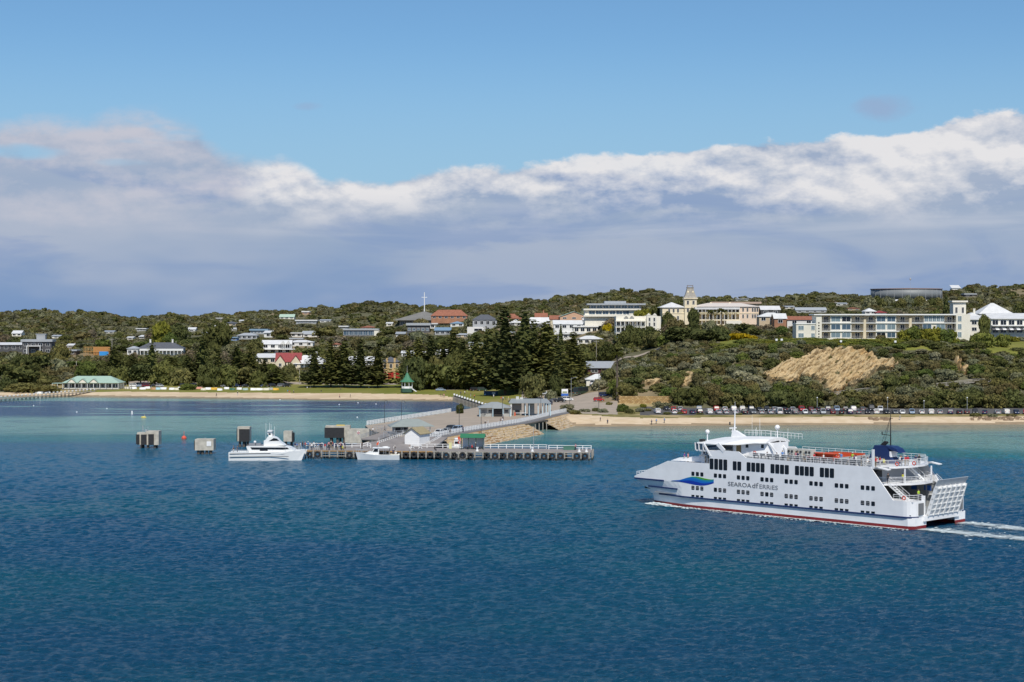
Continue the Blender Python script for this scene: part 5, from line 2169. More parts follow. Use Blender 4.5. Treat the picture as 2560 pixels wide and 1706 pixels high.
# church with a pyramid roof and a tall cross
p = on_ground(1056, 812)
p = P(1056, 812, max(p.y, 1120))
s = p.y / FPX
r = thing('church', 'church with a wide low grey pyramid roof carrying a tall white cross', 'church', p)
BLD.append((985, 1126, 730, 814, p.y))
w = 140 * s
q = MB(); q.bb((-w * .42, 3, -4), (w * .42, w * .8, 3)); q.build('wall', mat('church_wall', (.20, .17, .14), .8), r)
q = MB()
z = 12 * s
q.add([(-w / 2, 0, z), (w / 2, 0, z), (w / 2, w * .9, z), (-w / 2, w * .9, z), (.5, w * .45, 34 * s), (-w / 2, 0, z - .4), (w / 2, 0, z - .4), (w / 2, w * .9, z - .4), (-w / 2, w * .9, z - .4)],
      [(0, 1, 4), (1, 2, 4), (2, 3, 4), (3, 0, 4), (5, 6, 1, 0), (6, 7, 2, 1), (7, 8, 3, 2), (8, 5, 0, 3), (8, 7, 6, 5)])
q.build('roof', mat('church_roof', (.185, .18, .165), .7, var=.12, vscale=.2), r)
q = MB()
q.tube((.5, w * .45, 33 * s), (.5, w * .45, 82 * s), .34, .28, 8)
q.bb((.5 - 2.0, w * .45 - .2, 68.5 * s), (.5 + 2.0, w * .45 + .2, 69.8 * s))
q.build('cross', WHITE, r)
for k in range(8):
    window(r, -w * .36 + k * w * .103, 2.98, 1.2, 2.4, 1.8)
house('white and charcoal modern house below the church', 1018, 1074, 836, 814, 808, 'flat', W_DARK, R_GREY, 5, 1, 9, glass=GLASSB)
house('pale rendered block at the right end of the charcoal modern house', 1071, 1092, 822, 811, 808, 'flat', W_WHITE, R_WHITE, 1)
house('broad brick house with terracotta tiled roof right of the church cross', 1078, 1168, 798, 790, 775, 'hip', W_BRICK, R_TILE, 6, d=1190)
house('low house with a pale blue roof below the church', 1087, 1126, 838, 827, 821, 'mono', W_GREY, R_BLUE, 3)
house('small white house with blue awnings right of the flagpole', 1126, 1160, 817, 809, 804, 'hip', W_WHITE, R_BLUE, 2)
r, w, h, p = house('grey two-storey house with dark slate hipped roof and white balconies', 1182, 1242, 832, 800, 787, 'hip', W_GREY, R_SLATE, 4, 2, 10, 2, win=(2.0, 2.2))
q = MB(); q.bb((-w / 2 - 3.5, -3, -2), (w * .05, -.1, h * .45)); q.build('lower_wall', W_WHITE, r)
window(r, -w * .28, -3.02, h * .22, 5, 1.6)
house('terracotta roof behind the tall pines left', 1256, 1304, 802, 797, 785, 'hip', W_BRICK, R_TILE, 2, d=1150)
house('red roof with a small pale spire behind the tall pines', 1338, 1368, 800, 794, 783, 'gable', W_BRICK, R_TILE, 1, chim=1, d=1150)
house('white hipped roof between the two tallest pines', 1274, 1306, 815, 807, 799, 'hip', W_WHITE, R_WHITE, 2)
house('white gabled roof over a dark wall right of the tallest pine', 1326, 1378, 824, 809, 794, 'gable', W_DARK, R_WHITE, 3)
house('peach gable-fronted hall with pale green roof', 1400, 1470, 800, 792, 779, 'gable', W_PEACH, R_GREEN, 3, along='y', dep=18, d=1010)
house('white gabled cottage left of the peach hall', 1375, 1402, 808, 799, 789, 'gable', W_CREAM, R_TILE, 1, d=1020)
house('white gabled house below the peach hall', 1384, 1456, 824, 811, 801, 'gable', W_WHITE, R_WHITE, 4, d=960)
house('white skillion-roofed house with dark windows right of the white gabled house', 1434, 1494, 833, 818, 810, 'mono', W_PALE, R_WHITE, 4, win=(2.2, 2.0))
house('white roofed house with curved eave below the glass house', 1458, 1512, 812, 801, 794, 'gable', W_WHITE, R_WHITE, 4, glass=GLASSB)
house('low white terrace wall and rooms above the pines', 1394, 1462, 847, 836, 831, 'flat', W_WHITE, R_WHITE, 5)
house('small white-hipped pavilion below the skillion-roofed house', 1444, 1506, 861, 848, 840, 'hip', W_PALE, R_WHITE, 4)

WHERE_ = {598: 'above the double-gabled house', 580: 'left of the blue-grey modern house', 849: 'above the glass-fronted house', 966: 'left of the church roof', 318: 'above the villa, left', 348: 'above the villa chimneys', 1004: 'right of the ochre building', 1088: 'behind the left grove pines', 1172: 'behind the middle grove pines', 1300: 'between the tallest pines', 130: 'above the dark modern house', 505: 'left of the blue shed', 800: 'right of the long flat house', 828: 'below the glass-fronted house', 990: 'below the church, left', 1140: 'below the slate-roofed house, left', 260: 'on the hill above the timber frame', 420: 'right of the yellow-green tree', 540: 'on the ridge left', 1262: 'behind the tallest pine', 1960: 'on the hill right of the hotel', 2090: 'on the hill left of the tank', 2120: 'above the apartments left of the tank', 1840: 'behind the hotel right wing'}
for a, b, y1, y0, t_, w_, rf_ in ((598, 608, 806, 800, 'gable', W_CREAM, R_WHITE), (580, 592, 826, 820, 'gable', W_WHITE, R_WHITE), (849, 869, 823, 815, 'flat', W_GREY, R_WHITE), (966, 981, 815, 806, 'gable', W_PALE, R_WHITE), (318, 332, 849, 842, 'gable', W_PALE, R_WHITE), (348, 361, 847, 840, 'mono', W_WHITE, R_WHITE),
                          (1004, 1062, 892, 878, 'gable', W_WHITE, R_WHITE), (1088, 1132, 888, 873, 'hip', W_PALE, R_WHITE), (1172, 1210, 870, 856, 'gable', W_WHITE, R_GREY), (1300, 1344, 866, 849, 'gable', W_WHITE, R_WHITE), (130, 150, 846, 838, 'gable', W_PALE, R_GREY), (505, 530, 838, 830, 'hip', W_GREY, R_GREY), (800, 826, 806, 799, 'gable', W_WHITE, R_GREY), (828, 850, 868, 858, 'hip', W_TAN, R_TILE), (990, 1012, 842, 832, 'mono', W_WHITE, R_GREY), (1140, 1172, 844, 834, 'gable', W_TAN, R_GREY), (260, 284, 834, 827, 'gable', W_PALE, R_GREY), (420, 436, 822, 816, 'flat', W_WHITE, R_WHITE), (540, 556, 800, 795, 'flat', W_PALE, R_WHITE), (1262, 1290, 838, 828, 'hip', W_PALE, R_GREY), (1960, 1986, 772, 765, 'gable', W_PALE, R_GREY), (2090, 2118, 764, 757, 'gable', W_WHITE, R_GREY), (2120, 2150, 776, 769, 'hip', W_TAN, R_TILE), (1840, 1870, 752, 747, 'flat', W_PALE, R_GREY)):
    house('%s house with a %s %s roof among trees %s' % ('tan' if w_ is W_TAN else 'grey' if w_ is W_GREY else 'pale', {'flat': 'flat', 'gable': 'gabled', 'hip': 'hipped', 'mono': 'skillion'}[t_], 'terracotta' if rf_ is R_TILE else 'white' if rf_ is R_WHITE else 'grey', WHERE_[a]), a, b, y1, y0 + (y1 - y0) * .35, y0, t_, w_, rf_, max(1, (b - a) // 12))
# large glass-fronted house
p = P(1537, 802, 960)
s = p.y / FPX
r = thing('modern_house', 'large modern house of two glass-fronted floors under broad flat grey roofs', 'house', p)
BLD.append((1459, 1614, 752, 803, p.y))
def slab(x0, x1, y0, y1, dep0, dep1, m, nm):
    q = MB(); q.bb(((x0 - 1537) * s, dep0, (802 - y1) * s), ((x1 - 1537) * s, dep1, (802 - y0) * s)); return q.build(nm, m, r)
slab(1462, 1600, 776, 815, 0, 14, W_PALE, 'lower_floor')
slab(1476, 1604, 763, 772, 2, 14, W_GREY, 'upper_floor')
slab(1468, 1614, 759, 763, -.5, 15, R_GREY, 'main_roof')
slab(1512, 1566, 753, 759, 3, 11, R_GREY, 'roof_lantern')
slab(1459, 1602, 772, 776, -1.5, 14, W_PALE, 'balcony_slab')
slab(1459, 1560, 788, 792, -2.0, 4, W_PALE, 'lower_balcony')
for k in range(8):
    window(r, (1484 + 15.5 * k - 1537) * s, 1.98, (802 - 767.5) * s, 13.5 * s, 8 * s, 0, GLASSB)
for k in range(6):
    window(r, (1480 + 17 * k - 1537) * s, -.02, (802 - 782) * s, 15 * s, 9 * s, 0, GLASSB)

# cream Victorian terrace with verandas and parapet gables
p = on_ground(1596, 845)
s = p.y / FPX
r = thing('terrace_house', 'cream Victorian terrace with tiered verandas and small parapet gables', 'terrace house', p)
BLD.append((1535, 1655, 785, 846, p.y))
q = MB(); q.bb((-56 * s, 0, -4), (56 * s, 12, 54 * s)); q.bb((20 * s, -2, -4), (46 * s, 12, 56 * s)); q.build('wall', W_PALE, r)
for x, z in ((-30, 54), (-16, 54), (25, 56), (40, 56), (10, 38), (-20, 22), (-8, 22)):
    q = MB(); q.extr([((x - 6) * s, -2.1 if x > 20 else -1.2, z * s), ((x + 6) * s, -2.1 if x > 20 else -1.2, z * s), (x * s, -2.1 if x > 20 else -1.2, (z + 6) * s)], (0, .5, 0)); q.build('parapet_gable', W_PALE, r)
for z in (12, 27, 42):
    q = MB(); q.bb((-58 * s, -3, z * s - .25), (18 * s, 0, z * s + .25)); q.build('veranda_slab', W_PALE, r)
    for k in range(8):
        q = MB(); x = (-56 + 10.3 * k) * s; q.bb((x - .12, -2.9, (z - 12) * s), (x + .12, -2.7, z * s)); q.build('veranda_post', TRIM, r)
    for k in range(6):
        window(r, (-50 + 12 * k) * s, -.02, (z - 5) * s, 1.6, 2.2)
for k in range(2):
    for z in (20, 34, 46):
        window(r, (27 + 12 * k) * s, -2.02, z * s, .9, 1.8)

# ---- grand hotel with a mansard tower
HD = 905.0
hs = HD / FPX
hp = P(1770, 826, HD)
HW = mat('hotel_limestone', (.74, .64, .455), .85, var=.10, vscale=.3)
HROOF = mat('hotel_roof', (.62, .56, .50), .6, var=.06)
hotel = thing('grand_hotel', 'cream limestone hotel with a tall mansard-roofed corner tower and iron veranda', 'hotel', hp)
BLD.append((1638, 1900, 712, 826, HD))


def hx(px): return (px - 1770) * hs
def hz(y): return (826 - y) * hs


def hbox(px0, px1, y0, y1, d0, d1, m, nm, par=None):
    q = MB(); q.bb((hx(px0), d0, hz(y1)), (hx(px1), d1, hz(y0))); return q.build(nm, m, par or hotel)


hbox(1656, 1712, 769, 840, 0, 16, HW, 'left_wing')
hbox(1736, 1850, 767, 840, 1.5, 16, HW, 'main_wing')
hbox(1848, 1897, 767, 840, -1.0, 16, wallm('hotel_pink', (.70, .55, .42)), 'right_wing')
for (a, b, yb_, yt_, d0) in ((1650, 1714, 769, 756, 0), (1730, 1899, 767, 758, -1)):
    q = MB(); hip_roof(q, hx(a) + .5, hx(b) - .5, d0, 16, hz(yb_) + .05, hz(yt_) - hz(yb_), .6)
    q.build('roof', R_WHITE if a < 1700 else HROOF, hotel)
tw = hbox(1711, 1741, 748, 840, -1.5, 5.0, HW, 'tower')
hbox(1708.5, 1743.5, 745.5, 748, -2.1, 5.6, HW, 'tower_cornice', tw)
hbox(1710, 1742, 769, 770.5, -1.8, 5.3, HW, 'string_course', tw)
q = MB()
secs = []
for t, k in ((745.5, 1.0), (741, .80), (735, .66), (728, .55), (720, .44), (719.9, .52), (718.5, .52)):
    hwid, c = 17.2 * hs * k, 1.75
    secs.append([(hx(1726) - hwid, c - hwid, hz(t)), (hx(1726) + hwid, c - hwid, hz(t)), (hx(1726) + hwid, c + hwid, hz(t)), (hx(1726) - hwid, c + hwid, hz(t))])
q.loft(secs, closed=True)
q.build('mansard_roof', mat('mansard_slate', (.30, .275, .235), .7, var=.18, vscale=.8), tw)
q = MB()
for sx in (-1, 1):
    for sy in (-1, 1):
        q.bb((hx(1726) + sx * 1.4 - .1, 1.75 + sy * 1.4 - .1, hz(719)), (hx(1726) + sx * 1.4 + .1, 1.75 + sy * 1.4 + .1, hz(713)))
for sy in (-1, 1):
    q.bb((hx(1726) - 1.5, 1.75 + sy * 1.4 - .06, hz(715)), (hx(1726) + 1.5, 1.75 + sy * 1.4 + .06, hz(713.5)))
q.build('roof_cresting', mat('cresting', (.20, .18, .18), .6), tw)
for y in (732, ):
    for x in (1720, 1732):
        q = MB(); q.ball((hx(x), 1.75 - 17.2 * hs * .60, hz(731)), (.55, .35, .7), 8, 6); q.build('dormer', HW, tw)
for y in (757, 776):
    for x in (1719, 1733):
        window(hotel, hx(x), -1.52, hz(y), 1.1, 2.0)
for x in (1673, 1684, 1695):
    for y in (777, 795):
        window(hotel, hx(x), -.02, hz(y), 1.0, 2.0)
for x in (1857, 1868, 1881, 1887, 1893):
    for y in (775, 791):
        window(hotel, hx(x), -1.02, hz(y), .9, 2.0)
hbox(1656, 1711.5, 783, 784.5, -.2, .02, HW, 'string_course')
hbox(1849, 1897.5, 783, 784.5, -1.2, -.98, HW, 'string_course')
# veranda: roof, floors, posts, parapet with lettering, arcade
hbox(1734, 1848, 769, 774, -2.6, 1.6, R_WHITE, 'veranda_roof')
hbox(1734, 1848, 781, 786, -2.6, 1.5, mat('veranda_cream', (.58, .50, .31), .7), 'balcony_front')
hbox(1734, 1848, 799, 802, -2.6, 1.5, HW, 'balcony_floor')
hbox(1734, 1848, 811, 840, -3.2, 1.5, HW, 'terrace_base')
hbox(1812, 1850, 802, 840, -6.5, -3.0, W_PALE, 'corner_pavilion')
for k in range(13):
    x = 1735 + 112 * k / 12
    q = MB(); q.bb((hx(x) - .1, -2.5, hz(811)), (hx(x) + .1, -2.3, hz(774))); q.build('veranda_post', TRIM, hotel)
for k in range(12):
    x = 1740 + 112 * k / 12
    window(hotel, hx(x), 1.48, hz(778), 1.3, 1.5)
    if k % 2 == 0:
        window(hotel, hx(x), 1.48, hz(793), 1.6, 2.4)
cu = bpy.data.curves.new('lettering', 'FONT')
cu.body = 'CONTINENTAL HOTEL'
cu.size = 1.0
cu.extrude = .02
o = bpy.data.objects.new('tmp', cu)
me = bpy.data.meshes.new_from_object(o)
bpy.data.objects.remove(o)
me.materials.clear()
me.materials.append(mat('sign_brown', (.13, .10, .07), .6))
xs = [v.co.x for v in me.vertices]
o = obj('lettering', me, hotel)
o.matrix_local = Matrix.Translation((hx(1737), -2.64, hz(785.2))) @ Matrix.Rotation(R(90), 4, 'X') @ Matrix.Diagonal((hx(1843) - hx(1737), .85, 1, 1)) @ Matrix.Diagonal((1 / max(xs), 1, 1, 1))
for x in (1781, 1829):
    q = MB(); q.bb((hx(x) - .5, 7, hz(762)), (hx(x) + .5, 8, hz(756))); q.build('chimney', HW, hotel)
house('low terracotta and cream roofs rising behind the hotel', 1780, 1900, 764, 760, 755, 'flat', W_TAN, wallm('dusky', (.45, .33, .26)), 0, d=960)
house('grey gabled house right of the hotel', 1903, 1950, 790, 775, 765, 'gable', W_DARK, R_WHITE, 2, d=900)
house('white rounded marquee-like roof beside the hotel', 1898, 1962, 806, 792, 782, 'hip', W_TAN, R_WHITE, 3, d=850)
house('white gabled house left of the apartment block', 1936, 1966, 812, 797, 784, 'gable', W_BRICK, R_WHITE, 1, d=840)
house('cream-roofed house with red ridge behind the apartment wing', 1968, 2040, 812, 800, 791, 'gable', W_WHITE, R_TILE, 2, d=850)

# ---- apartment block
AD = 742.0
as_ = AD / FPX
apz = P(2210, 849, AD)
APW = mat('apartment_cream', (.68, .645, .56), .85, var=.06, vscale=.3)
APT = mat('apartment_tan', (.62, .53, .38), .85, var=.08, vscale=.3)
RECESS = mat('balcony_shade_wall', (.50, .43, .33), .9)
apt = thing('apartment_block', 'long three-storey cream apartment block with recessed balconies along the cliff top', 'apartment block', apz)
BLD.append((1988, 2428, 783, 850, AD))


def ax(px): return (px - 2210) * as_
def azz(y): return (849 - y) * as_


def abox(px0, px1, y0, y1, d0, d1, m, nm, par=None):
    q = MB(); q.bb((ax(px0), d0, azz(y1)), (ax(px1), d1, azz(y0))); return q.build(nm, m, par or apt)


abox(1991, 2040, 811, 860, .5, 10, APW, 'low_wing')
abox(1990, 2042, 808.5, 811, .2, 10.2, TRIM, 'wing_parapet')
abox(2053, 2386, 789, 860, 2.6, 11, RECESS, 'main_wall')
abox(2034, 2390, 785.5, 788.5, -1.0, 11.5, TRIM, 'roof_slab')
abox(2390, 2425, 786, 860, -.2, 11, APW, 'end_wall')
abox(2040, 2054, 790, 860, -.4, 10, APW, 'entry_wall')
for y in (808, 828.5):
    abox(2054, 2390, y - 1.0, y + 1.0, -.25, 2.6, TRIM, 'floor_slab')
abox(2054, 2390, 846, 860, -.2, 2.6, APW, 'plinth')
# solid bays with windows
BAYS = [(2076, 2103), (2103, 2129), (2190, 2216), (2216, 2241)]
for a, b in BAYS + [(2310, 2336), (2336, 2361)]:
    abox(a, b, 788.7, 846, .3, 2.6, APW, 'bay_wall')
GL = mat('curtained_glass', (.16, .22, .25), .1, spec=.8)
k_ = 0
for a, b in BAYS:
    for y in (798, 818, 838):
        k_ += 1
        window(apt, ax((a + b) / 2), .28, azz(y), (b - a - 4) * as_, 12.5 * as_, 0, (GLASSB, GL, GLASSB, GL, GLASS)[k_ % 5])
for a, b in ((2311, 2361), ):
    for q_ in range(5):
        window(apt, ax(a + 5 + 10 * q_), .28, azz(797), 9 * as_, 15 * as_, 0, GL)
for x in (2318, 2352):
    window(apt, ax(x), .28, azz(818), 22 * as_, 13 * as_, 0, GLASSB if x < 2330 else GL)
    window(apt, ax(x), .28, azz(838), 22 * as_, 12 * as_, 0, GL)
for x in (2399, ):
    for y in (797, 817, 837):
        window(apt, ax(x), -.22, azz(y), 9 * as_, 13 * as_, 0, GL)
for x in (2003, 2033):
    for y in (820, 839):
        window(apt, ax(x), .48, azz(y), 14 * as_ if x < 2020 else 9 * as_, 11 * as_, 0, GL)
for (a, b) in ((2129, 2160), (2241, 2274), (2166, 2190), (2279, 2310), (2361, 2390), (2055, 2076)):
    for y in (798, 818, 838):
        window(apt, ax((a + b) / 2 + 2), 2.58, azz(y + 1), 11 * as_, 13 * as_, 0, GLASS)
    for y in (806, 826.5, 846):
        q = MB()
        for z in (azz(y) + .35, azz(y) + .7, azz(y) + 1.0):
            q.bb((ax(a), -.22, z - .03), (ax(b), -.16, z + .03))
        for t in range(9):
            x = ax(a + (b - a) * t / 8); q.bb((x - .02, -.21, azz(y)), (x + .02, -.17, azz(y) + 1.0))
        q.build('balcony_rail', mat('rail_grey', (.25, .25, .25), .5), apt)
for x in (2162, 2276):
    q = MB(); q.extr([(ax(x) - .9, -.35, azz(860)), (ax(x) + .5, -.35, azz(860)), (ax(x) + .5, -.35, azz(799 if x < 2200 else 796)), (ax(x) - .5, -.35, azz(799 if x < 2200 else 796))], (0, 3, 0)); q.build('stair_fin', APT, apt)
for x in (2045.5, ):
    for t in range(6):
        q = MB(); q.bb((ax(x) - .1, -.46, azz(844 - t * 7)), (ax(x) + .5, -.40, azz(841 - t * 7))); q.build('wall_vent', DARK, apt)
house('pale cream observation tower with balustraded parapet behind the apartment block', 2383, 2415, 800, 756, 752, 'flat', W_PALE, W_PALE, 2, 1, 6, d=775, win=(1.0, 2.6), name='tower', cat='tower')
tp_ = P(2399, 752, 775)
q = MB()
q.bb((-3.5, -1.0, 0), (3.5, 6.5, .4)); q.bb((-3.2, -.7, 1.2), (3.2, 6.2, 1.5))
for k in range(8):
    q.bb((-3.1 + k * .88 - .12, -.7, .4), (-3.1 + k * .88 + .12, -.5, 1.2))
o = q.build('parapet', W_PALE, bpy.data.objects['tower']); o.location = Vector((0, 0, tp_.z - P(2399, 800, 775).z))
# right-hand group
r, w, h, p = house('white building with a pyramid roof at the right edge', 2450, 2532, 812, 785, 758, 'hip', W_PALE, R_WHITE, 4, d=800, dep=14)
r, w, h, p = house('long white clubhouse with stepped white roofs and a striped awning at the right edge', 2478, 2600, 837, 798, 786, 'mono', W_PALE, R_WHITE, 6, 2, 10, d=762, win=(2.6, 2.2))
q = MB(); q.bb((-w / 2, -2.2, h * .55), (w / 2, 0, h * .6)); q.build('balcony', TRIM, r)
for k in range(14):
    q = MB(); x = -w / 2 + w * k / 14; q.extr([(x, -2.6, h * .30), (x + w / 14, -2.6, h * .30), (x + w / 14, -.05, h * .46), (x, -.05, h * .46)], (0, 0, .08)); q.build('awning_stripe', WHITE if k % 2 else mat('awning_grey', (.12, .12, .13), .7), r)
house('low white wing between the apartment block and the dark cypress', 2424, 2470, 832, 800, 792, 'mono', W_PALE, R_WHITE, 2, 2, d=768)
house('white chimneyed roof between the tower and the pyramid roof', 2418, 2452, 800, 792, 782, 'hip', W_PALE, R_WHITE, 0, d=790, chim=1)
# background houses on the right hill
house('long flat-roofed white house below the water tank', 2277, 2325, 759, 747, 743, 'flat', W_PALE, R_WHITE, 5)
house('pale gabled house in scrub left of the long flat-roofed house', 2205, 2246, 767, 760, 751, 'gable', W_CREAM, R_WHITE, 2)
house('small white gable above the pale gabled house below the tank', 2228, 2252, 757, 753, 748, 'gable', W_WHITE, R_WHITE, 1)
house('low grey and white roofs in trees left of the apartment block skyline', 1990, 2066, 782, 776, 769, 'gable', W_GREY, R_GREY, 4)
house('white house with a red roofed wing just above the apartment roof', 2163, 2190, 786, 779, 771, 'hip', W_WHITE, R_WHITE, 2, d=1000)
house('red roofed wing right of the white house above the apartment roof', 2188, 2216, 786, 782, 777, 'hip', W_WHITE, R_RED, 1, d=1000)
house('dark flat house in scrub right of the tank', 2412, 2442, 742, 737, 734, 'flat', W_DARK, R_GREY, 2)
house('white sail-like roof on the ridge right of the tank', 2380, 2401, 725, 721, 714, 'mono', W_WHITE, R_WHITE, 0)
# water tank
p = P(2286, 749, 1290)
s = p.y / FPX
r = thing('water_tank', 'wide round grey water tank on the ridge at the right', 'water tank', p)
BLD.append((2184, 2366, 722, 741, p.y))
rad = 89 * s
q = MB(); q.lathe([(rad, 2 * s), (rad, 26.0 * s)], 48, (0, rad, 0)); q.build('shell', mat('tank_steel', (.20, .215, .22), .55, var=.15, vscale=.05), r, True)
q = MB(); q.lathe([(rad + .5, 26.5 * s), (rad + .5, 28 * s), (.5, 30 * s)], 48, (0, rad, 0)); q.build('roof', mat('tank_roof', (.30, .20, .16), .6), r)
for k in range(14):
    a = math.pi * (1 + (k + .5) / 14)
    q = MB(); q.bb((rad * math.cos(a) - .12, rad + rad * math.sin(a) - .12, -4), (rad * math.cos(a) + .12, rad + rad * math.sin(a) + .12, 26.4 * s)); q.build('stiffener', GREYPAINT, r)

# ---- low buildings by the road
r, w, h, p = house('long low building with flat grey roof and a dark red wall beside the palm', 1470, 1600, 937, 921, 908, 'mono', wallm('dark_red', (.07, .02, .022)), R_GREY, 4, 1, 12, d=760, win=(3.0, 1.2))
BLD[-1] = (1470, 1538, 908, 937, 760)
house('white hip-roofed kiosk with cream walls left of the palm trunk', 1466, 1532, 968, 949, 936, 'hip', W_PALE, R_WHITE, 2, 1, 8, d=720)
r = thing('bus_shelter', 'small white glazed bus shelter at the roadside', 'bus shelter', P(1481, 988, 735))
q = MB(); q.bb((-2, 0, 2.6), (2, 2, 2.8)); q.build('roof', WHITE, r)
for x in (-1.9, 1.9):
    q = MB(); q.bb((x - .06, 0, 0), (x + .06, 1.9, 2.6)); q.build('side_panel', WHITE, r)
q = MB(); q.bb((-1.9, 1.85, .3), (1.9, 1.9, 2.5)); q.build('back_glass', GLASSB, r)
# public toilet block behind big bush
house('small brown block with a pale tank roof in front of the round bush', 1358, 1372, 1003, 985, 978, 'hip', W_TAN, R_GREY, 1, 1, 3, d=690)

# rotunda
p = P(1018, 978, 782)
r = thing('rotunda', 'white octagonal rotunda with a green bell-shaped roof on the foreshore lawn', 'rotunda', p)
BLD.append((1000, 1038, 932, 980, p.y))
q = MB(); q.lathe([(2.9, -.5), (2.9, 1.2)], 8); q.build('base', mat('rotunda_base', (.04, .10, .07), .7), r)
q = MB()
for k in range(8):
    a = math.pi * 2 * (k + .5) / 8
    q = MB(); q.tube((2.5 * math.cos(a), 2.5 * math.sin(a), 1.2), (2.5 * math.cos(a), 2.5 * math.sin(a), 4.3), .11); q.build('post', WHITE, r)
    b = math.pi * 2 * (k + 1.5) / 8
    q = MB(); q.bar((2.6 * math.cos(a), 2.6 * math.sin(a), 1.7), (2.6 * math.cos(b), 2.6 * math.sin(b), 1.7), .08, .95); q.build('balustrade', WHITE, r)
q = MB(); q.lathe([(3.3, 4.15), (3.3, 4.3), (2.3, 5.0), (1.5, 6.0), (.95, 7.1), (.5, 8.0), (.12, 8.5)], 8); q.build('roof', mat('rotunda_green', (.06, .20, .11), .5), r)
q = MB(); q.tube((0, 0, 8.4), (0, 0, 11.6), .09, .04); q.ball((0, 0, 8.7), .22, 6, 4); q.build('finial', GREYPAINT, r)
stair_q = MB(); stair_q.bar((2.4, -1.5, 1.1), (4.4, -2.2, -.2), 1.2, .15); stair_q.build('steps', WHITE, r)
# roadside sign
r = thing('road_sign', 'white information board over a blue panel beside the ferry road', 'sign', P(1412, 1003, 655))
q = MB(); q.tube((0, 0, 0), (0, 0, 2.2), .08); q.build('post', STEEL, r)
q = MB(); q.bb((-1.2, -.05, 2.9), (1.2, .03, 4.6)); b_ = q.build('white_board', WHITE, r)
q = MB(); q.bb((-.9, -.08, 3.1), (.9, -.05, 3.7)); q.build('map_print', mat('print_green', (.22, .25, .12), .7), b_)
q = MB(); q.bb((-1.35, -.05, 2.0), (1.35, .03, 2.8)); q.build('blue_board', mat('board_blue', (.03, .12, .45), .6), r)
lamp(1428, 1003, None, 9.0, 'tall pale street lamp with a single arm at the ferry road', 'arm', STEEL)
lamp(1497, 1020, None, 12.5, 'dark hooked lamp post left of the palm by the road', 'hook')
lamp(1424, 1018, None, 5.0, 'short dark post lamp at the head of the causeway', 'hook')
for px, py, hgt, lab in ((280, 892, 10.5, 'pale power pole right of the timber-framed house'), (71, 897, 8.0, 'pale power pole in front of the dark modern house'),
                         (191, 934, 6.6, 'pale power pole among trees above the cafe'), (749, 963, 8.0, 'pale pole on the lawn below the retaining wall'),
                         (769, 882, 7.0, 'pale power pole right of the club house'), (1491, 916, 12.0, 'tall brown power pole left of the palm'), (440, 882, 7, 'pale pole beside the white villa')):
    p = on_ground(px, py)
    r = thing('power_pole', lab, 'pole', p)
    q = MB(); q.tube((0, 0, -1), (0, 0, hgt), .17, .12); q.build('shaft', TIMBER if 'brown' in lab else CONC, r)
    if hgt > 9:
        q = MB(); q.bb((-1.2, -.08, hgt - .8), (1.2, .08, hgt - .6)); q.build('cross_arm', TIMBER, r)
p = on_ground(1127, 814)
r = thing('flagpole', 'white flagpole with a drooping flag below the church', 'flagpole', p)
q = MB(); q.tube((0, 0, 0), (0, 0, 8.6), .1, .06); q.build('pole', WHITE, r)
q = MB(); q.extr([(.05, 0, 8.4), (.9, .1, 7.4), (.8, .1, 6.2), (.05, 0, 6.8)], (0, .05, 0)); q.build('flag', mat('flag_dark', (.08, .05, .16), .7), r)
for px, y0, y1, lab in ((1915, 766, 741, 'brown lattice aerial tower on the ridge right of the hotel'), (2276, 724, 698, 'thin aerial mast rising behind the water tank')):
    a, b = P(px, y0, 1340), P(px, y1, 1340)
    r = thing('aerial_mast', lab, 'mast', a)
    q = MB(); q.tube((0, 0, -6), (0, 0, b.z - a.z), .35 if px < 2000 else .09, .10 if px < 2000 else .05); q.build('mast', GREYPAINT if px > 2000 else W_BROWN, r)
    q = MB(); q.ball((0, 0, b.z - a.z), (.7, .5, 1.1), 8, 6); q.build('aerial_head', GREYPAINT, r)
# stone retaining wall by the road and boardwalk on the cliff
rw = thing('stone_retaining_wall', 'high tan stone retaining wall at the foot of the cliff', 'retaining wall', P(1612, 1018, 645))
q = MB(); q.bb((-9.8, 0, -1), (10.2, 1.0, 4.1)); q.bb((-9.8, 1.0, -1), (-9.0, 9, 4.3)); q.build('wall_core', mat('wall_core', (.22, .15, .07), .9), rw)
SM = [mat('wall_stone_' + n, c, .9, var=.15, vscale=.7) for n, c in (('ochre', (.40, .26, .105)), ('tan', (.46, .32, .15)), ('brown', (.34, .215, .09)))]
smesh = []
for m in SM:
    q = MB(); q.box((0, 0, 0), (.92, .16, .46), 0, .9); smesh.append(q.mesh('stone', m))
rr = random.Random(5)
cnt = 0
for row in range(10):
    for k in range(21):
        if cnt >= 300: break
        o = obj('stone', smesh[rr.randrange(3)], rw)
        o.location = (-9.4 + k * .97 + (.45 if row % 2 else 0), -.03 + rr.uniform(-.04, .03), -.65 + row * .5)
        o.scale = (rr.uniform(.9, 1.02), 1, rr.uniform(.9, 1.0))
        cnt += 1
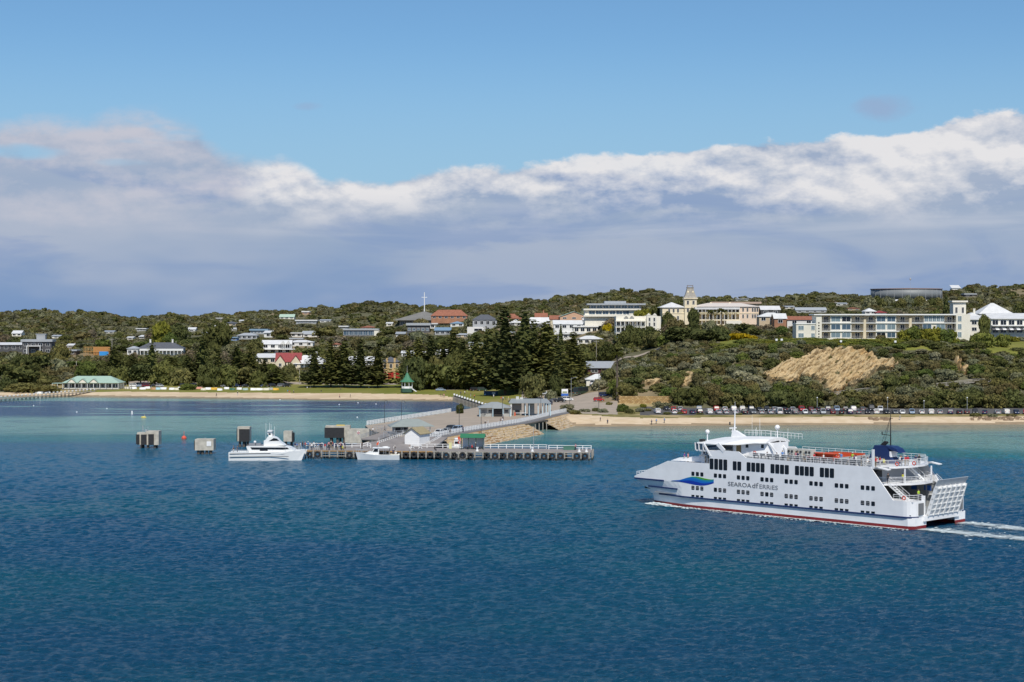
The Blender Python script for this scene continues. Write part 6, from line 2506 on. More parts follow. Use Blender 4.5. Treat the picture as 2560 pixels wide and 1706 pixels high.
for (pts, lab) in ((((2066, 990), (2130, 982), (2205, 974)), 'weathered timber boardwalk climbing the cliff below the rock face'), (((2340, 967), (2430, 956), (2474, 954)), 'weathered timber boardwalk crossing the upper cliff shrubs on the right')):
    w3 = [on_ground(a, b + 3) + Vector((0, -.6, .5)) for a, b in pts]
    r = thing('boardwalk', lab, 'boardwalk', w3[0])
    for a, b in zip(w3[:-1], w3[1:]):
        q = MB(Matrix.Translation(-w3[0])); q.bar(a, b, 2.0, .3); q.build('walkway_deck', TIMBER, r)
        for z in (.6, 1.15):
            for yo in (-.95, .95):
                q = MB(Matrix.Translation(-w3[0])); q.bar(a + Vector((0, yo, z)), b + Vector((0, yo, z)), .1, .14); q.build('handrail', TIMBER, r)
        n = max(2, int((b - a).length / 2))
        for k in range(n + 1):
            c = a.lerp(b, k / n)
            q = MB(Matrix.Translation(-w3[0])); q.bar(c + Vector((0, -.95, -2.5)), c + Vector((0, -.95, 1.2)), .15, .15); q.build('post', TIMBER, r)
# small swimming jetty at far left
A0, B0 = G(-18, 1000, .9), G(236, 979, 1.6)
r = thing('swimming_jetty', 'narrow timber swimming jetty with white-capped posts at the far left', 'jetty', A0)
IM = Matrix.Translation(-A0)
q = MB(IM); q.bar(A0, B0, 1.8, .18); q.build('walkway_deck', TIMBER, r)
q = MB(); q.bb((-.11, -.11, -2.6), (.11, .11, 1.2)); pmx = q.mesh('post', TIMBER)
q = MB(); q.bb((-.14, -.14, 0), (.14, .14, .55)); cmx = q.mesh('white_cap', WHITE)
for k in range(27):
    for yo in (-.8, .8):
        o = obj('post', pmx, r); o.location = A0.lerp(B0, k / 26) - A0 + Vector((0, yo, 0))
        c = obj('white_cap', cmx, o); c.location = (0, 0, .85)
q = MB(IM); q.bar(A0 + Vector((0, -.8, 1.0)), B0 + Vector((0, -.8, 1.0)), .08, .1); q.build('handrail', TIMBER, r)
# ================================================================ vegetation
def leaf_material(name, inst=False):
    m = bpy.data.materials.new(name)
    m.use_nodes = True
    t = m.node_tree
    t.nodes.remove(t.nodes['Principled BSDF'])
    b = t.nodes.new('ShaderNodeBsdfDiffuse')
    tr = t.nodes.new('ShaderNodeBsdfTranslucent')
    mx = t.nodes.new('ShaderNodeMixShader')
    mx.inputs[0].default_value = .33
    t.links.new(b.outputs[0], mx.inputs[1])
    t.links.new(tr.outputs[0], mx.inputs[2])
    t.links.new(mx.outputs[0], t.nodes['Material Output'].inputs[0])
    if inst:
        a = t.nodes.new('ShaderNodeAttribute')
        a.attribute_type = 'INSTANCER'
        a.attribute_name = 'tint'
        col = a.outputs['Color']
    else:
        col = t.nodes.new('ShaderNodeObjectInfo').outputs['Color']
    tcn = t.nodes.new('ShaderNodeTexCoord')
    g = t.nodes.new('ShaderNodeNewGeometry')
    f = noise(t, g.outputs['Position'], .45, 3, .6).smooth(.3, .7)
    c = mixc(t, f, (.62, .66, .62), (1.35, 1.28, 1.1))
    c = mixc(t, 1.0, col, c, 'MULTIPLY')
    f2 = noise(t, g.outputs['Position'], 2.6, 2, .5).smooth(.35, .7)
    c2 = mixc(t, f2, (.7, .72, .7), (1.25, 1.22, 1.15))
    c = mixc(t, 1.0, c, c2, 'MULTIPLY')
    t.links.new(c, b.inputs[0])
    t.links.new(c, tr.inputs[0])
    return m


LEAF = leaf_material('foliage')
LEAF_I = leaf_material('foliage_scrub', True)
BARK = mat('bark', (.10, .078, .058), .9, var=.3, vscale=1.5)


def quads_mesh(name, C, N, S, rs, mats, extra=None, asp=1.0):
    """leaf-sized quads at centres C with normals N and half sizes S"""
    n = len(C)
    N = N / (np.linalg.norm(N, axis=1)[:, None] + 1e-9)
    rv = rs.normal(size=(n, 3))
    T = np.cross(N, rv)
    T /= np.linalg.norm(T, axis=1)[:, None] + 1e-9
    B = np.cross(N, T)
    S = S[:, None]
    V = np.stack([C - T * S - B * S * asp, C + T * S - B * S * asp * .6, C + T * S * .8 + B * S * asp, C - T * S + B * S * asp * .7], 1).reshape(-1, 3)
    F = np.arange(4 * n).reshape(n, 4)
    v, f = V.tolist(), F.tolist()
    if extra:
        o = len(v)
        v += extra[0]
        f += [tuple(i + o for i in q) for q in extra[1]]
    me = bpy.data.meshes.new(name)
    me.from_pydata(v, [], f)
    me.materials.append(mats)
    me.update()
    return me


def core(rs, rx, ry, rz, cz, n=10, m=7):
    q = MB()
    q.ball((0, 0, cz), (rx, ry, rz), n, m)
    v = [tuple(np.array(p) * (1 + .0)) for p in q.v]
    out = []
    for p in v:
        k = 1 + .22 * mnoise.noise(Vector(p) * 2.3 + Vector((rs.uniform(0, 1) * 0 + 3.1, 0, 0)))
        out.append((p[0] * k, p[1] * k, cz + (p[2] - cz) * k))
    return out, q.f


def bush_mesh(name, seed, lumps=30, per=58, flat=1.0, spread=1.0, leaf=.062, mats=None, cz=.45):
    """crown about 2 wide and 1 high (z 0 to about 1)"""
    rs = np.random.RandomState(seed)
    C, N, S = [], [], []
    for k in range(lumps):
        a = rs.uniform(0, 6.283)
        u = rs.uniform(0, 1)
        rr_ = math.sqrt(u) * .72 * spread
        zc = cz * flat + .42 * flat * math.sqrt(max(0, 1 - (rr_ / (.8 * spread)) ** 2)) * rs.uniform(.55, 1.0)
        if rs.uniform() < .35:
            zc = rs.uniform(.12, .4) * flat
            rr_ = rs.uniform(.55, .8) * spread
        c = np.array([rr_ * math.cos(a), rr_ * math.sin(a), zc])
        r = rs.uniform(.20, .36)
        d = rs.normal(size=(per, 3))
        d[:, 2] = d[:, 2] * .8 + .35
        d /= np.linalg.norm(d, axis=1)[:, None]
        C.append(c + d * r * np.array([1, 1, .72 * flat]) * rs.uniform(.8, 1.08, (per, 1)))
        N.append(d + rs.normal(scale=.45, size=(per, 3)))
        S.append(rs.uniform(.6, 1.25, per) * leaf)
    return quads_mesh(name, np.concatenate(C), np.concatenate(N), np.concatenate(S), rs, mats or LEAF, core(rs, .66 * spread, .66 * spread, .40 * flat, cz * flat * .95))


def layered_mesh(name, seed, mats=None):
    """wide crown in flat horizontal layers, like an old cypress or tea tree"""
    rs = np.random.RandomState(seed)
    C, N, S = [], [], []
    for k in range(26):
        a, rr_ = rs.uniform(0, 6.283), math.sqrt(rs.uniform(0, 1)) * .78
        z = rs.uniform(.22, .95 - .35 * rr_)
        n = 34
        d = rs.normal(size=(n, 3)) * np.array([.17, .17, .035])
        C.append(np.array([rr_ * math.cos(a), rr_ * math.sin(a), z]) + d)
        N.append(np.array([0, 0, 1]) + rs.normal(scale=.45, size=(n, 3)))
        S.append(rs.uniform(.05, .11, n))
    return quads_mesh(name, np.concatenate(C), np.concatenate(N), np.concatenate(S), rs, mats or LEAF, core(rs, .55, .55, .33, .48))


def pine_mesh(name, seed, tiers=24, br=8, wide=.23, dense=1.0, gap=0.0):
    """Norfolk pine crown, height 1: whorls of near level branches with brush-like fronds"""
    rs = np.random.RandomState(seed)
    C, N, S = [], [], []
    for t in range(tiers):
        f = t / (tiers - 1)
        z = .10 + .88 * f
        L = wide * ((1 - f) ** .72 * .95 + .05) * rs.uniform(.82, 1.12)
        if f < .12:
            L *= .8
        for k in range(br):
            a = 2 * math.pi * (k + .5 * (t % 2)) / br + rs.normal(scale=.12)
            Lk = L * rs.uniform(.72, 1.12)
            if rs.uniform() < gap:
                continue
            n = max(3, int(9 * dense * (.35 + .65 * (1 - f))))
            q = (np.arange(n) + rs.uniform(.2, .8, n)) / n
            droop = -.030 * np.sin(q * 2.6) + .045 * q ** 2.2
            r = Lk * (.12 + .88 * q)
            side = rs.normal(scale=.018, size=n) * (1.2 - .4 * q)
            P_ = np.stack([r * math.cos(a) - side * math.sin(a), r * math.sin(a) + side * math.cos(a), z + droop * (.5 + Lk / wide) + rs.normal(scale=.004, size=n)], 1)
            C.append(P_)
            N.append(np.array([.25 * math.cos(a), .25 * math.sin(a), 1.0]) + rs.normal(scale=.38, size=(n, 3)))
            S.append(rs.uniform(.013, .023, n) * (1.15 - .5 * f))
    q = MB()
    q.lathe([(.045, .1), (.075, .25), (.06, .45), (.035, .7), (.012, .94)], 7, cap=False)
    return quads_mesh(name, np.concatenate(C), np.concatenate(N), np.concatenate(S), rs, LEAF, (q.v, q.f))


BUSH = [bush_mesh('crown', 1), bush_mesh('crown', 2, 36, 50, 1.0), bush_mesh('crown', 3, 25, 64, .85), bush_mesh('crown', 4, 40, 46, 1.1, .9), bush_mesh('crown', 5, 32, 56, .8, 1.05, .055)]
DOME = bush_mesh('crown', 8, 60, 22, .9, 1.0, .06)
LAYER = [layered_mesh('crown', 11), layered_mesh('crown', 12)]
PINE = [pine_mesh('crown', 21), pine_mesh('crown', 22, 22, 8, .27), pine_mesh('crown', 23, 26, 9, .21, 1.1), pine_mesh('crown', 24, 20, 7, .24, .9, .12)]
STAR = pine_mesh('crown', 25, 17, 6, .17, .75, .05)
q = MB()
q.tube((0, 0, -.3), (.02, 0, .5), .055, .035, 6)
for a in range(4):
    q.tube((.01, 0, .2), (.35 * math.cos(a * 1.7), .35 * math.sin(a * 1.7), .62), .028, .012, 4)
TRUNK = q.mesh('trunk', BARK)
q = MB()
q.tube((0, 0, -.04), (0, 0, .2), .016, .013, 7)
q.tube((0, 0, .2), (0, 0, .95), .013, .002, 6)
PTRUNK = q.mesh('trunk', BARK)
TINT = {'dark': (.084, .094, .040), 'pine': (.112, .120, .046), 'olive': (.128, .126, .056), 'grey': (.160, .164, .110), 'brown': (.130, .114, .060), 'green': (.098, .124, .040),
        'gorse': (.33, .25, .018), 'hedge': (.145, .155, .045), 'bare': (.155, .130, .10), 'light': (.205, .205, .155), 'yellowgreen': (.155, .160, .034)}
WORD = {'dark': 'dark green', 'pine': 'very dark green', 'olive': 'olive', 'grey': 'grey-green', 'brown': 'brownish', 'green': 'mid green', 'gorse': 'yellow-flowering', 'hedge': 'clipped bright olive',
        'bare': 'bare-twigged brown', 'light': 'silvery grey', 'yellowgreen': 'yellow-green'}
TREES = []
vr = random.Random(21)


def blocked(px, d, wpx, ytop, ybase, slack=.45):
    """would a plant here hide a building or stand inside it?"""
    for (x0, x1, y0, y1, bd) in BLD:
        ov = min(px + wpx / 2, x1 + 1) - max(px - wpx / 2, x0 - 1)
        if ov <= 0:
            continue
        if bd - 1.5 < d < bd + 14 and ov > 0:
            return True
        if d < bd and ytop < y1 - (y1 - y0) * slack * .55 and ov > wpx * .22:
            return True
    return False


def plant(kind, px, d, w, h, tint, cat='shrub', name='shrub', lift=-.25, base=None, jitter=.18, rz=None):
    """one plant with its own crown and trunk; w is the crown width in metres"""
    X_ = (px - 1280) * d / FPX
    z = tz(X_, d) if base is None else base
    r = bpy.data.objects.new(name, None)
    COL.objects.link(r)
    r.location = (X_, d, z + lift)
    r.rotation_euler = (0, 0, vr.uniform(0, 6.28) if rz is None else rz)
    r['category'] = cat
    c = obj('crown', kind, r)
    t = obj('trunk', PTRUNK if kind in PINE or kind is STAR else TRUNK, r)
    if kind in PINE or kind is STAR:
        k = w / (2 * (.27 if kind is PINE[1] else .17 if kind is STAR else .23))
        c.scale = (k, k, h)
        t.scale = (h, h, h)
    else:
        c.scale = (w / 2, w / 2 * vr.uniform(.85, 1.1), h)
        t.scale = (w / 2, w / 2, h)
    cc = [q_ * 1.42 for q_ in TINT[tint]]
    j = vr.uniform(1 - jitter, 1 + jitter)
    g = vr.uniform(.94, 1.06)
    col = (cc[0] * j * g, cc[1] * j, cc[2] * j / g, 1)
    c.color = col
    TREES.append((r, tint, cat, w, h, kind))
    return r


# ---- the Norfolk pines on the foreshore: (px, base y, top y, width in px, variant)
PINES = [(785, 967, 868, 88, 0), (827, 967, 845, 96, 1), (860, 967, 852, 84, 2), (902, 968, 848, 104, 1), (944, 968, 868, 86, 0),
         (505, 958, 842, 80, 3), (545, 964, 872, 92, 1), (590, 962, 864, 84, 0), (626, 960, 872, 74, 3), (661, 962, 895, 78, 1), (694, 962, 916, 70, 0),
         (283, 955, 866, 66, 0), (332, 958, 884, 74, 1), (380, 958, 856, 78, 3), (428, 958, 892, 84, 1), (470, 960, 886, 72, 0),
         (1022, 968, 866, 92, 1), (1046, 968, 842, 72, 2), (1076, 968, 838, 96, 0), (1108, 966, 850, 80, 1), (1133, 967, 824, 116, 1), (1158, 971, 848, 98, 0), (1190, 974, 836, 104, 2),
         (1224, 976, 822, 112, 1), (1263, 990, 764, 132, 2), (1289, 985, 846, 104, 0), (1312, 985, 766, 112, 3), (1336, 982, 800, 108, 1), (1366, 985, 802, 124, 2), (1434, 986, 828, 84, 0), (1396, 992, 862, 116, 1)]
for i, (px, yb, yt, wp, k) in enumerate(PINES):
    d = 4275 * 32.6 / (yb - 800)
    d = min(max(d, 700), 880)
    p = P(px, yb, d)
    z0 = tz(p.x, d)
    h = CAMZ - (yt - 800) * d / FPX - z0
    plant(PINE[k], px, d, wp * (1.18 + .14 * (i % 3)) * d / FPX, h, 'pine' if i % 3 else 'dark', 'pine tree', 'norfolk_pine', 0, jitter=.28)
plant(STAR, 1402, 880, 8.5, (892 - 806) * 880 / FPX, 'dark', 'pine tree', 'norfolk_pine', 0)
plant(STAR, 1215, 905, 9, 22, 'dark', 'pine tree', 'norfolk_pine', 0)
plant(STAR, 2365, 1000, 9, 16, 'dark', 'pine tree', 'norfolk_pine', 0)
# ---- named single trees: kind, px, d, width m, height m, tint
SOLO = [(DOME, 1332, 692, 13.2, 11.5, 'olive'), (BUSH[3], 1392, 705, 9, 8, 'dark'), (BUSH[0], 1378, 672, 5, 4.2, 'grey'), (LAYER[0], 58, 850, 17, 11, 'dark'), (LAYER[1], 22, 862, 16, 12, 'dark'),
        (BUSH[3], 402, 1040, 15, 15, 'yellowgreen'), (BUSH[1], 445, 1070, 17, 13, 'dark'), (BUSH[2], 470, 815, 11, 3.6, 'green'), (BUSH[4], 62, 806, 18, 5.5, 'olive'), (BUSH[2], 110, 803, 15, 4.2, 'olive'), (BUSH[0], 20, 812, 11, 6, 'dark'),
        (BUSH[3], 545, 985, 22, 19, 'dark'), (BUSH[1], 562, 905, 13, 12, 'bare'), (BUSH[0], 723, 880, 9, 9, 'olive'), (BUSH[0], 1519, 925, 6.2, 6.4, 'gorse'),
        (DOME, 1616, 930, 14, 12, 'yellowgreen'), (BUSH[1], 1645, 925, 13, 12, 'dark'), (BUSH[1], 1668, 880, 8, 9, 'dark'), (BUSH[3], 1735, 820, 8.5, 11, 'dark'), (BUSH[0], 1688, 815, 11, 8, 'brown'), (BUSH[3], 1774, 800, 9, 6.5, 'grey'),
        (LAYER[1], 1868, 790, 14, 8, 'dark'), (BUSH[2], 1845, 745, 13, 3.6, 'gorse'), (BUSH[4], 1812, 752, 10, 3.0, 'gorse'), (BUSH[4], 1872, 748, 9, 3.2, 'gorse'), (BUSH[2], 1755, 735, 8, 2.6, 'gorse'),
        (LAYER[0], 1700, 738, 17, 8.5, 'dark'), (LAYER[1], 1748, 730, 15, 7.5, 'dark'), (BUSH[1], 1800, 758, 9, 6, 'brown'), (BUSH[3], 1580, 800, 11, 9, 'dark'), (BUSH[1], 1625, 790, 13, 8, 'dark'),
        (DOME, 2266, 724, 8, 5.6, 'yellowgreen'), (BUSH[1], 2288, 722, 9, 6.0, 'green'), (DOME, 2312, 721, 9, 6.2, 'yellowgreen'), (BUSH[0], 2336, 720, 9, 6.2, 'yellowgreen'), (DOME, 2360, 719, 9, 6.6, 'green'), (BUSH[1], 2380, 720, 6, 5.6, 'yellowgreen'), (BUSH[3], 2462, 752, 6.4, 10.5, 'pine'),
        (DOME, 2455, 712, 10.2, 6.6, 'hedge'), (DOME, 2508, 716, 7.2, 6.2, 'hedge'), (DOME, 2438, 730, 5.4, 4.2, 'olive'), (BUSH[4], 2400, 722, 7.5, 3.2, 'grey'), (DOME, 2202, 728, 5.2, 3.2, 'brown'), (BUSH[2], 2480, 740, 9, 3, 'green'), (BUSH[2], 2530, 742, 7, 2.6, 'yellowgreen'),
        (BUSH[1], 1462, 792, 13, 9, 'dark'), (BUSH[3], 1492, 800, 12, 10, 'olive'), (BUSH[0], 1524, 790, 13, 9, 'dark'), (BUSH[1], 1560, 788, 12, 8.5, 'dark'), (BUSH[3], 1602, 790, 12, 8, 'dark'), (BUSH[0], 1640, 770, 12, 7, 'olive'), (BUSH[2], 1668, 752, 11, 6, 'green'),
        (BUSH[3], 1150, 588, 3.6, 3.2, 'dark'), (BUSH[3], 2560, 905, 14, 12, 'dark')]
for k, px, d, w, h, t in SOLO:
    tall = h >= 6.5
    plant(k, px, d, w, h, t, 'tree' if tall else 'shrub', 'broadleaf_tree' if tall else 'shrub', base=CZ if px == 1150 else None)


for k, (px, d, w, h) in enumerate(((520, 838, 14, 12), (572, 842, 13, 10), (612, 846, 14, 12), (646, 842, 12, 9), (352, 850, 14, 12), (410, 848, 15, 11), (450, 846, 13, 11), (300, 846, 12, 9), (1034, 802, 14, 14), (1062, 806, 13, 16), (1092, 812, 15, 17), (1120, 806, 14, 14), (1146, 812, 15, 17), (1174, 806, 14, 16), (1206, 800, 16, 19), (1240, 796, 16, 18), (1276, 790, 17, 21), (1300, 775, 15, 17), (1326, 772, 16, 19), (1350, 770, 15, 17), (1380, 768, 15, 16), (1416, 766, 14, 13))):
    plant((BUSH + LAYER)[(k * 3) % 7], px, d, w, h, ('dark', 'pine', 'olive', 'pine')[k % 4], 'tree', 'broadleaf_tree')
for k in range(13):       # bushes against the foot of the water tank
    px = 2176 + k * 15.5
    z0 = tz((px - 1280) * 1262 / FPX, 1262)
    h = CAMZ - (742 + (k * 7) % 6 - 800) * 1262 / FPX - z0
    plant(BUSH[k % 5], px, 1262, 12, max(3, h), ('grey', 'dark', 'olive')[k % 3], 'shrub', 'shrub')
# ---- palms
def palm(px, py, d, hgt, spread, label):
    p = P(px, py, d)
    r = thing('palm_tree', label, 'palm', (p.x, p.y, tz(p.x, p.y)))
    q = MB(); q.tube((0, 0, -.5), (0, 0, hgt), .42, .30, 7); q.build('trunk', BARK, r)
    rs = np.random.RandomState(int(px))
    C, N, S = [], [], []
    for k in range(34):
        a, e = rs.uniform(0, 6.283), rs.uniform(-.5, 1.2)
        for t in np.linspace(.12, 1, 8):
            rr_ = spread * t * math.cos(e * .7)
            z = hgt + spread * (math.sin(e) * t * .8 - .75 * t ** 2.2)
            C.append((rr_ * math.cos(a), rr_ * math.sin(a), z + .2)); N.append((rs.normal() * .9, -.5 + rs.normal() * .6, .8)); S.append(spread * .085 * (1.2 - .6 * t))
    c = obj('crown', quads_mesh('crown', np.array(C), np.array(N), np.array(S), rs, LEAF), r)
    c.color = (.075, .08, .022, 1)
    return r


palm(1543, 1018, 650, 17.6, 3.2, 'tall slender palm with a long bare trunk left of the retaining wall')
palm(1778, 815, 880, 8.5, 3.4, 'palm in front of the hotel veranda')
palm(1804, 812, 872, 9.5, 3.6, 'second palm in front of the hotel, right of the first')

# ---- cliff shrubs, from the car park up to the cliff top
ROCKS = [[(1900, 938), (1945, 908), (1990, 893), (2040, 874), (2110, 870), (2178, 878), (2196, 898), (2240, 900), (2244, 922), (2196, 934), (2160, 950), (2128, 976), (2078, 992), (2056, 964), (2020, 946), (1985, 960), (1925, 962)],
         [(1698, 964), (1706, 940), (1730, 934), (1744, 950), (1728, 968)], [(1578, 962), (1612, 950), (1662, 946), (1650, 964), (1608, 972)], [(2384, 896), (2398, 888), (2404, 912), (2422, 918), (2414, 946), (2392, 930)],
         [(2150, 968), (2178, 958), (2204, 966), (2186, 980)]]


def poly_dist(px, y, pl):
    """signed distance in the photograph's pixels, positive inside"""
    best, inside = 1e9, False
    n = len(pl)
    for i in range(n):
        (x1, y1), (x2, y2) = pl[i], pl[(i + 1) % n]
        if (y1 > y) != (y2 > y) and px < (x2 - x1) * (y - y1) / (y2 - y1) + x1:
            inside = not inside
        dx_, dy_ = x2 - x1, y2 - y1
        t = max(0, min(1, ((px - x1) * dx_ + (y - y1) * dy_) / (dx_ * dx_ + dy_ * dy_)))
        best = min(best, math.hypot(px - x1 - t * dx_, y - y1 - t * dy_))
    return best if inside else -best


def in_rock(px, y, m=0):
    """bare sandstone as it shows in the photograph"""
    return any(poly_dist(px, y, pl) > m for pl in ROCKS)


ncl = 0
cl_t = ['grey', 'olive', 'dark', 'brown', 'green', 'light', 'olive', 'grey', 'dark', 'brown']
rowsd = [(641.5, 10.5, 6.6), (647, 12.5, 7.0), (652.5, 11, 6.2), (657, 9.5, 5.4), (662, 9.4, 5.2), (667, 9, 4.9), (673, 9, 4.6), (679, 8.6, 4.2), (685, 8, 4.0), (691, 7.4, 3.4), (697, 6.4, 2.6)]
for ri, (d0, w0, h0) in enumerate(rowsd):
    px = 1560 - 25 * (ri % 3) if ri > 1 else 1690
    if ri < 2: px = 1700
    while px < 2600:
        d = d0 + vr.uniform(-1.8, 1.8)
        w = w0 * vr.uniform(.6, 1.15)
        h = h0 * vr.uniform(.6, 1.12)
        X_ = (px - 1280) * d / FPX
        zt = tz(X_, d)
        yb = HOR + (CAMZ - zt) * FPX / d
        yt = yb - h * FPX / d
        wpx = w * FPX / d
        board = (2060 < px < 2210 and 652 < d < 669 and yt < 985 and yb > 975) or (2338 < px < 2478 and d < 676 and yt < 962 and yb > 955)
        rock = in_rock(px, (yb + yt) / 2, -2) or in_rock(px, yt + 3, 3) or in_rock(px - wpx * .3, yt + 5, 4) or in_rock(px + wpx * .3, yt + 5, 4)
        if not rock and not board and not blocked(px, d, wpx, yt, yb, .2) and ncl < 292:
            t = vr.choice(cl_t if ri > 1 else ['dark', 'dark', 'brown', 'olive'])
            plant(vr.choice(BUSH), px, d, w, h, t, 'shrub', 'shrub')
            ncl += 1
        px += wpx * vr.uniform(.55, .95)
for px, y in ((1958, 934), (1990, 915), (2018, 902), (2040, 925), (2072, 898), (2090, 940), (2100, 912), (2128, 888), (2150, 920), (2168, 900), (2184, 888), (2205, 912), (2225, 908), (2066, 958), (2110, 960), (2136, 940), (1932, 948), (2008, 938)):
    p = on_ground(px, y, 640)
    plant(vr.choice(BUSH), px, p.y - 1.2, vr.uniform(3.0, 5.5), vr.uniform(1.5, 2.8), vr.choice(['olive', 'grey', 'brown', 'olive']), 'shrub', 'shrub')
# hedges along the cliff top, and garden shrubs in front of the apartments
for k in range(72):
    px = 1940 + k * 4.6 + vr.uniform(-4, 4)
    d = (701, 707, 713, 720, 727)[k % 5]
    if px < 2260:
        plant(DOME if k % 3 else BUSH[4], px - (90 if k % 4 == 0 else 0), d, vr.uniform(6, 9.5), vr.uniform(1.3, 2.2), vr.choice(['hedge', 'hedge', 'green', 'yellowgreen']), 'hedge', 'hedge')
for k in range(18):
    plant(DOME if k % 2 else BUSH[2], 1796 + k * 7, vr.uniform(699, 722), 7.5, vr.uniform(1.4, 2.4), vr.choice(['hedge', 'green', 'hedge']), 'hedge', 'hedge')
    plant(vr.choice(BUSH), 2258 + k * 11, vr.uniform(699, 709), 8, vr.uniform(1.8, 3.0), vr.choice(['olive', 'grey', 'green', 'dark']), 'shrub', 'shrub')
for px in (2395, 2420, 2545, 2570):
    plant(BUSH[4], px, 706, 7, 2.0, 'olive', 'hedge', 'hedge')
# dune shrubs by the causeway head and along the car park edge
for px, y, w, h, t in ((1418, 1030, 6.5, 2.6, 'light'), (1436, 1036, 5, 1.9, 'olive'), (1462, 1030, 4.5, 1.6, 'light'), (1490, 1029, 4.0, 1.3, 'olive'), (1508, 1032, 4.5, 1.8, 'light'), (1556, 1030, 4.6, 3.0, 'green'), (1573, 1034, 4.0, 2.2, 'olive'),
                       (1600, 1030, 4.2, 1.6, 'light'), (1618, 1028, 3.6, 1.4, 'olive'), (1645, 1022, 5.5, 2.6, 'grey'), (1666, 1020, 5.0, 2.4, 'grey'), (1608, 1020, 3.5, 1.4, 'yellowgreen'), (1668, 1037, 3.4, 1.4, 'olive'), (1523, 1013, 3.4, 1.5, 'olive'), (1750, 1037, 3, .9, 'olive'),
                       (1700, 1036, 2.6, 1.0, 'olive'), (1848, 1038, 3.2, .8, 'olive'), (2100, 1039, 3, .7, 'olive'), (2440, 1042, 5, 1.4, 'olive'), (2480, 1043, 5, 1.2, 'grey'), (2530, 1042, 4, 1.4, 'brown'), (1500, 975, 9, 5, 'light'), (1520, 962, 9, 6, 'olive'), (1535, 985, 7, 5, 'green')):
    p = on_ground(px, y, 573)
    plant(vr.choice(BUSH), px, p.y, w, h, t, 'shrub', 'shrub')
# ---- trees among the houses
nt2 = 0
tt = ['dark', 'olive', 'dark', 'brown', 'olive', 'green', 'grey', 'dark', 'bare']
for ring, (d0, d1, n, w0, h0) in enumerate(((868, 905, 46, 11, 8.5), (905, 960, 66, 12, 9), (960, 1040, 74, 13, 8.5), (1040, 1150, 62, 14, 8))):
    for k in range(n):
        for tries in range(4):
            px = -20 + 1600 * (k + vr.random()) / n
            d = vr.uniform(d0, d1)
            if px > 1480 and d < 930 and 1490 < px: d += 60
            w, h = w0 * vr.uniform(.55, 1.25), h0 * vr.uniform(.55, 1.25)
            X_ = (px - 1280) * d / FPX
            zt = tz(X_, d)
            yb = HOR + (CAMZ - zt) * FPX / d
            if px > 690 and px < 770 and yb > 905: continue
            if 1130 < px < 1300 and d < 900: continue
            if not blocked(px, d, w * FPX / d, yb - h * FPX / d, yb):
                plant(vr.choice(BUSH + LAYER), px, d, w, h, vr.choice(tt), 'tree' if h > 5.5 else 'shrub', 'broadleaf_tree' if h > 5.5 else 'shrub')
                nt2 += 1
                break
for k in range(60):        # gardens round the hotel, the apartments and the road on the right
    for tries in range(5):
        px = 1440 + 1130 * (k + vr.random()) / 60
        d = vr.uniform(735, 900) if px < 1960 else vr.uniform(800, 980)
        w, h = vr.uniform(6, 12), vr.uniform(3.5, 7.5)
        X_ = (px - 1280) * d / FPX
        yb = HOR + (CAMZ - tz(X_, d)) * FPX / d
        if px < 1640 and 905 < yb < 945 and px > 1460: continue
        if not blocked(px, d, w * FPX / d, yb - h * FPX / d, yb, .25):
            plant(vr.choice(BUSH + LAYER), px, d, w, h, vr.choice(tt), 'tree' if h > 5.5 else 'shrub', 'broadleaf_tree' if h > 5.5 else 'shrub')
            break

# ---- sandstone face: stepped, dipping ledges standing out of the cliff
def rock_patch(px0, px1, d0, d1, seed, pl, n_u=110, n_v=70):
    rs = random.Random(seed)
    V, F = [], []
    for i in range(n_u + 1):
        px = px0 + (px1 - px0) * i / n_u
        for j in range(n_v + 1):
            d = d0 + (d1 - d0) * j / n_v
            x = (px - 1280) * d / FPX
            z = tz(x, d)
            yy = HOR + (CAMZ - z) * FPX / d
            ed = max(0, min(1, poly_dist(px, yy, pl) / 9 + .25 + mnoise.fractal(Vector((x * .16, z * .3, seed)), .9, 2, 3) * .9))
            s = z - x * .40 + 2.0 * mnoise.fractal(Vector((x * .08, z * .14, seed)), 1.0, 2, 3)
            st = ((s * .50) % 1.0) ** .8 * (.6 + .9 * mnoise.noise(Vector((x * .07 + math.floor(s * .5) * 5.3, 0, seed))) ** 2 + .5) + .30 * abs(mnoise.noise(Vector((x * .25, s * 1.5, 2))))
            fine = mnoise.fractal(Vector((x * .35, (z - x * .4) * 1.2, seed + 4)), .8, 2.1, 4)
            out_ = (.4 + 3.2 * st + 1.1 * fine + .9 * mnoise.noise(Vector((x * .12, z * .12, seed + 9)))) * ed - (1 - ed) * 2.2
            V.append((x, d - out_ * .85, z + out_ * .45))
    for i in range(n_u):
        for j in range(n_v):
            a = i * (n_v + 1) + j
            F.append((a, a + n_v + 1, a + n_v + 2, a + 1))
    me = bpy.data.meshes.new('rock_face')
    me.from_pydata(V, [], F)
    me.materials.append(M_ROCKF)
    me.update()
    return tag(obj('rock_face', me), kind='structure')


M_ROCKF = ground_mat('sandstone_face', (.40, .295, .155), (.49, .37, .21), .3, (.38, .25, .11), bump=.3)
for k_, (a_, b_) in enumerate(((1880, 2262), (1686, 1756), (1566, 1676), (2372, 2434), (2140, 2214))):
    rock_patch(a_, b_, 648, 704, 3 + k_, ROCKS[k_], max(40, (b_ - a_) // 3), 76)

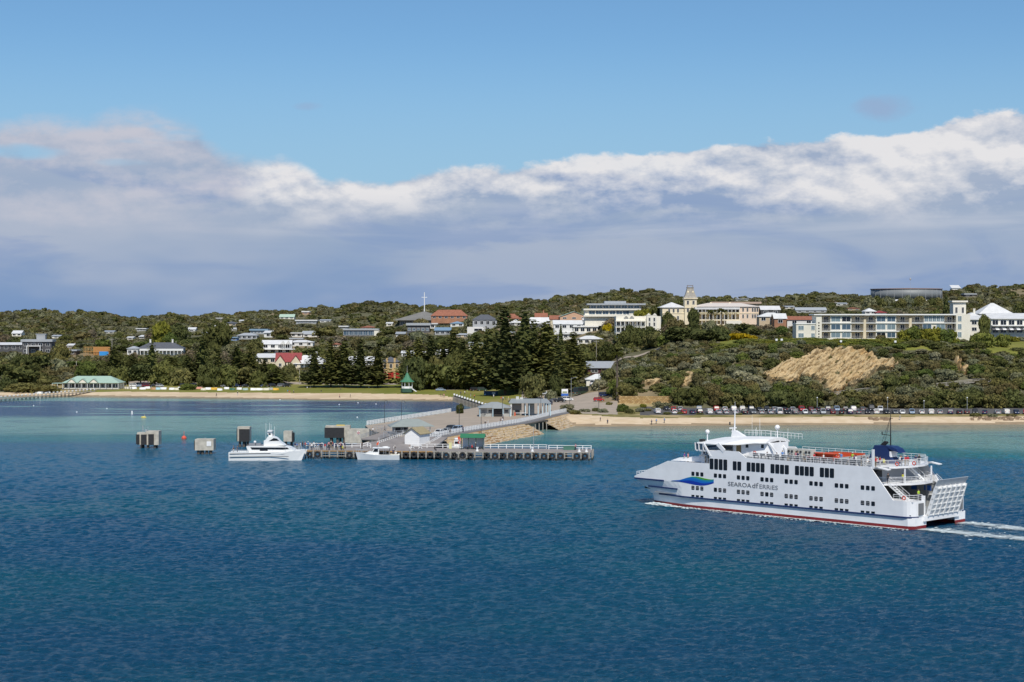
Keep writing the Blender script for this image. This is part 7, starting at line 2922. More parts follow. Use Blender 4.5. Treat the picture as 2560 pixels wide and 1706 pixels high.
# ---- distant scrub: one mass, instanced by geometry nodes
pts, scl, rot, idx, tin = [], [], [], [], []
sr = np.random.RandomState(5)
scol = [TINT['grey'], TINT['olive'], TINT['dark'], TINT['brown'], TINT['olive'], (.170, .166, .118), (.145, .144, .095)]
d = 646.0
while d < 1660:
    step_px = (4.6 if d > 846 else 2.7) * FPX / d * (.82 if d < 1150 else 1.0)
    px = (-260 if d > 846 else 1450) + sr.uniform(0, step_px)
    while px < 2850:
        dd = d + sr.uniform(-4, 4)
        p_ = px + sr.uniform(-.4, .4) * step_px
        ok = True
        w = 2.5 + 6.5 * sr.uniform(0, 1) ** 2.2
        h = w * sr.uniform(.38, .60)
        if d <= 846:
            w, h = w * .62, h * .62
        X_ = (p_ - 1280) * dd / FPX
        z = tz(X_, dd)
        near = d <= 846 and (in_rock(p_, HOR + (CAMZ - z - .6) * FPX / dd, 5) or (p_ > 2380 and 698 < dd < 745) or (1790 < p_ < 2440 and 697 < dd < 756) or (p_ < 1690 and dd < 652 + (1690 - p_) * .1) or (p_ < 1560 and dd < 700))
        lawn = near or (690 < p_ < 1110 and dd < 902) or False
        yg = HOR + (CAMZ - z) * FPX / dd
        road = 1490 < p_ < 1660 and 690 < dd < 800 and abs(yg - (914 - (p_ - 1505) * .285)) < 9 or (1440 < p_ < 1560 and 690 < dd < 715)
        if dd < 862 and 215 < p_ < 1440: lawn = True
        if lawn or road:
            ok = False
        if ok:
            yb = HOR + (CAMZ - z) * FPX / dd
            ok = not blocked(p_, dd, w * FPX / dd, yb - h * FPX / dd, yb, .3)
        bare = mnoise.noise(Vector((X_ * .012, dd * .010, 8)))
        if ok and bare < .52:
            pts.append((X_, dd, z - .3))
            scl.append((w / 2, w / 2, h))
            rot.append(sr.uniform(0, 6.28))
            idx.append(int(sr.randint(0, 5)))
            c = scol[sr.randint(0, len(scol))]
            zone_n = .85 + .35 * mnoise.noise(Vector((X_ * .02, dd * .02, 3)))
            hz = min(1.0, max(0.0, (dd - 900) / 700)) * .0
            j = sr.uniform(.8, 1.2) * zone_n * 1.5
            tin.append((c[0] * j + hz, c[1] * j + hz, c[2] * j + hz, 1))
        px += step_px * sr.uniform(.75, 1.25)
    d += 6.0 + (d - 846) * .006 if d > 846 else 2.6
me = bpy.data.meshes.new('scrub')
me.from_pydata(pts, [], [])
for nm, ty, data in (('sc', 'FLOAT_VECTOR', np.array(scl).ravel()), ('rz', 'FLOAT', np.array(rot)), ('pick', 'INT', np.array(idx)), ('tint', 'FLOAT_COLOR', np.array(tin).ravel())):
    at = me.attributes.new(nm, ty, 'POINT')
    at.data.foreach_set('color' if ty == 'FLOAT_COLOR' else 'vector' if ty == 'FLOAT_VECTOR' else 'value', data)
scrub = tag(obj('scrub', me), kind='stuff')
src = bpy.data.collections.new('scrub_sources')
for k in range(5):
    m_ = bush_mesh('scrub_bush', 40 + k, 12, 26, .95, 1.0, .12, LEAF_I)
    o = bpy.data.objects.new('scrub_bush', m_)
    src.objects.link(o)
ng = bpy.data.node_groups.new('scatter_scrub', 'GeometryNodeTree')
ng.interface.new_socket('Geometry', in_out='INPUT', socket_type='NodeSocketGeometry')
ng.interface.new_socket('Geometry', in_out='OUTPUT', socket_type='NodeSocketGeometry')
gi, go = ng.nodes.new('NodeGroupInput'), ng.nodes.new('NodeGroupOutput')
iop = ng.nodes.new('GeometryNodeInstanceOnPoints')
ci = ng.nodes.new('GeometryNodeCollectionInfo')
ci.inputs['Collection'].default_value = src
ci.inputs['Separate Children'].default_value = True


def named(nm, ty):
    n = ng.nodes.new('GeometryNodeInputNamedAttribute')
    n.data_type = ty
    n.inputs[0].default_value = nm
    return n.outputs[0]


cx = ng.nodes.new('ShaderNodeCombineXYZ')
ng.links.new(named('rz', 'FLOAT'), cx.inputs[2])
ng.links.new(gi.outputs[0], iop.inputs['Points'])
ng.links.new(ci.outputs[0], iop.inputs['Instance'])
iop.inputs['Pick Instance'].default_value = True
ng.links.new(named('pick', 'INT'), iop.inputs['Instance Index'])
ng.links.new(cx.outputs[0], iop.inputs['Rotation'])
ng.links.new(named('sc', 'FLOAT_VECTOR'), iop.inputs['Scale'])
ng.links.new(iop.outputs[0], go.inputs[0])
md = scrub.modifiers.new('scatter', 'NODES')
md.node_group = ng
print('plants', len(TREES), 'cliff', ncl, 'town', nt2, 'scrub', len(pts))

hr = [(1652, 872), (1618, 884), (1580, 896), (1540, 905), (1505, 914)]
w3 = [on_ground(a, b, 690) for a, b in hr]
q = MB()
w3 = [w3[0].lerp(w3[1], k / 4) for k in range(4)] + [w3[1].lerp(w3[2], k / 4) for k in range(4)] + [w3[2].lerp(w3[3], k / 4) for k in range(4)] + [w3[3].lerp(w3[4], k / 4) for k in range(5)]
E2 = [[Vector((a.x, a.y + t, tz(a.x, a.y + t) + .3)) for t in (-3.5, 0, 3.5)] for a in w3]
for a, b in zip(E2[:-1], E2[1:]):
    for k in (0, 1):
        q.add([a[k], b[k], b[k + 1], a[k + 1]], [(0, 1, 2, 3)])
tag(q.build('hill_road', M_ROAD), kind='structure')
# ================================================================ boats, cars, people
GEL = mat('boat_white', (.78, .78, .76), .3, var=.03)
CREAMB = mat('boat_cream', (.70, .68, .60), .4)


def hull_loft(q, L, B, H, bow=.55, draft=.5, sheer=.35, stern_w=.86, n=11, flare=.25):
    """bow towards +x, centred; deck line at H with rise towards the bow"""
    secs = []
    for i in range(n):
        f = i / (n - 1)
        x = -L / 2 + L * f
        w = B / 2 * (stern_w + (1 - stern_w) * math.sin(min(1, f / .45) * math.pi / 2)) * (1 - max(0, (f - bow) / (1 - bow)) ** 2.1) + .03
        wl = w * (1 - flare) * (1 - .5 * max(0, f - bow) / (1 - bow))
        z = H + sheer * max(0, f - .4) ** 1.5 * 2
        xr = -L * .05 * max(0, (f - .75) / .25)
        secs.append([(x + xr * 1.6, 0, -draft), (x + xr, -wl, 0.0), (x, -w, z), (x, w, z), (x + xr, wl, 0.0)])
    q.loft(secs, closed=True)
    return secs


# ---- white motor catamaran at the jetty end
cp = G(671, 1150, 0)
cat_b = thing('motor_catamaran', 'white motor catamaran with a flying bridge moored at the left end of the jetty', 'motor cruiser', cp)
for s in (-1, 1):
    q = MB(Matrix.Translation((0, s * 2.0, 0)))
    hull_loft(q, 19.2, 2.2, 2.1, .5, .5, .5, .95, 13)
    q.build('hull', GEL, cat_b)
q = MB()
secs = []
for x, w, z in ((-9.4, 2.9, 1.75), (-2, 3.05, 2.0), (4, 3.0, 2.25), (7.4, 2.3, 2.55), (9.3, .7, 2.7)):
    secs.append([(x, -w, z - .5), (x, w, z - .5), (x, w, z), (x, -w, z)])
q.loft(secs, closed=True)
q.build('deck', GEL, cat_b)
q = MB()
for x0, x1, z in ((-9.3, 9.0, .95), (-9.3, 1.0, 1.72)):
    q.bar((x0, -3.1, z), (x1 if z > 1 else 5.5, -3.1, z + .15), .1, .12)
q.build('hull_stripe', BLACK, cat_b)
prof = [(-4.6, 2.0), (4.8, 2.2), (7.0, 2.5), (5.4, 3.35), (2.2, 3.75), (-5.2, 3.6), (-5.2, 3.45)]
q = MB(); q.extr([(x, -2.5, z) for x, z in prof], (0, 5.0, 0)); cab = q.build('saloon', GEL, cat_b)
q = MB(); q.extr([(-3.8, -2.53, 2.75), (-1.8, -2.53, 2.75), (-1.8, -2.53, 2.45), (.2, -2.53, 2.45), (.2, -2.53, 2.8), (4.0, -2.53, 2.75), (5.6, -2.53, 2.9), (5.1, -2.53, 3.3), (-4.2, -2.53, 3.35)], (0, .04, 0)); q.build('saloon_window', GLASS, cab)
q = MB(); q.extr([(5.9, -2.2, 2.85), (5.9, 2.2, 2.85), (5.0, 2.2, 3.32), (5.0, -2.2, 3.32)], (.08, 0, .04)); q.build('windscreen', GLASS, cab)
fb = [(-.9, 3.7), (4.4, 3.75), (3.2, 4.5), (2.2, 5.6), (1.2, 6.0), (.1, 6.0), (-.5, 5.0), (-.9, 5.0)]
q = MB(); q.extr([(x, -1.9, z) for x, z in fb], (0, 3.8, 0)); fly = q.build('flying_bridge', GEL, cat_b)
q = MB(); q.extr([(.3, -1.93, 4.85), (3.0, -1.93, 4.95), (2.4, -1.93, 5.5), (1.6, -1.93, 5.65)], (0, .03, 0)); q.build('bridge_window', GLASS, fly)
q = MB(); q.extr([(.3, -1.2, 6.0), (1.2, -1.2, 6.0), (.9, -1.2, 7.1), (.1, -1.2, 7.3), (-.2, -1.2, 7.0)], (0, 2.4, 0)); q.bb((-.1, -1.5, 7.2), (1.1, 1.5, 7.45)); q.build('radar_arch', GEL, fly)
q = MB(); q.bb((.2, -1.23, 6.35), (.75, -1.2, 6.8)); q.build('arch_window', GLASS, fly)
for x, z0, z1 in ((-.7, 5.0, 9.2), (.6, 7.4, 9.0), (1.5, 6, 8.4), (.2, 7.4, 9.3)):
    q = MB(); q.tube((x, .5, z0), (x, .5, z1), .035); q.build('aerial', WHITE, fly)
q = MB(); q.bb((-5.0, -2.3, 3.6), (-1.0, 2.3, 3.75)); q.bb((-4.6, -2.2, 3.75), (-3.0, -1.0, 4.3)); q.bb((-2.8, -2.2, 3.75), (-1.6, -1.2, 4.35)); q.build('upper_deck_seats', mat('seat_grey', (.22, .23, .25), .7), cat_b)
q = MB(); q.ball((-3.4, 0, 4.5), .35, 8, 6); q.build('radome', WHITE, cat_b)
q = MB()
for k in range(9):
    x = -9.0 + k * .55; q.tube((x, -2.9, 1.8), (x, -2.9, 2.7), .03, None, 4)
q.tube((-9.0, -2.9, 2.7), (-4.6, -2.9, 2.7), .035, None, 4)
for k in range(8):
    x = 4.6 + k * .6; q.tube((x, -2.6 + k * .28, 2.4), (x, -2.6 + k * .28, 3.2), .03, None, 4)
q.path([(4.6, -2.6, 3.2), (8.8, -.64, 3.3)], .035)
q.build('guard_rail', STEEL, cat_b)
lettering('SPIRIT II', 0, 0, .5, INK2, parent=cat_b, name='lettering').matrix_local = Matrix.Translation((.8, -3.16, 1.95)) @ Matrix.Rotation(R(90), 4, 'X') @ Matrix.Diagonal((1.3, 1, 1, 1))
for o in [c for c in cat_b.children if c.name.startswith('lettering')]:
    bpy.data.objects.remove(o)

# ---- small white fishing boat at the jetty face, bow to the left
bp = G(944, 1149.5, 0)
fb_ = thing('fishing_boat', 'small white fishing boat with a canopied cabin lying against the jetty', 'boat', bp, R(180))
q = MB(); hull_loft(q, 11.2, 3.2, 1.25, .5, .4, .75, .9, 13); q.build('hull', GEL, fb_)
q = MB(); q.extr([(-.4, -1.15, 1.3), (3.4, -1.15, 1.5), (2.2, -1.15, 2.1), (1.3, -1.15, 2.15), (.8, -1.15, 2.95), (-.4, -1.15, 3.0)], (0, 2.3, 0)); c_ = q.build('cabin', GEL, fb_)
for y in (-1.18, 1.15):
    q = MB(); q.extr([(-.2, y, 2.05), (1.1, y, 2.05), (.7, y, 2.8), (-.2, y, 2.8)], (0, .03, 0)); q.build('window', GLASS, c_)
q = MB(); q.extr([(1.45, -1.0, 2.12), (1.45, 1.0, 2.12), (.9, 1.0, 2.85), (.9, -1.0, 2.85)], (.05, 0, .03)); q.build('windscreen', GLASS, c_)
q = MB(); q.bb((-3.1, -1.3, 2.95), (1.2, 1.3, 3.1)); q.ball((-2.0, 0, 3.15), (.9, .7, .25), 8, 4); q.build('canopy', WHITE, fb_)
for x in (-3.0, -1.6):
    for y in (-1.2, 1.2):
        q = MB(); q.tube((x, y, 1.2), (x, y, 2.95), .04); q.build('canopy_post', STEEL, fb_)
q = MB()
for k in range(6):
    x = 2.6 + .55 * k; q.tube((x, 1.1 - k * .16, 1.6 + k * .05), (x, 1.1 - k * .16, 2.35 + k * .05), .03, None, 4); q.tube((x, -1.1 + k * .16, 1.6 + k * .05), (x, -1.1 + k * .16, 2.35 + k * .05), .03, None, 4)
q.path([(2.6, 1.1, 2.35), (5.6, .2, 2.65), (5.6, -.2, 2.65), (2.6, -1.1, 2.35)], .035)
q.build('bow_rail', STEEL, fb_)
q = MB(); q.bb((-5.3, -1.3, 1.2), (-3.4, 1.3, 1.35)); q.bb((-5.6, -.5, .2), (-5.2, .5, 1.5)); q.build('stern_deck', CREAMB, fb_)
q = MB(); q.tube((-.3, 0, 3.0), (-.3, 0, 5.6), .035); m_ = q.build('flag_staff', WHITE, fb_)
q = MB(); q.extr([(-.28, 0, 4.6), (.2, .05, 4.2), (.25, .05, 3.6), (-.28, 0, 3.9)], (0, .04, 0)); q.build('flag', ORANGE, m_)
lt = lettering('SORRENTO', 0, 0, .34, INK, parent=fb_, name='lettering')
lt.matrix_local = Matrix.Translation((-2.6, 1.62, .68)) @ Matrix.Rotation(R(180), 4, 'Z') @ Matrix.Rotation(R(90), 4, 'X')
bpy.data.objects.remove(lt)

# ---- buoys
q = MB(); q.ball((0, 0, .25), .75, 10, 8); q.tube((0, 0, .8), (0, 0, 2.3), .06)
o = q.build('marker_buoy', mat('buoy_orange', (.65, .09, .05), .5)); o.location = G(460, 1098, 0); tag(o, 'round orange buoy with a thin staff between the two left dolphins', 'buoy')
q = MB(); q.ball((0, 0, .15), (1.0, .5, .45), 8, 5); q.tube((.4, 0, .4), (.4, 0, 1.2), .05)
o = q.build('marker_buoy', mat('buoy_yellow', (.6, .48, .12), .5)); o.location = G(359, 1045, 0); tag(o, 'small yellow buoy in the shallows above the leftmost dolphin', 'buoy')
q = MB(); q.lathe([(.3, 0), (.3, .8), (.1, 1.3)], 8)
o = q.build('marker_buoy', WHITE); o.location = G(330, 1036, 0); tag(o, 'tiny white marker buoy left of the yellow buoy', 'buoy')
for i, (px, y) in enumerate(((84, 1015), (192, 1031), (267, 1022), (848, 1012), (895, 1008), (940, 1011), (893, 1044), (700, 1000), (730, 998))):
    q = MB(); q.ball((0, 0, .05), (.3, .25, .22), 6, 4)
    o = q.build('float', WHITE); o.location = G(px, y, 0); tag(o, 'tiny white float, %s from left on the calm water off the left beach' % ['first', 'second', 'third', 'sixth', 'eighth', 'ninth', 'seventh', 'fourth', 'fifth'][i], 'float', 'mooring floats off the left beach')
# ---- small dark workboat behind the shelter
wb = thing('work_boat', 'small white workboat with an upright wheelhouse behind the green-roofed shelter', 'boat', Vector((-14.5, 447.5, 0)), R(175))
q = MB(); hull_loft(q, 5.2, 2.0, 2.3, .5, .3, .3); q.build('hull', GEL, wb)
q = MB(); q.bb((-1, -.7, 2.3), (.6, .7, 3.9)); q.ball((-.2, 0, 4.2), (.9, .7, .35), 8, 5); c_ = q.build('wheelhouse', GEL, wb)
q = MB(); q.bb((-.8, .69, 3.0), (.4, .73, 3.6)); q.build('window', GLASS, c_)

# ---- upturned dinghies along the foreshore
DH = {}
def dinghy(px, y, L, colname, col, label, upright=False):
    k = (colname, upright)
    if k not in DH:
        q = MB(); hull_loft(q, 3.2, 1.4, .55, .5, .25, .2, .8, 8)
        me_h = q.mesh('hull', mat('dinghy_' + colname, col, .45, var=.06))
        q = MB()
        q.bb((-.05, -.04, -.34), (1.2, .04, -.2)) if not upright else q.bb((-.3, -.6, .38), (0, .6, .46))
        DH[k] = (me_h, q.mesh('keel' if not upright else 'thwart', TIMBER))
    p = on_ground(px, y, 760)
    r = thing('dinghy', label, 'dinghy', p + Vector((0, 0, .66 if not upright else .25)), vr.uniform(-.25, .25) + (0 if vr.random() < .5 else math.pi), 'dinghies lying along the foreshore grass')
    if not upright:
        r.rotation_euler.x = math.pi
        r.rotation_euler.y = vr.uniform(-.06, .06)
    r.scale = (L / 3.3, 1.15, 1.4)
    obj('hull', DH[k][0], r)
    obj('keel' if not upright else 'thwart', DH[k][1], r)
    return r


CN = {'white': (.76, .76, .74), 'cream': (.62, .58, .46), 'tan': (.42, .24, .12), 'pale_blue': (.36, .56, .62), 'pink': (.58, .20, .16), 'salmon': (.55, .25, .17), 'brown': (.15, .08, .07), 'yellow': (.62, .36, .03), 'green': (.035, .12, .075), 'sage': (.33, .42, .38), 'grey': (.34, .34, .32)}
DIN = [(318, 972.5, 'cream'), (334, 973, 'white'), (356, 974, 'white'), (370, 972, 'white'), (383, 974.5, 'tan'), (394, 974.5, 'pale_blue'), (408, 974, 'white'), (430, 975, 'white'), (443, 975.5, 'cream'), (451, 973, 'white'), (462, 973, 'pink'), (475, 973.5, 'salmon'), (489, 973, 'brown'), (499, 973, 'salmon'),
       (509, 976, 'cream'), (522, 974.5, 'white'), (536, 974.5, 'yellow'), (550, 977, 'white'), (566, 973.5, 'white'), (582, 976, 'green'), (598, 974.5, 'white'), (614, 976, 'sage'), (635, 976, 'white'), (650, 976, 'white'), (664, 976, 'cream'), (677, 975, 'grey'), (690, 976, 'yellow')]
seen = {}
for px, y, c in DIN:
    n = seen[c] = seen.get(c, 0) + 1
    tot = sum(1 for d_ in DIN if d_[2] == c)
    word = c.replace('_', ' ')
    lab = 'upturned %s dinghy on the foreshore grass' % word if tot == 1 else 'upturned %s dinghy, number %d of the %s ones from the left' % (word, n, word)
    lab = lab.replace('number 1 of', 'first of').replace('number 2 of', 'second of').replace('number 3 of', 'third of').replace('number 4 of', 'fourth of').replace('number 5 of', 'fifth of').replace('number 6 of', 'sixth of').replace('number 7 of', 'seventh of').replace('number 8 of', 'eighth of').replace('number 9 of', 'ninth of').replace('number 10 of', 'tenth of').replace('number 11 of', 'eleventh of')
    dinghy(px, y, vr.uniform(2.4, 3.4), c, CN[c], lab)
for px, y, lab in ((97, 985, 'white dinghy drawn up on the sand left of the swimming jetty end'), (115, 984, 'larger white boat hull on the sand beside the swimming jetty')):
    dinghy(px, y, 4.2, 'white', CN['white'], lab)

# ---- cars
def car_proto(kind):
    L, Wd, Hh = {'sedan': (4.6, 1.8, 1.42), 'hatch': (4.1, 1.75, 1.5), 'suv': (4.7, 1.9, 1.78), 'van': (5.0, 1.95, 2.25), 'ute': (5.1, 1.88, 1.75), 'bus': (9.5, 2.4, 2.9)}[kind]
    w = Wd / 2
    zb = .30
    belt = {'sedan': .92, 'hatch': .95, 'suv': 1.08, 'van': 1.15, 'ute': 1.05, 'bus': 1.3}[kind]
    cabin = {'sedan': (-1.5, -.85, .65, 1.35), 'hatch': (-1.95, -1.5, .55, 1.3), 'suv': (-2.25, -1.9, .7, 1.35), 'van': (-2.45, -2.3, 1.5, 2.3), 'ute': (-.6, -.35, .8, 1.45), 'bus': (-4.7, -4.65, 4.3, 4.65)}[kind]
    r = bpy.data.objects.new('parked_car', None)
    q = MB()
    # lower body with rounded ends, front towards +x
    xs = [-L / 2, -L / 2 + .25, -L / 4, L / 6, L / 2 - .5, L / 2 - .1, L / 2]
    tops = [belt - .12, belt, belt, belt - .02, belt - .14 if kind != 'van' else belt, belt - .28, belt - .4]
    ws = [w * .86, w * .97, w, w, w * .96, w * .88, w * .78]
    secs = [[(x, -a * .96, zb), (x, -a, .62), (x, -a * .97, t), (x, a * .97, t), (x, a, .62), (x, a * .96, zb)] for x, t, a in zip(xs, tops, ws)]
    q.loft(secs, closed=True)
    body = q.mesh('body', CARP)
    a, b, c, d_ = cabin
    q = MB()
    secs = [[(x, -y, z) for x, z in ((a, belt - .05), (d_, belt - .05), (c, Hh - .07), (b, Hh - .07))] for y in (w * .92,)]
    lo, hi = w * .92, w * .76
    V = [(a, -lo, belt - .05), (d_, -lo, belt - .05), (d_, lo, belt - .05), (a, lo, belt - .05), (b, -hi, Hh - .06), (c, -hi, Hh - .06), (c, hi, Hh - .06), (b, hi, Hh - .06)]
    q.add(V, [(0, 1, 5, 4), (1, 2, 6, 5), (2, 3, 7, 6), (3, 0, 4, 7), (4, 5, 6, 7), (3, 2, 1, 0)])
    cab_ = q.mesh('cabin_glass', mat('car_glass', (.02, .024, .03), .35))
    q = MB()
    q.bb((b - .05, -hi - .02, Hh - .08), (c + .05, hi + .02, Hh))
    for sgn in (-1, 1):
        for xa, xb in ((a, b), (d_, c), ((a + d_) / 2, (b + c) / 2)):
            q.bar((xa, sgn * lo, belt - .05), (xb, sgn * hi, Hh - .05), .09, .12)
    if kind == 'van':
        q.bb((a + .1, -lo - .01, belt), (.7, lo + .01, Hh - .35))
    roof = q.mesh('roof', CARP)
    q = MB()
    q.tube((0, -.11, 0), (0, .11, 0), .33 if kind != 'bus' else .48, None, 12)
    tyre = q.mesh('tyre', BLACK)
    q = MB()
    q.tube((0, -.12, 0), (0, .12, 0), .19, None, 8)
    rim = q.mesh('rim', STEEL)
    q = MB(); q.bb((-.03, -.16, -.08), (.03, .16, .08)); lamp_f = q.mesh('headlight', WHITE)
    q = MB(); q.bb((-.03, -.15, -.1), (.03, .15, .1)); lamp_r = q.mesh('tail_light', RED)
    q = MB(); q.bb((-.03, -.26, -.06), (.03, .26, .06)); plate = q.mesh('number_plate', CREAMB)
    return dict(L=L, w=w, belt=belt, body=body, cab=cab_, roof=roof, tyre=tyre, rim=rim, hl=lamp_f, tl=lamp_r, pl=plate, kind=kind)


m = bpy.data.materials.new('car_paint')
m.use_nodes = True
oi = m.node_tree.nodes.new('ShaderNodeObjectInfo')
pb = m.node_tree.nodes['Principled BSDF']
m.node_tree.links.new(oi.outputs['Color'], pb.inputs['Base Color'])
pb.inputs['Roughness'].default_value = .4
pb.inputs['Coat Weight'].default_value = .2
pb.inputs['Coat Roughness'].default_value = .25
CARP = m
CARS = {k: car_proto(k) for k in ('sedan', 'hatch', 'suv', 'van', 'ute', 'bus')}
CC = {'white': (.75, .75, .74), 'silver': (.42, .44, .46), 'grey': (.16, .17, .18), 'black': (.014, .014, .016), 'dark blue': (.015, .03, .09), 'blue-silver': (.26, .34, .45), 'red': (.45, .015, .02), 'dark red': (.15, .012, .02), 'brown': (.06, .03, .025), 'dark green': (.02, .05, .035)}


def car(kind, col, p, rz, label, group=None):
    A = CARS[kind]
    r = thing('parked_car' if kind not in ('van', 'bus') else 'parked_van' if kind == 'van' else 'parked_bus', label, 'car' if kind not in ('van', 'bus', 'ute') else {'van': 'van', 'bus': 'bus', 'ute': 'pickup'}[kind], p, rz, group)
    for k in ('body', 'roof'):
        o = obj(k, A[k], r); o.color = (*CC[col], 1)
    obj('cabin_glass', A['cab'], r)
    wb_ = A['L'] * .30
    wr = .33 if kind != 'bus' else .48
    for sx in (-1, 1):
        for sy in (-1, 1):
            o = obj('wheel', A['tyre'], r); o.location = (sx * wb_, sy * (A['w'] - .12), wr)
            obj('rim', A['rim'], o)
    for sy in (-1, 1):
        o = obj('headlight', A['hl'], r); o.location = (A['L'] / 2 - .02, sy * A['w'] * .58, .66)
        o = obj('tail_light', A['tl'], r); o.location = (-A['L'] / 2 - .01, sy * A['w'] * .66, .82)
    o = obj('number_plate', A['pl'], r); o.location = (-A['L'] / 2 - .02, 0, .62)
    return r


ORD = ['first', 'second', 'third', 'fourth', 'fifth', 'sixth', 'seventh', 'eighth', 'ninth', 'tenth', 'eleventh', 'twelfth', 'thirteenth', 'fourteenth', 'fifteenth', 'sixteenth', 'seventeenth', 'eighteenth', 'nineteenth', 'twentieth']
FRONT = [(1643, 'suv', 'white'), (1687, 'hatch', 'white'), (1709, 'hatch', 'red'), (1731, 'sedan', 'dark blue'), (1749, 'suv', 'black'), (1773, 'suv', 'white'), (1796, 'sedan', 'silver'), (1815, 'hatch', 'silver'), (1840, 'sedan', 'silver'), (1861, 'ute', 'black'), (1882, 'suv', 'grey'), (1905, 'hatch', 'silver'), (1926, 'sedan', 'silver'),
         (1948, 'van', 'white'), (1968, 'sedan', 'black'), (1988, 'ute', 'grey'), (2013, 'hatch', 'white'), (2035, 'sedan', 'silver'), (2058, 'suv', 'silver'), (2082, 'hatch', 'dark red'), (2104, 'sedan', 'black'), (2124, 'suv', 'dark blue'), (2147, 'sedan', 'grey'), (2169, 'hatch', 'black'), (2192, 'suv', 'white'), (2216, 'sedan', 'black'), (2237, 'hatch', 'grey'),
         (2256, 'sedan', 'white'), (2280, 'suv', 'blue-silver'), (2304, 'sedan', 'white'), (2328, 'suv', 'white'), (2350, 'sedan', 'silver'), (2376, 'suv', 'dark blue'), (2398, 'sedan', 'black'), (2417, 'hatch', 'brown'), (2438, 'suv', 'black'), (2462, 'sedan', 'dark blue'), (2493, 'sedan', 'silver'), (2515, 'suv', 'white'), (2541, 'hatch', 'dark blue'), (2564, 'hatch', 'red')]
REAR = [(1666, 'sedan', 'black'), (1684, 'hatch', 'red'), (1699, 'hatch', 'silver'), (1748, 'suv', 'blue-silver'), (1790, 'suv', 'red'), (1812, 'hatch', 'white'), (1834, 'suv', 'white'), (1856, 'suv', 'white'), (1877, 'suv', 'dark blue'), (1898, 'sedan', 'black'), (1917, 'suv', 'black'), (1935, 'hatch', 'silver'), (1960, 'sedan', 'black'), (1981, 'hatch', 'silver'), (2004, 'suv', 'red'), (2026, 'hatch', 'dark red'),
        (2046, 'sedan', 'black'), (2070, 'suv', 'dark blue'), (2092, 'suv', 'blue-silver'), (2114, 'suv', 'black'), (2133, 'suv', 'white'), (2156, 'hatch', 'grey'), (2178, 'van', 'black'), (2201, 'suv', 'white')]
for row, lst, d0, pos in (('front', FRONT, 603.5, 'nearer the beach'), ('back', REAR, 621.0, 'against the cliff shrubs')):
    cntr = {}
    kd = {'suv': 'tall', 'sedan': 'saloon', 'hatch': 'hatchback', 'van': 'van', 'ute': 'pickup'}
    tot = {}
    for _, k, c in lst:
        tot[(k, c)] = tot.get((k, c), 0) + 1
    for px, k, c in lst:
        cntr[(k, c)] = cntr.get((k, c), 0) + 1
        kk = kd[k] + (' car' if k == 'suv' else '')
        if tot[(k, c)] == 1:
            lab = '%s %s in the %s row of the beach car park' % (c, kk, row)
        else:
            lab = '%s %s, %s such from left in the %s car park row' % (c, kk, ORD[cntr[(k, c)] - 1], row)
        d = d0 + vr.uniform(-.5, .5)
        x = (px - 1280) * d / FPX
        car(k, c, (x, d, tz(x, d) + .02), math.atan2(d, x) + (0 if vr.random() < .7 else math.pi) + vr.uniform(-.12, .12) + R(6), lab, 'cars in the beach car park')
# cars by the ferry road and on the causeway
def gcar(px, y, kind, col, rz, label, z=CZ, grp='cars along the ferry road'):
    p = G(px, y, z)
    car(kind, col, (p.x, p.y, max(z, tz(p.x, p.y)) + .02), R(rz), label, grp)


gcar(1143, 1080, 'suv', 'blue-silver', 245, 'silver-blue tall car queued at the right end of the causeway row', grp='cars queued on the causeway')
gcar(1117, 1083, 'sedan', 'silver', 245, 'silver saloon queued left of the silver-blue tall car', grp='cars queued on the causeway')
gcar(1099, 1086, 'sedan', 'white', 245, 'white saloon at the left end of the causeway queue', grp='cars queued on the causeway')
gcar(1126, 1076, 'hatch', 'black', 245, 'black hatchback behind the queued silver saloon', grp='cars queued on the causeway')
for px, y, k, c, rz, lab in ((1372, 1014, 'suv', 'dark blue', 70, 'dark blue tall car at the canopy end of the terminal'), (1386, 1008, 'sedan', 'grey', 20, 'grey saloon left of the black pickup near the road sign'), (1399, 1008, 'ute', 'black', 15, 'black pickup below the white and blue road sign'),
                          (1418, 1006, 'suv', 'white', 15, 'white tall car right of the black pickup at the ferry road'), (1497, 1010, 'hatch', 'red', 10, 'bright red hatchback on the ferry road left of the retaining wall'), (1512, 1006, 'suv', 'dark blue', 20, 'dark blue tall car behind the red hatchback')):
    gcar(px, y, k, c, rz, lab, 3.2)
gcar(1452, 998, 'bus', 'dark green', 60, 'long dark coach parked in the shade beside the ferry road', 3.3)
gcar(1482, 990, 'van', 'white', 80, 'white van in front of the bus shelter', 3.4)
for i, (px, k, c) in enumerate(((335, 'suv', 'white'), (352, 'sedan', 'blue-silver'), (366, 'suv', 'dark red'), (385, 'sedan', 'black'), (399, 'hatch', 'silver'), (460, 'suv', 'black'), (487, 'suv', 'dark blue'), (512, 'sedan', 'black'), (534, 'suv', 'dark blue'), (562, 'sedan', 'grey'), (588, 'suv', 'dark blue'),
                                (613, 'sedan', 'black'), (636, 'suv', 'black'), (660, 'sedan', 'dark blue'), (682, 'suv', 'black'), (705, 'suv', 'grey'), (716, 'sedan', 'black'), (1101, 'sedan', 'blue-silver'), (1188, 'suv', 'black'), (1205, 'suv', 'dark green'))):
    p = on_ground(px, 968 if px < 1000 else 978, 780)
    side = 'parked under the foreshore pines' if px < 1000 else 'parked on the lawn road behind the seawall'
    car(k, c, p + Vector((0, 0, .05)), R(10 + (i * 37) % 25), '%s %s %s, %s from left there' % (c, {'suv': 'tall car', 'sedan': 'saloon', 'hatch': 'hatchback'}[k], side, ORD[i if px < 1000 else i - 17]), 'cars under the foreshore pines')
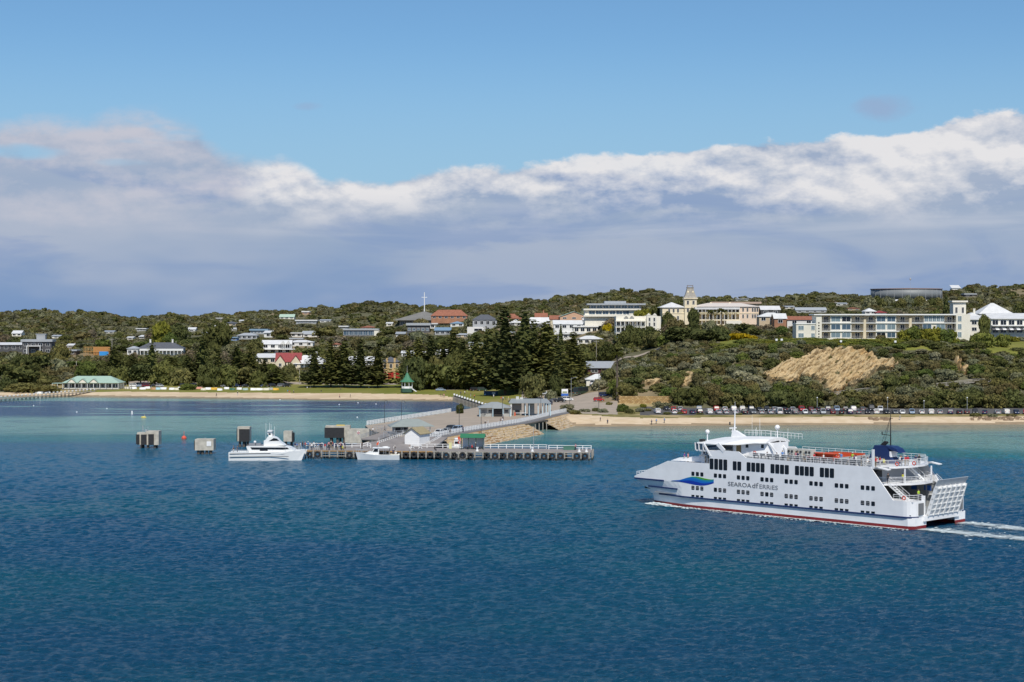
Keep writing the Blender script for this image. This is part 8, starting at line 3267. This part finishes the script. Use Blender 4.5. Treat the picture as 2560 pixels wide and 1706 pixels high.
q = MB(); q.bb((-3, -1, .2), (3, 1, 1.9)); sk = thing('skip_bin', 'dark blue skip bin on the lawn behind the seawall', 'skip bin', on_ground(1227, 989, 650))
q.build('bin', mat('skip_blue', (.01, .06, .14), .6), sk)
q = MB(); q.bb((.6, -1.05, .6), (2.0, -1.0, 1.4)); q.build('notice', WHITE, sk)
# carpark lamps with white globes
for i, (px, lab) in enumerate(((2043, 'white-topped lamp post at the left of the car park'), (2219, 'white-topped lamp post above the middle of the car park'), (2310, 'short white-topped lamp post right of the ferry mast'), (2418, 'white-topped lamp post at the right of the car park'))):
    lamp(px, 1026, 2.2, 4.4 if i != 2 else 3.2, lab, 'globe', STEEL)
for px, y, lab in ((1941, 868, 'white garden lamp left on the clipped hedges'), (1954, 866, 'white garden lamp beside the leftmost one on the hedges'), (2102, 868, 'white garden lamp in the middle of the hedges'), (2238, 868, 'white garden lamp at the right end of the hedges')):
    p = P(px, y, 705)
    r = thing('garden_lamp', lab, 'garden lamp', (p.x, p.y, tz(p.x, p.y)))
    hh = max(1.5, p.z - tz(p.x, p.y) + 1.2)
    q = MB(); q.tube((0, 0, -.5), (0, 0, hh), .07); q.build('pole', STEEL, r)
    q = MB(); q.box((0, 0, hh + .35), (.85, .85, .8)); q.build('lamp_head', WHITE, r)

# ---- people: one continuous skinned body per pose, coloured by clothing
SKIN = mat('skin', (.42, .25, .17), .6)
SHIRT = mat('shirt', (1, 1, 1), .8, objcol=True)
PANTS = [mat('trousers_' + n, c, .85) for n, c in (('navy', (.02, .025, .05)), ('khaki', (.26, .21, .14)), ('black', (.015, .015, .017)), ('pale', (.45, .45, .44)))]
HAIR = [mat('hair_' + n, c, .8) for n, c in (('brown', (.05, .03, .02)), ('black', (.012, .011, .01)), ('fair', (.25, .17, .08)))]
HAT = mat('sun_hat', (.62, .60, .55), .8)


def body_mesh(pose):
    J = {'pelvis': (0, 0, .94), 'chest': (0, 0, 1.30), 'neck': (0, .0, 1.46), 'head': (0, .02, 1.60), 'top': (0, .02, 1.72)}
    rad = {'pelvis': .150, 'chest': .155, 'neck': .058, 'head': .095, 'top': .075}
    E_ = [('pelvis', 'chest'), ('chest', 'neck'), ('neck', 'head'), ('head', 'top')]
    for s, n in ((-1, 'l'), (1, 'r')):
        st = {'stand': 0, 'walk': .22 * s, 'sit': 0, 'lean': 0}[pose]
        hip, knee, foot = (s * .10, 0, .88), (s * .11, st * .6 + .02, .48), (s * .12, st - .02, .06)
        toe = (s * .13, st + .16, .03)
        if pose == 'sit':
            hip, knee, foot, toe = (s * .10, 0, .88), (s * .13, .42, .90), (s * .13, .45, .45), (s * .13, .60, .42)
        sh_, el_, ha = (s * .20, 0, 1.38), (s * .25, -st * .5 - .02, 1.10), (s * .26, -st * .9 + .06, .86)
        if pose == 'lean':
            el_, ha = (s * .24, .16, 1.16), (s * .16, .40, 1.10)
        if pose == 'sit':
            el_, ha = (s * .25, .08, 1.12), (s * .16, .32, .98)
        for nm, p, r_ in (('hip', hip, .105), ('knee', knee, .07), ('foot', foot, .05), ('toe', toe, .042), ('sh', sh_, .068), ('el', el_, .048), ('ha', ha, .040)):
            J[nm + n] = p
            rad[nm + n] = r_
        E_ += [('pelvis', 'hip' + n), ('hip' + n, 'knee' + n), ('knee' + n, 'foot' + n), ('foot' + n, 'toe' + n), ('chest', 'sh' + n), ('sh' + n, 'el' + n), ('el' + n, 'ha' + n)]
    names = list(J)
    me = bpy.data.meshes.new('person')
    me.from_pydata([J[n] for n in names], [(names.index(a), names.index(b)) for a, b in E_], [])
    o = bpy.data.objects.new('tmp_person', me)
    COL.objects.link(o)
    md = o.modifiers.new('skin', 'SKIN')
    if not me.skin_vertices:
        me.attributes.new  # layer is made with the modifier below
    bm = bmesh.new()
    bm.from_mesh(me)
    lay = bm.verts.layers.skin.verify()
    bm.verts.ensure_lookup_table()
    for i, n in enumerate(names):
        bm.verts[i][lay].radius = (rad[n], rad[n] * (.72 if n in ('pelvis', 'chest') else 1.0))
        bm.verts[i][lay].use_root = n == 'pelvis'
    bm.to_mesh(me)
    bm.free()
    sd = o.modifiers.new('sub', 'SUBSURF')
    sd.levels = sd.render_levels = 1
    bpy.context.view_layer.update()
    ev = o.evaluated_get(bpy.context.evaluated_depsgraph_get())
    out = bpy.data.meshes.new_from_object(ev)
    out.name = 'person_' + pose
    bpy.data.objects.remove(o)
    return out


POSES = {}
for pose in ('stand', 'walk', 'sit', 'lean'):
    b0 = body_mesh(pose)
    for pi, pm_ in enumerate(PANTS):
        b = b0.copy()
        b.materials.clear()
        for m in (SKIN, SHIRT, pm_):
            b.materials.append(m)
        for f in b.polygons:
            c = f.center
            if c.z > 1.43: k = 0
            elif abs(c.x) > .215 and c.z < 1.18: k = 0
            elif pose in ('lean', 'sit') and c.y > .2 and c.z > .94 and abs(c.x) > .05 and not (pose == 'sit' and c.z < .97): k = 0
            elif c.z > .97: k = 1
            elif c.z < .10: k = 2
            else: k = 2
            f.material_index = k
            f.use_smooth = True
        POSES[(pose, pi)] = b
q = MB(); q.ball((0, -.015, 1.66), (.098, .112, .098), 8, 6); q.v = [p for p in q.v]
HM = [q.mesh('hair', h) for h in HAIR]
q = MB(); q.lathe([(.20, 1.68), (.19, 1.70), (.11, 1.71), (.10, 1.80), (.03, 1.82)], 10); HATM = q.mesh('hat', HAT)
q = MB(); q.ball((0, .115, 1.60), (.022, .03, .03), 6, 4)
for s in (-1, 1):
    q.ball((s * .038, .095, 1.635), (.013, .012, .010), 5, 4)
    q.ball((s * .1, .01, 1.61), (.015, .03, .04), 5, 4)
FACE = q.mesh('face', SKIN)
SC = {'white': (.74, .74, .73), 'red': (.55, .03, .04), 'navy': (.02, .03, .09), 'black': (.02, .02, .022), 'pink': (.62, .25, .28), 'blue': (.10, .25, .55), 'yellow': (.62, .60, .05), 'grey': (.25, .26, .28), 'green': (.05, .20, .08), 'purple': (.14, .05, .30), 'lime': (.42, .65, .05), 'orange': (.65, .17, .03)}
PPL = []


def person(p, rz, shirt, pose='stand', hat=None, where='', h=1.0, sink=0.0):
    pi = vr.randrange(4)
    o = obj('person', POSES[(pose, pi)])
    o.location = (p[0], p[1], p[2] - (.44 if pose == 'sit' else .02) - sink)
    o.rotation_euler = (0, 0, rz)
    o.scale = (1.06 * h, 1.06 * h, 1.02 * h)
    o.color = (*SC[shirt], 1)
    o['category'] = 'person'
    hat = vr.random() < .25 if hat is None else hat
    obj('hair', HM[vr.randrange(3)], o)
    obj('face', FACE, o)
    if hat:
        obj('hat', HATM, o)
    PPL.append((o, shirt, pose, hat, where, ('navy', 'khaki', 'black', 'pale')[pi]))
    return o


ft = vr
cols_ = ['white', 'red', 'navy', 'black', 'pink', 'blue', 'grey', 'white', 'navy', 'red']
# on the jetty beside the catamaran
for k in range(24):
    px = 736 + k * 5.4 + ft.uniform(-2, 2)
    person(jpx(px, ft.uniform(1.5, 9)), ft.uniform(0, 6.28), ft.choice(cols_), ft.choice(['stand', 'stand', 'walk']), None, 'on the jetty beside the moored catamaran')
for px, t, c, ps in ((844, 1.2, 'white', 'stand'), (863, 1.0, 'black', 'sit'), (857, 1.2, 'yellow', 'sit'), (905, 6.0, 'black', 'stand'), (987, .8, 'black', 'sit'), (986, 1.6, 'white', 'sit'), (832, 9, 'red', 'stand'), (822, 8.8, 'pink', 'stand'), (1087, .6, 'black', 'sit'), (1180, 6.6, 'red', 'sit'), (1172, 6.6, 'navy', 'sit'), (1189, 6.5, 'black', 'stand'), (1439, 6.5, 'pink', 'walk'), (1024, .8, 'white', 'sit')):
    person(jpx(px, t), ft.uniform(0, 6.28), c, ps, None, 'on the jetty')
# walkers on the causeway
for px, y, c in ((1125, 1089, 'black'), (1157, 1080, 'navy'), (1203, 1070, 'grey'), (1213, 1067, 'black'), (1220, 1066, 'white'), (1251, 1060, 'navy'), (1256, 1059, 'white'), (1378, 1037, 'navy'), (932, 1084, 'white'), (962, 1080, 'black'), (1012, 1082, 'black'), (1258, 1050, 'grey'), (1352, 1033, 'black')):
    person(G(px, y, CZ), ft.uniform(0, 6.28), c, 'walk', None, 'on the causeway')
# beaches and lawns
for px, y, c, wh in ((1501, 1056, 'navy', 'on the right beach'), (1519, 1061, 'navy', 'on the right beach'), (1629, 1062.5, 'navy', 'on the right beach'), (1641, 1060, 'blue', 'on the right beach'), (1661, 1058, 'blue', 'on the right beach'), (2250, 1052, 'grey', 'on the right beach'),
                     (541, 992, 'black', 'on the left beach'), (594, 989, 'black', 'on the left beach'), (849, 996, 'pink', 'on the left beach'), (876, 995, 'navy', 'on the left beach'), (240, 980, 'white', 'on the left beach'), (1105, 994, 'navy', 'on the left beach'), (1110, 994, 'pink', 'on the left beach'), (1101, 993, 'black', 'on the left beach'),
                     (588, 967, 'white', 'on the foreshore lawn'), (768, 971, 'white', 'on the foreshore lawn'), (776, 971, 'navy', 'on the foreshore lawn'), (803, 980, 'black', 'on the foreshore lawn'), (719, 979, 'blue', 'on the foreshore lawn'), (724, 982, 'red', 'on the foreshore lawn'), (734, 982, 'navy', 'on the foreshore lawn'), (851, 974, 'navy', 'on the foreshore lawn'), (922, 971, 'white', 'on the foreshore lawn'),
                     (1114, 981, 'navy', 'on the foreshore lawn'), (1152, 988, 'navy', 'behind the seawall'), (1162, 987, 'white', 'behind the seawall'), (1168, 985, 'lime', 'behind the seawall'), (1177, 992, 'navy', 'behind the seawall'), (1186, 996, 'orange', 'behind the seawall'), (1234, 997, 'white', 'behind the seawall'), (1253, 1002, 'red', 'behind the seawall'), (1258, 1002, 'white', 'behind the seawall'), (1271, 1001, 'yellow', 'behind the seawall')):
    p = on_ground(px, y, 560)
    sit = wh == 'on the foreshore lawn' and y > 970
    person(p, ft.uniform(0, 6.28), c, 'sit' if sit else 'walk' if 'beach' in wh else 'stand', None, wh, sink=.40 if sit else 0)
# on board the ferry
HV = R(135)
def onship(u, v, z, c, pose='stand', where='on the ferry sun deck', hat=None, rz=None):
    person(fw(u, v, z), ft.uniform(0, 6.28) if rz is None else rz, c, pose, hat, where)


for u, v, c, ps in ((22.6, .8, 'black', 'sit'), (22.0, 1.1, 'red', 'sit'), (18.6, 1.0, 'white', 'stand'), (20.8, 1.3, 'red', 'stand'), (24.2, 1.1, 'navy', 'stand'), (25.0, 1.6, 'pink', 'stand'), (27.6, 1.2, 'blue', 'stand'), (10.8, 1.0, 'navy', 'stand'), (15.9, .9, 'red', 'stand'), (17.5, 4.8, 'blue', 'stand'), (16.2, 6.4, 'lime', 'stand'), (13.2, 2.4, 'red', 'stand'), (14.0, 2.2, 'grey', 'sit'), (12.3, 1.6, 'white', 'stand'), (12.8, 2.0, 'purple', 'stand'), (14.2, 7.0, 'black', 'sit'), (13.2, 8.0, 'black', 'sit'), (9.9, 4.5, 'pink', 'sit'), (8.6, 4.6, 'yellow', 'sit'), (8.6, 2.0, 'black', 'sit'), (9.4, 2.2, 'grey', 'sit'),
                    (15.1, 5.0, 'white', 'sit'), (11.2, 3.5, 'white', 'sit'), (19.4, 7.0, 'white', 'sit'), (26.0, 1.2, 'navy', 'sit'), (29.0, 1.4, 'grey', 'sit'), (31.0, 1.2, 'black', 'sit'), (7.9, 2.3, 'red', 'stand'), (8.2, 1.4, 'red', 'stand')):
    onship(u, v, 10.15, c, ps)
for u, v, c in ((5.3, 5.0, 'navy'), (5.6, 6.6, 'red'), (5.4, 7.1, 'red'), (5.0, 9.0, 'navy'), (5.2, 10.4, 'black'), (5.9, 5.6, 'white')):
    onship(u, v, 10.2, c, 'stand', 'on the upper aft platform of the ferry')
onship(4.8, 4.6, 7.35, 'yellow', 'lean', 'on the lower aft platform of the ferry', False, R(-45))
onship(6.2, 2.2, 7.35, 'black', 'stand', 'on the lower aft platform of the ferry', False)
onship(50.6, 1.6, 8.55, 'purple', 'stand', 'on the foredeck of the ferry', False)
onship(49.8, 1.7, 8.55, 'pink', 'stand', 'on the foredeck of the ferry', False)
onship(1.9, 4.9, 4.72, 'lime', 'stand', 'on the stern of the ferry', False)
car('sedan', 'white', fw(4.6, 5.6, 3.1), HV, 'white saloon on the vehicle deck at the stern of the ferry')
for nx, (dx_, c) in enumerate(((-8.6, 'black'), (-7.8, 'navy'), (-8.9, 'blue'))):
    person(cp + Vector((dx_, -1.2 + nx * .8, 1.8)), ft.uniform(0, 6.28), c, 'stand', None, 'in the cockpit of the motor catamaran')
for dx_, c in ((3.0, 'black'), (3.9, 'navy'), (4.6, 'white')):
    person(bp + Vector((dx_, .3, .95)), ft.uniform(0, 6.28), c, 'stand' if c != 'white' else 'sit', None, 'in the stern of the small fishing boat')

# ---- foam of the ferry's bow wave and wake, loose rocks on the right beach
def foam_mat():
    m = bpy.data.materials.new('foam')
    m.use_nodes = True
    t = m.node_tree
    b = t.nodes['Principled BSDF']
    b.inputs['Base Color'].default_value = (.50, .56, .57, 1)
    b.inputs['Roughness'].default_value = .8
    return m


FOAM = foam_mat()
rs = random.Random(9)
q = MB()
def fleck(u, v, s, z=.1):
    """a small irregular raised flake of foam"""
    n = 6
    c = fw(u, v, z + rs.uniform(0, .10))
    a0 = rs.uniform(0, 6.28)
    pts_ = []
    e = rs.uniform(.30, .7)
    for k in range(n):
        a = 2 * math.pi * k / n
        r_ = s * rs.uniform(.55, 1.1)
        lx, ly = r_ * math.cos(a), r_ * e * math.sin(a)
        pts_.append((c.x + lx * math.cos(.05) - ly * math.sin(a0 * .1), c.y + lx * math.sin(.05) + ly, c.z + rs.uniform(-.02, .03)))
    q.add([(c.x, c.y, c.z + s * .22)] + pts_, [(0, k + 1, (k + 1) % n + 1) for k in range(n)] + [tuple(range(n, 0, -1))])


for k in range(520):           # along the port side, thick at the stem and thinning aft
    f = rs.random() ** 1.6
    u = 58.5 - 58 * f
    off = (.4 + 1.6 * rs.random() ** 2) * (1.0 if f > .12 else 1.2)
    fleck(u, plan(min(u, 58), 2.1) + .45 - off * (.9 + f), rs.uniform(.12, .42) * (1.4 if f < .14 else .8), .06)
for k in range(70):
    f = rs.random()
    fleck(58.3 - 5 * f, 1.6 - 2.0 * f * rs.random() - .3, rs.uniform(.3, .7), .15)
for k in range(260):           # churned wake astern: two trails from the hulls, spreading and thinning
    f = rs.random() ** 1.3
    hullv = 2.0 if rs.random() < .5 else 15.4
    u = -1 - 46 * f
    v = hullv + rs.gauss(0, 1.2 + 5.5 * f) + 1.2 * math.sin(u * .35 + hullv)
    if mnoise.fractal(Vector((u * .25, v * .5, 4)), 1, 2, 3) < -.45 + .6 * f:
        continue
    fleck(u, v, rs.uniform(.10, .48) * (1.25 - .7 * f), .08)
tag(q.build('wake_foam', FOAM), kind='stuff')
# soft foam between the flakes: a thin sheet over the water, open where there is no foam
m = bpy.data.materials.new('wake_sheet')
m.use_nodes = True
t = m.node_tree
b = t.nodes['Principled BSDF']
b.inputs['Base Color'].default_value = (.55, .62, .63, 1)
b.inputs['Roughness'].default_value = .7
tcw = t.nodes.new('ShaderNodeTexCoord')
sw_ = t.nodes.new('ShaderNodeSeparateXYZ')
t.links.new(tcw.outputs['Object'], sw_.inputs[0])
u_, v_ = X(t, sw_.outputs[0]), X(t, sw_.outputs[1])
astern = u_ * -1.0
wid = astern * .09 + 2.0
nn = noise(t, combine(t, u_ * .22, v_ * .50), 1.0, 6, .68, 1.6)
v2 = v_ + (noise(t, combine(t, u_ * .12, 3.0), 1.0, 2, .5) - .5) * 5.0
g1 = ((v2 - 2.0) / wid).m('POWER', 2.0).m('MULTIPLY', -1.0).m('EXPONENT')
g2 = ((v2 - 15.6) / wid).m('POWER', 2.0).m('MULTIPLY', -1.0).m('EXPONENT')
g3 = ((v2 - 9.0) / 9.0).m('POWER', 4.0).m('MULTIPLY', -1.0).m('EXPONENT') * .24
al = (nn + (g1 + g2) * (.40 - astern * .006) + g3 - .74).smooth(.0, .34) * (48.0 - astern).smooth(0.0, 25.0) * (astern + .5).smooth(0.0, 1.5)
side = (v_ + .2).m('ABSOLUTE').m('MULTIPLY', -1.0).m('EXPONENT') * (u_ + 1.0).smooth(0.0, 3.0)
al = al.m('MAXIMUM', (nn + side * .5 - .72).smooth(.0, .25) * (59.0 - u_).smooth(0.0, 1.0) * (u_ + 1.0).smooth(0.0, 2.0) * (.2 - v_).smooth(0.0, .3))
t.links.new((al * .9).s, b.inputs['Alpha'])
q = MB()
us_ = [60 - 2 * k for k in range(55)]
for ua, ub in zip(us_[:-1], us_[1:]):
    va, vb = (-4.5, .4) if ub >= 0 else (-6, 24)
    q.add([(ua, va, .13), (ub, va, .13), (ub, vb, .13), (ua, vb, .13)], [(0, 1, 2, 3)])
o = q.build('wake_sheet', m)
o.matrix_world = FM
tag(o, kind='stuff')
q = MB()
for k in range(150):
    px = rs.choice([rs.uniform(2175, 2235), rs.uniform(2420, 2575), rs.uniform(2420, 2575)])
    p = on_ground(px, rs.uniform(1046, 1052) if px < 2300 else rs.uniform(1044, 1053), 565)
    s = rs.uniform(.35, .9)
    q.ball((p.x, p.y, p.z + s * .2), (s, s * .7, s * .5), 6, 4)
tag(q.build('beach_rocks', mat('rock_brown', (.20, .14, .09), .9, var=.3, vscale=1)), kind='stuff')
# ================================================================ labels: what each plant and person looks like and stands beside
SPOTS = [('the beach cafe', 229, 958, 822), ('the white veranda villa', 390, 875, 1000), ('the dark modern house', 92, 868, 990), ('the timber-framed house', 241, 880, 980), ('the club house', 692, 868, 960), ('the red-roofed cottage', 721, 905, 930),
         ('the white weatherboard cottage', 774, 905, 930), ('the glass-fronted house', 902, 834, 1060), ('the ochre corner building', 978, 925, 850), ('the rotunda', 1018, 960, 782), ('the church', 1056, 800, 1150), ('the terracotta-roofed house', 1123, 788, 1190),
         ('the grey slate-roofed house', 1212, 815, 990), ('the ferry terminal', 1240, 1025, 573), ('the seawall', 1170, 995, 700), ('the peach hall', 1435, 790, 1010), ('the modern glass house', 1537, 780, 960), ('the terrace house', 1596, 815, 930), ('the hotel tower', 1726, 770, 905),
         ('the hotel veranda', 1790, 795, 905), ('the hotel right wing', 1873, 795, 905), ('the palm by the road', 1543, 960, 650), ('the dark red road building', 1535, 922, 760), ('the stone retaining wall', 1612, 1004, 645), ('the low apartment wing', 2010, 830, 742), ('the apartment block', 2210, 820, 742),
         ('the apartment end wall', 2400, 820, 742), ('the rock face', 2060, 920, 680), ('the rock face left end', 1930, 930, 675), ('the rock face right end', 2220, 915, 678), ('the lower boardwalk', 2135, 980, 660), ('the upper boardwalk', 2410, 960, 665), ('the small rock patch left', 1722, 950, 665), ('the lowest rock patch', 1620, 960, 660),
         ('the pyramid-roofed building', 2491, 790, 800), ('the striped-awning clubhouse', 2530, 815, 762), ('the middle car park lamp', 2219, 1020, 625), ('the car park left end', 1660, 1020, 620), ('the parked white van', 1948, 1020, 610), ('the car park right end', 2500, 1020, 610), ('the road sign', 1412, 985, 655), ('the causeway head', 1440, 1035, 590),
         ('the blue-grey modern house', 650, 832, 1080), ('the swimming jetty', 120, 985, 800), ('the house below the tank', 2300, 752, 1200), ('the pale green ridge house', 717, 792, 1500), ('the dinghies', 500, 972, 800), ('the yellow tree above the road', 1519, 812, 925), ('the cliff-top gorse', 1845, 845, 745), ('the round cliff-top topiary', 2455, 860, 712)]
ORDW = ['', 'second ', 'third ', 'fourth ', 'fifth ', 'sixth ', 'seventh ', 'eighth ', 'ninth ', 'tenth ', 'eleventh ', 'twelfth ', 'thirteenth ', 'fourteenth ', 'fifteenth ']
byl = {}
for (r, tint, cat_, w, h, kind) in TREES:
    px, py = pxof(r.location)
    py -= h * FPX / r.location.y * .5
    best = min(SPOTS, key=lambda s: abs(s[1] - px) + 1.8 * abs(s[2] - py) + abs(s[3] - r.location.y) * .25)
    dx_, dy_ = px - best[1], py - best[2]
    if abs(dx_) > 1.3 * abs(dy_):
        rel = 'right of' if dx_ > 0 else 'left of'
    elif r.location.y > best[3] + 25:
        rel = 'behind'
    else:
        rel = 'below' if dy_ > 0 else 'above'
    size = 'tall' if h > 9 else 'big' if w > 8 else 'small' if w < 4.5 else 'mid-sized'
    shape = {'pine tree': 'norfolk pine', 'tree': 'layered tree' if kind in LAYER else 'tree', 'shrub': 'layered shrub' if kind in LAYER else 'shrub', 'hedge': 'hedge'}[cat_]
    r['group'] = {'pine tree': 'norfolk pines', 'tree': 'trees among the houses', 'shrub': 'shrubs on the slopes', 'hedge': 'clipped hedges on the cliff top'}[cat_]
    byl.setdefault('%s %s %s %s %s' % (size, WORD[tint], shape, rel, best[0]), []).append((px, r))
for lab, lst in byl.items():
    lst.sort(key=lambda t: t[0])
    for i, (px, r) in enumerate(lst):
        if len(lst) == 1:
            r['label'] = lab
        else:
            r['label'] = '%s, %s from left' % (lab, ORD[i] if i < len(ORD) else 'last')
byl = {}
for (o, shirt, pose, hat, where, trou) in PPL:
    pw = {'stand': 'standing', 'walk': 'walking', 'sit': 'sitting', 'lean': 'leaning on the rail'}[pose]
    lab = 'person in %s top%s %s %s' % (shirt, ' and hat' if hat else '', pw.replace(' on the rail', ''), where.replace('of the ferry', 'of ferry').replace('the motor catamaran', 'the catamaran').replace('beside the moored catamaran', 'by the catamaran').replace('the small fishing', 'the fishing'))
    o['group'] = 'people ' + where
    byl.setdefault(lab, []).append((pxof(o.location)[0], o))
for lab, lst in byl.items():
    lst.sort(key=lambda t: t[0])
    for i, (px, o) in enumerate(lst):
        o['label'] = lab if len(lst) == 1 else '%s, %s from left' % (lab, ORD[i])
ty = sorted([o for o in bpy.data.objects if o.name.startswith('tyre_fender')], key=lambda o: o.location.x)
for i, o in enumerate(ty):
    bx = o.location.x
    if bx < -41: w_ = 'behind the bow of the catamaran'
    elif bx < -25: w_ = 'behind or beside the small fishing boat'
    elif bx < -13: w_ = 'below the boat shed and service pedestal'
    elif bx < -7: w_ = 'below the green-roofed shelter'
    elif bx < 6: w_ = 'below the thin pale pole, left part'
    else: w_ = 'towards the right end of the jetty'
    o['label'] = 'black tyre fender on the jetty face ' + w_
byl = {}
for o in ty:
    byl.setdefault(o['label'], []).append(o)
for lab, lst in byl.items():
    for i, o in enumerate(lst):
        if len(lst) > 1:
            o['label'] = lab.replace('black tyre fender on the jetty face', ORD[i] + ' black tyre fender on the jetty face')

import re as _re
for o in scene.objects:
    if o.parent is None and 'label' in o and len(_re.split(r'[\s]+', o['label'])) > 15:
        print('LONG', len(o['label'].split()), o['label'])
